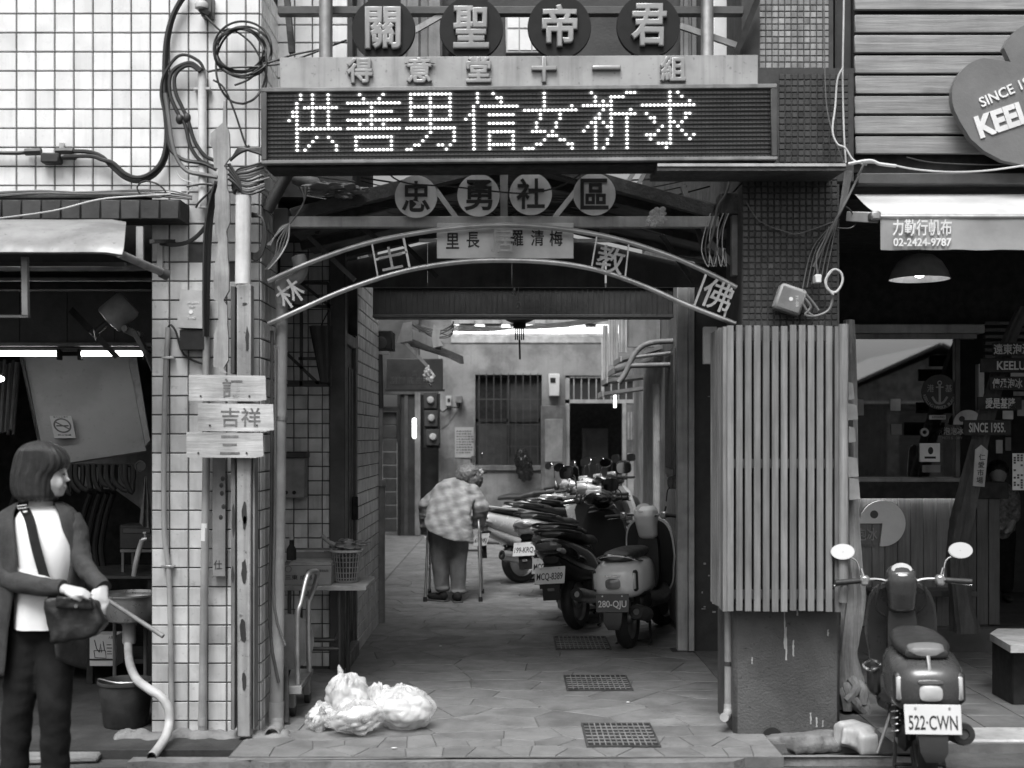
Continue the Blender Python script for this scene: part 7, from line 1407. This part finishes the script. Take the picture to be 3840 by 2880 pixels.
for (a, b, c_, d_, D) in ((2320, 2352, 1180, 1322, 11.4), (2282, 2318, 1195, 1370, 12.4), (2260, 2280, 1220, 1450, 13.6)): corr(XX(a, D), XX(b, D), ZZ(d_, D), ZZ(c_, D), D, 'ribbed_sheet', m_lgrey, hx, p=.035)
M().box(XX(2352, 11.4), 1.35, 11.42, 11.5, ZZ(1300, 11.4), ZZ(1180, 11.4)).build('side_panel', m_grey, hx)
bp_ = thing('bent_rail', 'bent pipe rail jutting from the right wall over the hoods', 'rail', W(2450, 1370, 10.6)); D = 10.6
M().tube([W(2560, 1278, D), W(2450, 1284, D), W(2400, 1305, D), W(2370, 1345, D), W(2345, 1400, D), W(2320, 1435, D)], .024, 10, sm=4).build('curved_pipe', m_grey, bp_); M().tube([W(2362, 1372, D), W(2565, 1366, D)], .022, 10).build('straight_pipe', m_grey, bp_); M().tube([W(2375, 1340, D), W(2545, 1320, D)], .016, 8).build('straight_pipe', m_grey, bp_)
wp2 = thing('waste_pipe', 'pale vertical waste pipe on the right alley wall behind the scooters', 'pipe', (XX(2465, 11.6), 11.6, 0)); M().tube([(XX(2466, 11.6), 11.58, 0), (XX(2462, 11.6), 11.58, ZZ(1440, 11.6))], .04, 14).build('pipe', m_lgrey, wp2); M().tube([(XX(2466, 11.6), 11.58, ZZ(1655, 11.6)), (XX(2466, 11.6), 11.58, ZZ(1640, 11.6))], .045, 14).build('joint_ring', m_lgrey, wp2)
# ================================================================ cables
def cab(root, pts, D, r, mt, name='cable', n=7): return M().tube([W(p[0], p[1], D+(p[2] if len(p) > 2 else 0)) for p in pts], r, n, sm=5).build(name, mt, root)
c1 = thing('wall_cables', 'thick black power cables looping across the white tiled wall', 'cable', W(500, 600, 6.75)); D = 6.755
cab(c1, [(705, -30), (660, 40), (634, 130), (624, 250), (626, 400), (632, 500), (625, 580), (602, 632), (562, 668), (512, 680), (462, 662), (415, 620), (382, 588), (335, 570), (270, 568)], D, .0125, m_cable)
cab(c1, [(695, -30), (650, 50), (624, 140), (616, 250), (618, 400), (624, 500), (616, 575), (594, 622), (556, 655), (512, 666), (468, 650), (425, 612), (385, 600), (340, 586), (240, 588)], D-.02, .0115, m_cable)
cab(c1, [(-40, 572), (60, 574), (105, 570)], D, .011, m_cable); cab(c1, [(95, 570), (125, 569), (155, 568)], D, .020, m_cable, 'splice_sleeve'); cab(c1, [(212, 568), (250, 567), (275, 568)], D, .021, m_cable, 'splice_sleeve'); cab(c1, [(232, 588), (262, 588), (285, 588)], D, .017, m_cable, 'splice_sleeve')
M().box(XX(158, D), XX(228, D), D-.03, D+.04, ZZ(614, D), ZZ(576, D), .008).build('connector_box', m_dark, c1); M().box(XX(215, D), XX(234, D), D+.02, 6.795, ZZ(565, D), ZZ(530, D), .003).build('clip', m_lgrey, c1)
for pts, r in (([(765, 262), (748, 232), (705, 208), (670, 210), (640, 240), (612, 290), (604, 350), (612, 400), (625, 450), (640, 520)], .0085), ([(755, 264), (722, 238), (690, 240), (652, 262), (636, 300), (640, 360), (668, 425), (695, 470), (715, 550), (755, 605), (815, 628)], .0105), ([(750, 268), (715, 246), (680, 256), (655, 290), (660, 350), (682, 400), (705, 450), (730, 530), (770, 585), (815, 605)], .0105), ([(620, 350), (632, 440), (642, 520), (662, 590), (700, 640), (760, 655), (815, 665)], .012), ([(625, 480), (640, 560), (690, 600), (760, 612), (812, 636)], .011)): cab(c1, pts, D-.03, r, m_cableg if r > .011 else m_cable)
for a, b in (((658, 435), (690, 460)), ((690, 425), (712, 460))): M().ell(W((a[0]+b[0])/2, (a[1]+b[1])/2, D-.03), (.022, .02, .028), 10, 8).build('cable_joint', m_cable, c1)
M().tube([W(758, 262, D), W(760, 780, D)], .023, 16).build('white_conduit', m_pvcw, c1); M().box(XX(726, D), XX(790, D), D-.01, D+.03, ZZ(338, D), ZZ(328, D), .002).build('clip', m_steel, c1)
c2_ = thing('cable_coil', 'coil of black cable hanging at the corner of the tiled wall', 'cable coil', W(905, 250, 6.7)); D = 6.70
for k in range(6):
    cx, cy, rx, ry = 908+rs.uniform(-8, 8), 190+rs.uniform(-10, 10), 88+k*5, 78+k*6
    if k == 5: cx, cy, rx, ry = 905, 250, 95, 140
    pts = [(cx+rx*math.cos(a), cy+ry*math.sin(a), rs.uniform(-.02, .02)) for a in [2*PI*i/14+.3*k for i in range(15)]]; cab(c2_, pts, D, .0062, m_cable)
for pts in ([(770, 60), (800, 90), (830, 115), (870, 110), (940, 160), (985, 235)], [(990, 245), (960, 275), (930, 300), (880, 320)], [(985, 240), (1040, 225), (1100, 205), (1200, 185)], [(985, 245), (1050, 240), (1130, 215), (1300, 150)], [(985, 245), (1000, 290), (995, 335)], [(780, 270), (850, 255), (985, 250)], [(800, 300), (840, 330), (880, 420), (920, 540), (935, 545)]): cab(c2_, pts, D, .0055, m_cable)
c3 = thing('cable_tangle', 'tangle of grey cables under the left end of the display', 'cable', W(950, 660, 6.66)); D = 6.66
for i in range(13):
    y = 608+i*9+rs.uniform(-5, 5); x1_ = 985+rs.uniform(-5, 25); cab(c3, [(868+rs.uniform(0, 12), 690+i*3, .05), (890, 640+i*6, .02), (935, y+14, -.02), (x1_, y-6, 0)], D, rs.uniform(.005, .0085), m_cableg if i % 3 else m_cable)
for i in range(5): cab(c3, [(862+i*4, 602-i*4), (900, 572-i*4), (950, 556+i*3), (985, 560+i*5)], D-.01, .0085, m_cable)
for i in range(4): cab(c3, [(858, 615+i*18), (885, 660+i*10), (905, 700+i*4), (915+i*6, 750)], D+.0, .01, m_cable)
for i in range(5): cab(c3, [(945, 800+i*3, .05), (985, 820, .03), (985+i*3, 900, .03), (965, 950+i*6, .03), (905, 940, .05)], D, .007, m_cable)
c4 = thing('hanging_cables', 'bundle of black cables running down beside the carved board', 'cable', W(790, 900, 6.72)); D = 6.72
for i in range(5): cab(c4, [(812-i*2, 690), (800-i*5, 780), (790-i*6, 900), (783-i*5, 1100), (780-i*4, 1262)], D-.01*i, .0068, m_cable)
cab(c4, [(812, 680), (795, 790), (770, 850), (720, 900), (660, 918), (600, 912)], D, .0115, m_cable); cab(c4, [(700, 700), (760, 690), (800, 700), (745, 760), (735, 780)], D, .006, m_cable)
for i in range(4): cab(c4, [(-40, 722+i*6), (150, 714+i*4), (300, 720+i*3), (500, 712+i*6), (640, 716+i*8), (720, 735+i*4)], 6.63, .0045, m_cable if i % 2 else m_cableg)
cab(c4, [(0, 818), (200, 790), (370, 748), (520, 735), (640, 728)], 6.55, .004, m_cablew); cab(c4, [(660, 640), (680, 670), (725, 690), (700, 725)], D, .003, m_cablew)
cab(c4, [(520, 720), (515, 700), (540, 680), (590, 690), (622, 722), (600, 740), (540, 735), (520, 720)], 6.6, .0045, m_cable)
c5 = thing('right_pillar_wires', 'thin wires strung down the right hand mosaic pillar', 'wire', W(3150, 700, 6.7)); D = 6.72
cab(c5, [(3165, -30), (3163, 100), (3160, 300), (3165, 500), (3172, 610)], D, .005, m_cablew); cab(c5, [(3090, -30), (3092, 200), (3100, 400), (3130, 520), (3165, 612)], D, .0035, m_cableg); cab(c5, [(3160, 255), (3140, 300), (3132, 400), (3122, 490), (3140, 540), (3170, 555), (3200, 600), (3250, 618), (3235, 612), (3270, 610), (3340, 618), (3430, 635), (3560, 645), (3700, 640), (3860, 618)], D-.03, .0052, m_cablew)
cab(c5, [(3180, 615), (3260, 602), (3300, 615), (3360, 622)], D-.05, .009, m_cablew); cab(c5, [(3240, 612), (3200, 700), (3160, 780), (3130, 830), (3090, 920), (3050, 1000)], D, .006, m_cableg)
for i in range(6): cab(c5, [(3170+i*5, 640), (3155+i*4, 740), (3140, 820), (3118-i*14, 930), (3098-i*18, 1030+i*12)], D+.04, .0032, m_cableg)
cab(c5, [(3140, 855), (3190, 855), (3212, 830), (3190, 790), (3172, 775)], D, .004, m_cable); cab(c5, [(2800, 760, .06), (2850, 830, .05), (2950, 870, .05), (3000, 875, .05), (3130, 830, .05)], D, .003, m_cableg); cab(c5, [(3400, 590), (3500, 610), (3700, 618), (3860, 612)], D+.05, .004, m_cable)
c6 = thing('gate_wires', 'loose wires drooping under the right end of the truss', 'wire', W(2680, 850, 6.9)); D = 6.9
for i in range(7): x = 2640+i*13+rs.uniform(-6, 6); cab(c6, [(x+20, 800), (x, 860), (x-10+rs.uniform(-10, 10), 940), (x+12, 1000), (x+18+rs.uniform(-12, 12), 930)], D, .003, m_cableg if i % 2 else m_cablew)
cab(c6, [(2745, 655), (2720, 730), (2690, 780), (2675, 870), (2655, 930)], D, .007, m_cableg); cab(c6, [(1420, 600), (1500, 680), (1700, 700), (1900, 722), (2000, 722), (2120, 690), (2230, 610)], D-.1, .0045, m_cable)
for i in range(6): cab(c6, [(1100+i*12, 640), (1150+i*15, 655), (1230+i*10, 668), (1330, 682)], D, .0045, m_cable)
for i in range(5): cab(c6, [(1000+i*4, 920), (1050, 870-i*4), (1095, 830), (1140, 755), (1120+i*8, 700)], D-.12, .004, m_cablew if i % 2 else m_cableg)
for i in range(4): cab(c6, [(1085, 840), (1080-i*12, 900), (1050-i*6, 960), (1005-i*3, 1010)], D-.12, .0045, m_cablew if i == 0 else m_cableg)
for i in range(16):
    xa_, xb_ = rs.uniform(1090, 1900), rs.uniform(1300, 2680); ya_, yb_ = rs.uniform(640, 800), rs.uniform(640, 820); sg_ = rs.uniform(10, 60)
    cab(c6, [(xa_, ya_), (xa_*.7+xb_*.3, ya_*.7+yb_*.3+sg_*.8), (xa_*.35+xb_*.65, ya_*.35+yb_*.65+sg_), (xb_, yb_)], 7.25+rs.uniform(0, .6), rs.uniform(.003, .006), m_cable if i % 3 else m_cableg)
c7 = thing('alley_overhead_wires', 'overhead wires crossing in front of the bright gutter', 'wire', W(1950, 1240, 16))
for i in range(5): cab(c7, [(1690, 1220+i*5), (1850, 1228+i*3), (2000, 1232-i*3), (2140, 1222-i*4), (2280, 1200-i*5)], 16, .008, m_cable)
for i in range(9): cab(c7, [(1560+rs.uniform(-20, 20), 1215), (1620, 1225+rs.uniform(0, 40)), (1690, 1230+rs.uniform(-10, 30)), (1700, 1205)], 13, .007, m_cable)
jb = thing('junction_box', 'tilted grey junction box dangling on the right mosaic pillar', 'box', W(2962, 1120, 6.7)); D = 6.7
mtj = Matrix.Translation(W(2964, 1122, D)) @ Matrix.Rotation(.33, 4, 'Y'); s = D/F
q = M(); q.box(-50*s, 52*s, -.01, .08, -50*s, 50*s, .012, mtj); q.build('case', m_lgrey, jb); M().box(-42*s, 42*s, -.013, -.0105, -42*s, 38*s, .002, mtj).build('label', m_grey, jb); M().text('71-08', (0, 0, 0), .014, .06, .0006, mt=mtj @ Matrix.Translation((24*s, -.014, 0)) @ Matrix.Rotation(1.2, 4, 'Y')).build('lettering', m_white, jb); M().lathe([(.011, 0), (.011, .001)], mtj @ Vector((0, -.0135, 0)), (0, -1, 0), 14).build('emblem', m_white, jb)
for pts in ([(3010, 1110), (3040, 1150), (3020, 1180), (3060, 1185), (3110, 1160), (3125, 1100)], [(3005, 1130), (3030, 1170), (3050, 1185)], [(3010, 1090), (3045, 1130), (3070, 1165)]): cab(jb, pts, D, .0075, m_cableg, 'lead_wire')
cab(jb, [(3125, 1105), (3098, 1070), (3105, 1030), (3130, 1010), (3155, 1025), (3158, 1060), (3135, 1095), (3105, 1085), (3096, 1050), (3120, 1015)], D-.02, .0065, m_cablew, 'loop'); M().box(XX(3055, D), XX(3078, D), D-.02, D+.04, ZZ(1062, D), ZZ(1030, D), .004).build('plug', m_white, jb); cab(jb, [(3066, 1030), (3062, 960), (3090, 900), (3110, 850)], D, .004, m_cableg, 'lead_wire')
# crumpled plastic on the truss and tie beam
sack(W(1265, 715, 6.95), (.14, .06, .05), 17, .035).build('x', None); o = bpy.data.objects['x']; o.name = 'crumpled_tarp'; o.data.name = 'crumpled_tarp'; o.data.materials.clear(); o.data.materials.append(mat('old_tarp', .2, .4, var=.3, stain=.3)); tag(o, 'crumpled tarpaulin wedged on the left rafter', 'tarpaulin')
q = sack(W(2465, 818, 6.9), (.06, .04, .05), 19, .02); tag(q.build('plastic_scrap', m_bag), 'crumpled plastic scrap tied on the right of the tie beam', 'plastic')
q = M(); q.tube([W(1105, 660, 7.0), W(1160, 680, 7.0), W(1190, 700, 7.0)], [.045, .05, .03], 12, sm=3); tag(q.build('rolled_cloth', m_grey), 'rolled grey cloth hanging left of the truss', 'cloth')
# litter on the paving
for k, (px, py, lab) in enumerate(((1478, 2813, 'small white scrap of paper on the front paving'), (1652, 2428, 'tiny pale scrap in the middle of the alley paving'), (2355, 2640, 'small pale scrap behind the nearest grate'))):
    D = H*F/(py-CY); c = Vector((XX(px, D), D, .012)); q = M().ell(c, (.012 if k else .016, .009, .003), 8, 4); tag(q.build('litter', m_white), lab, 'litter')
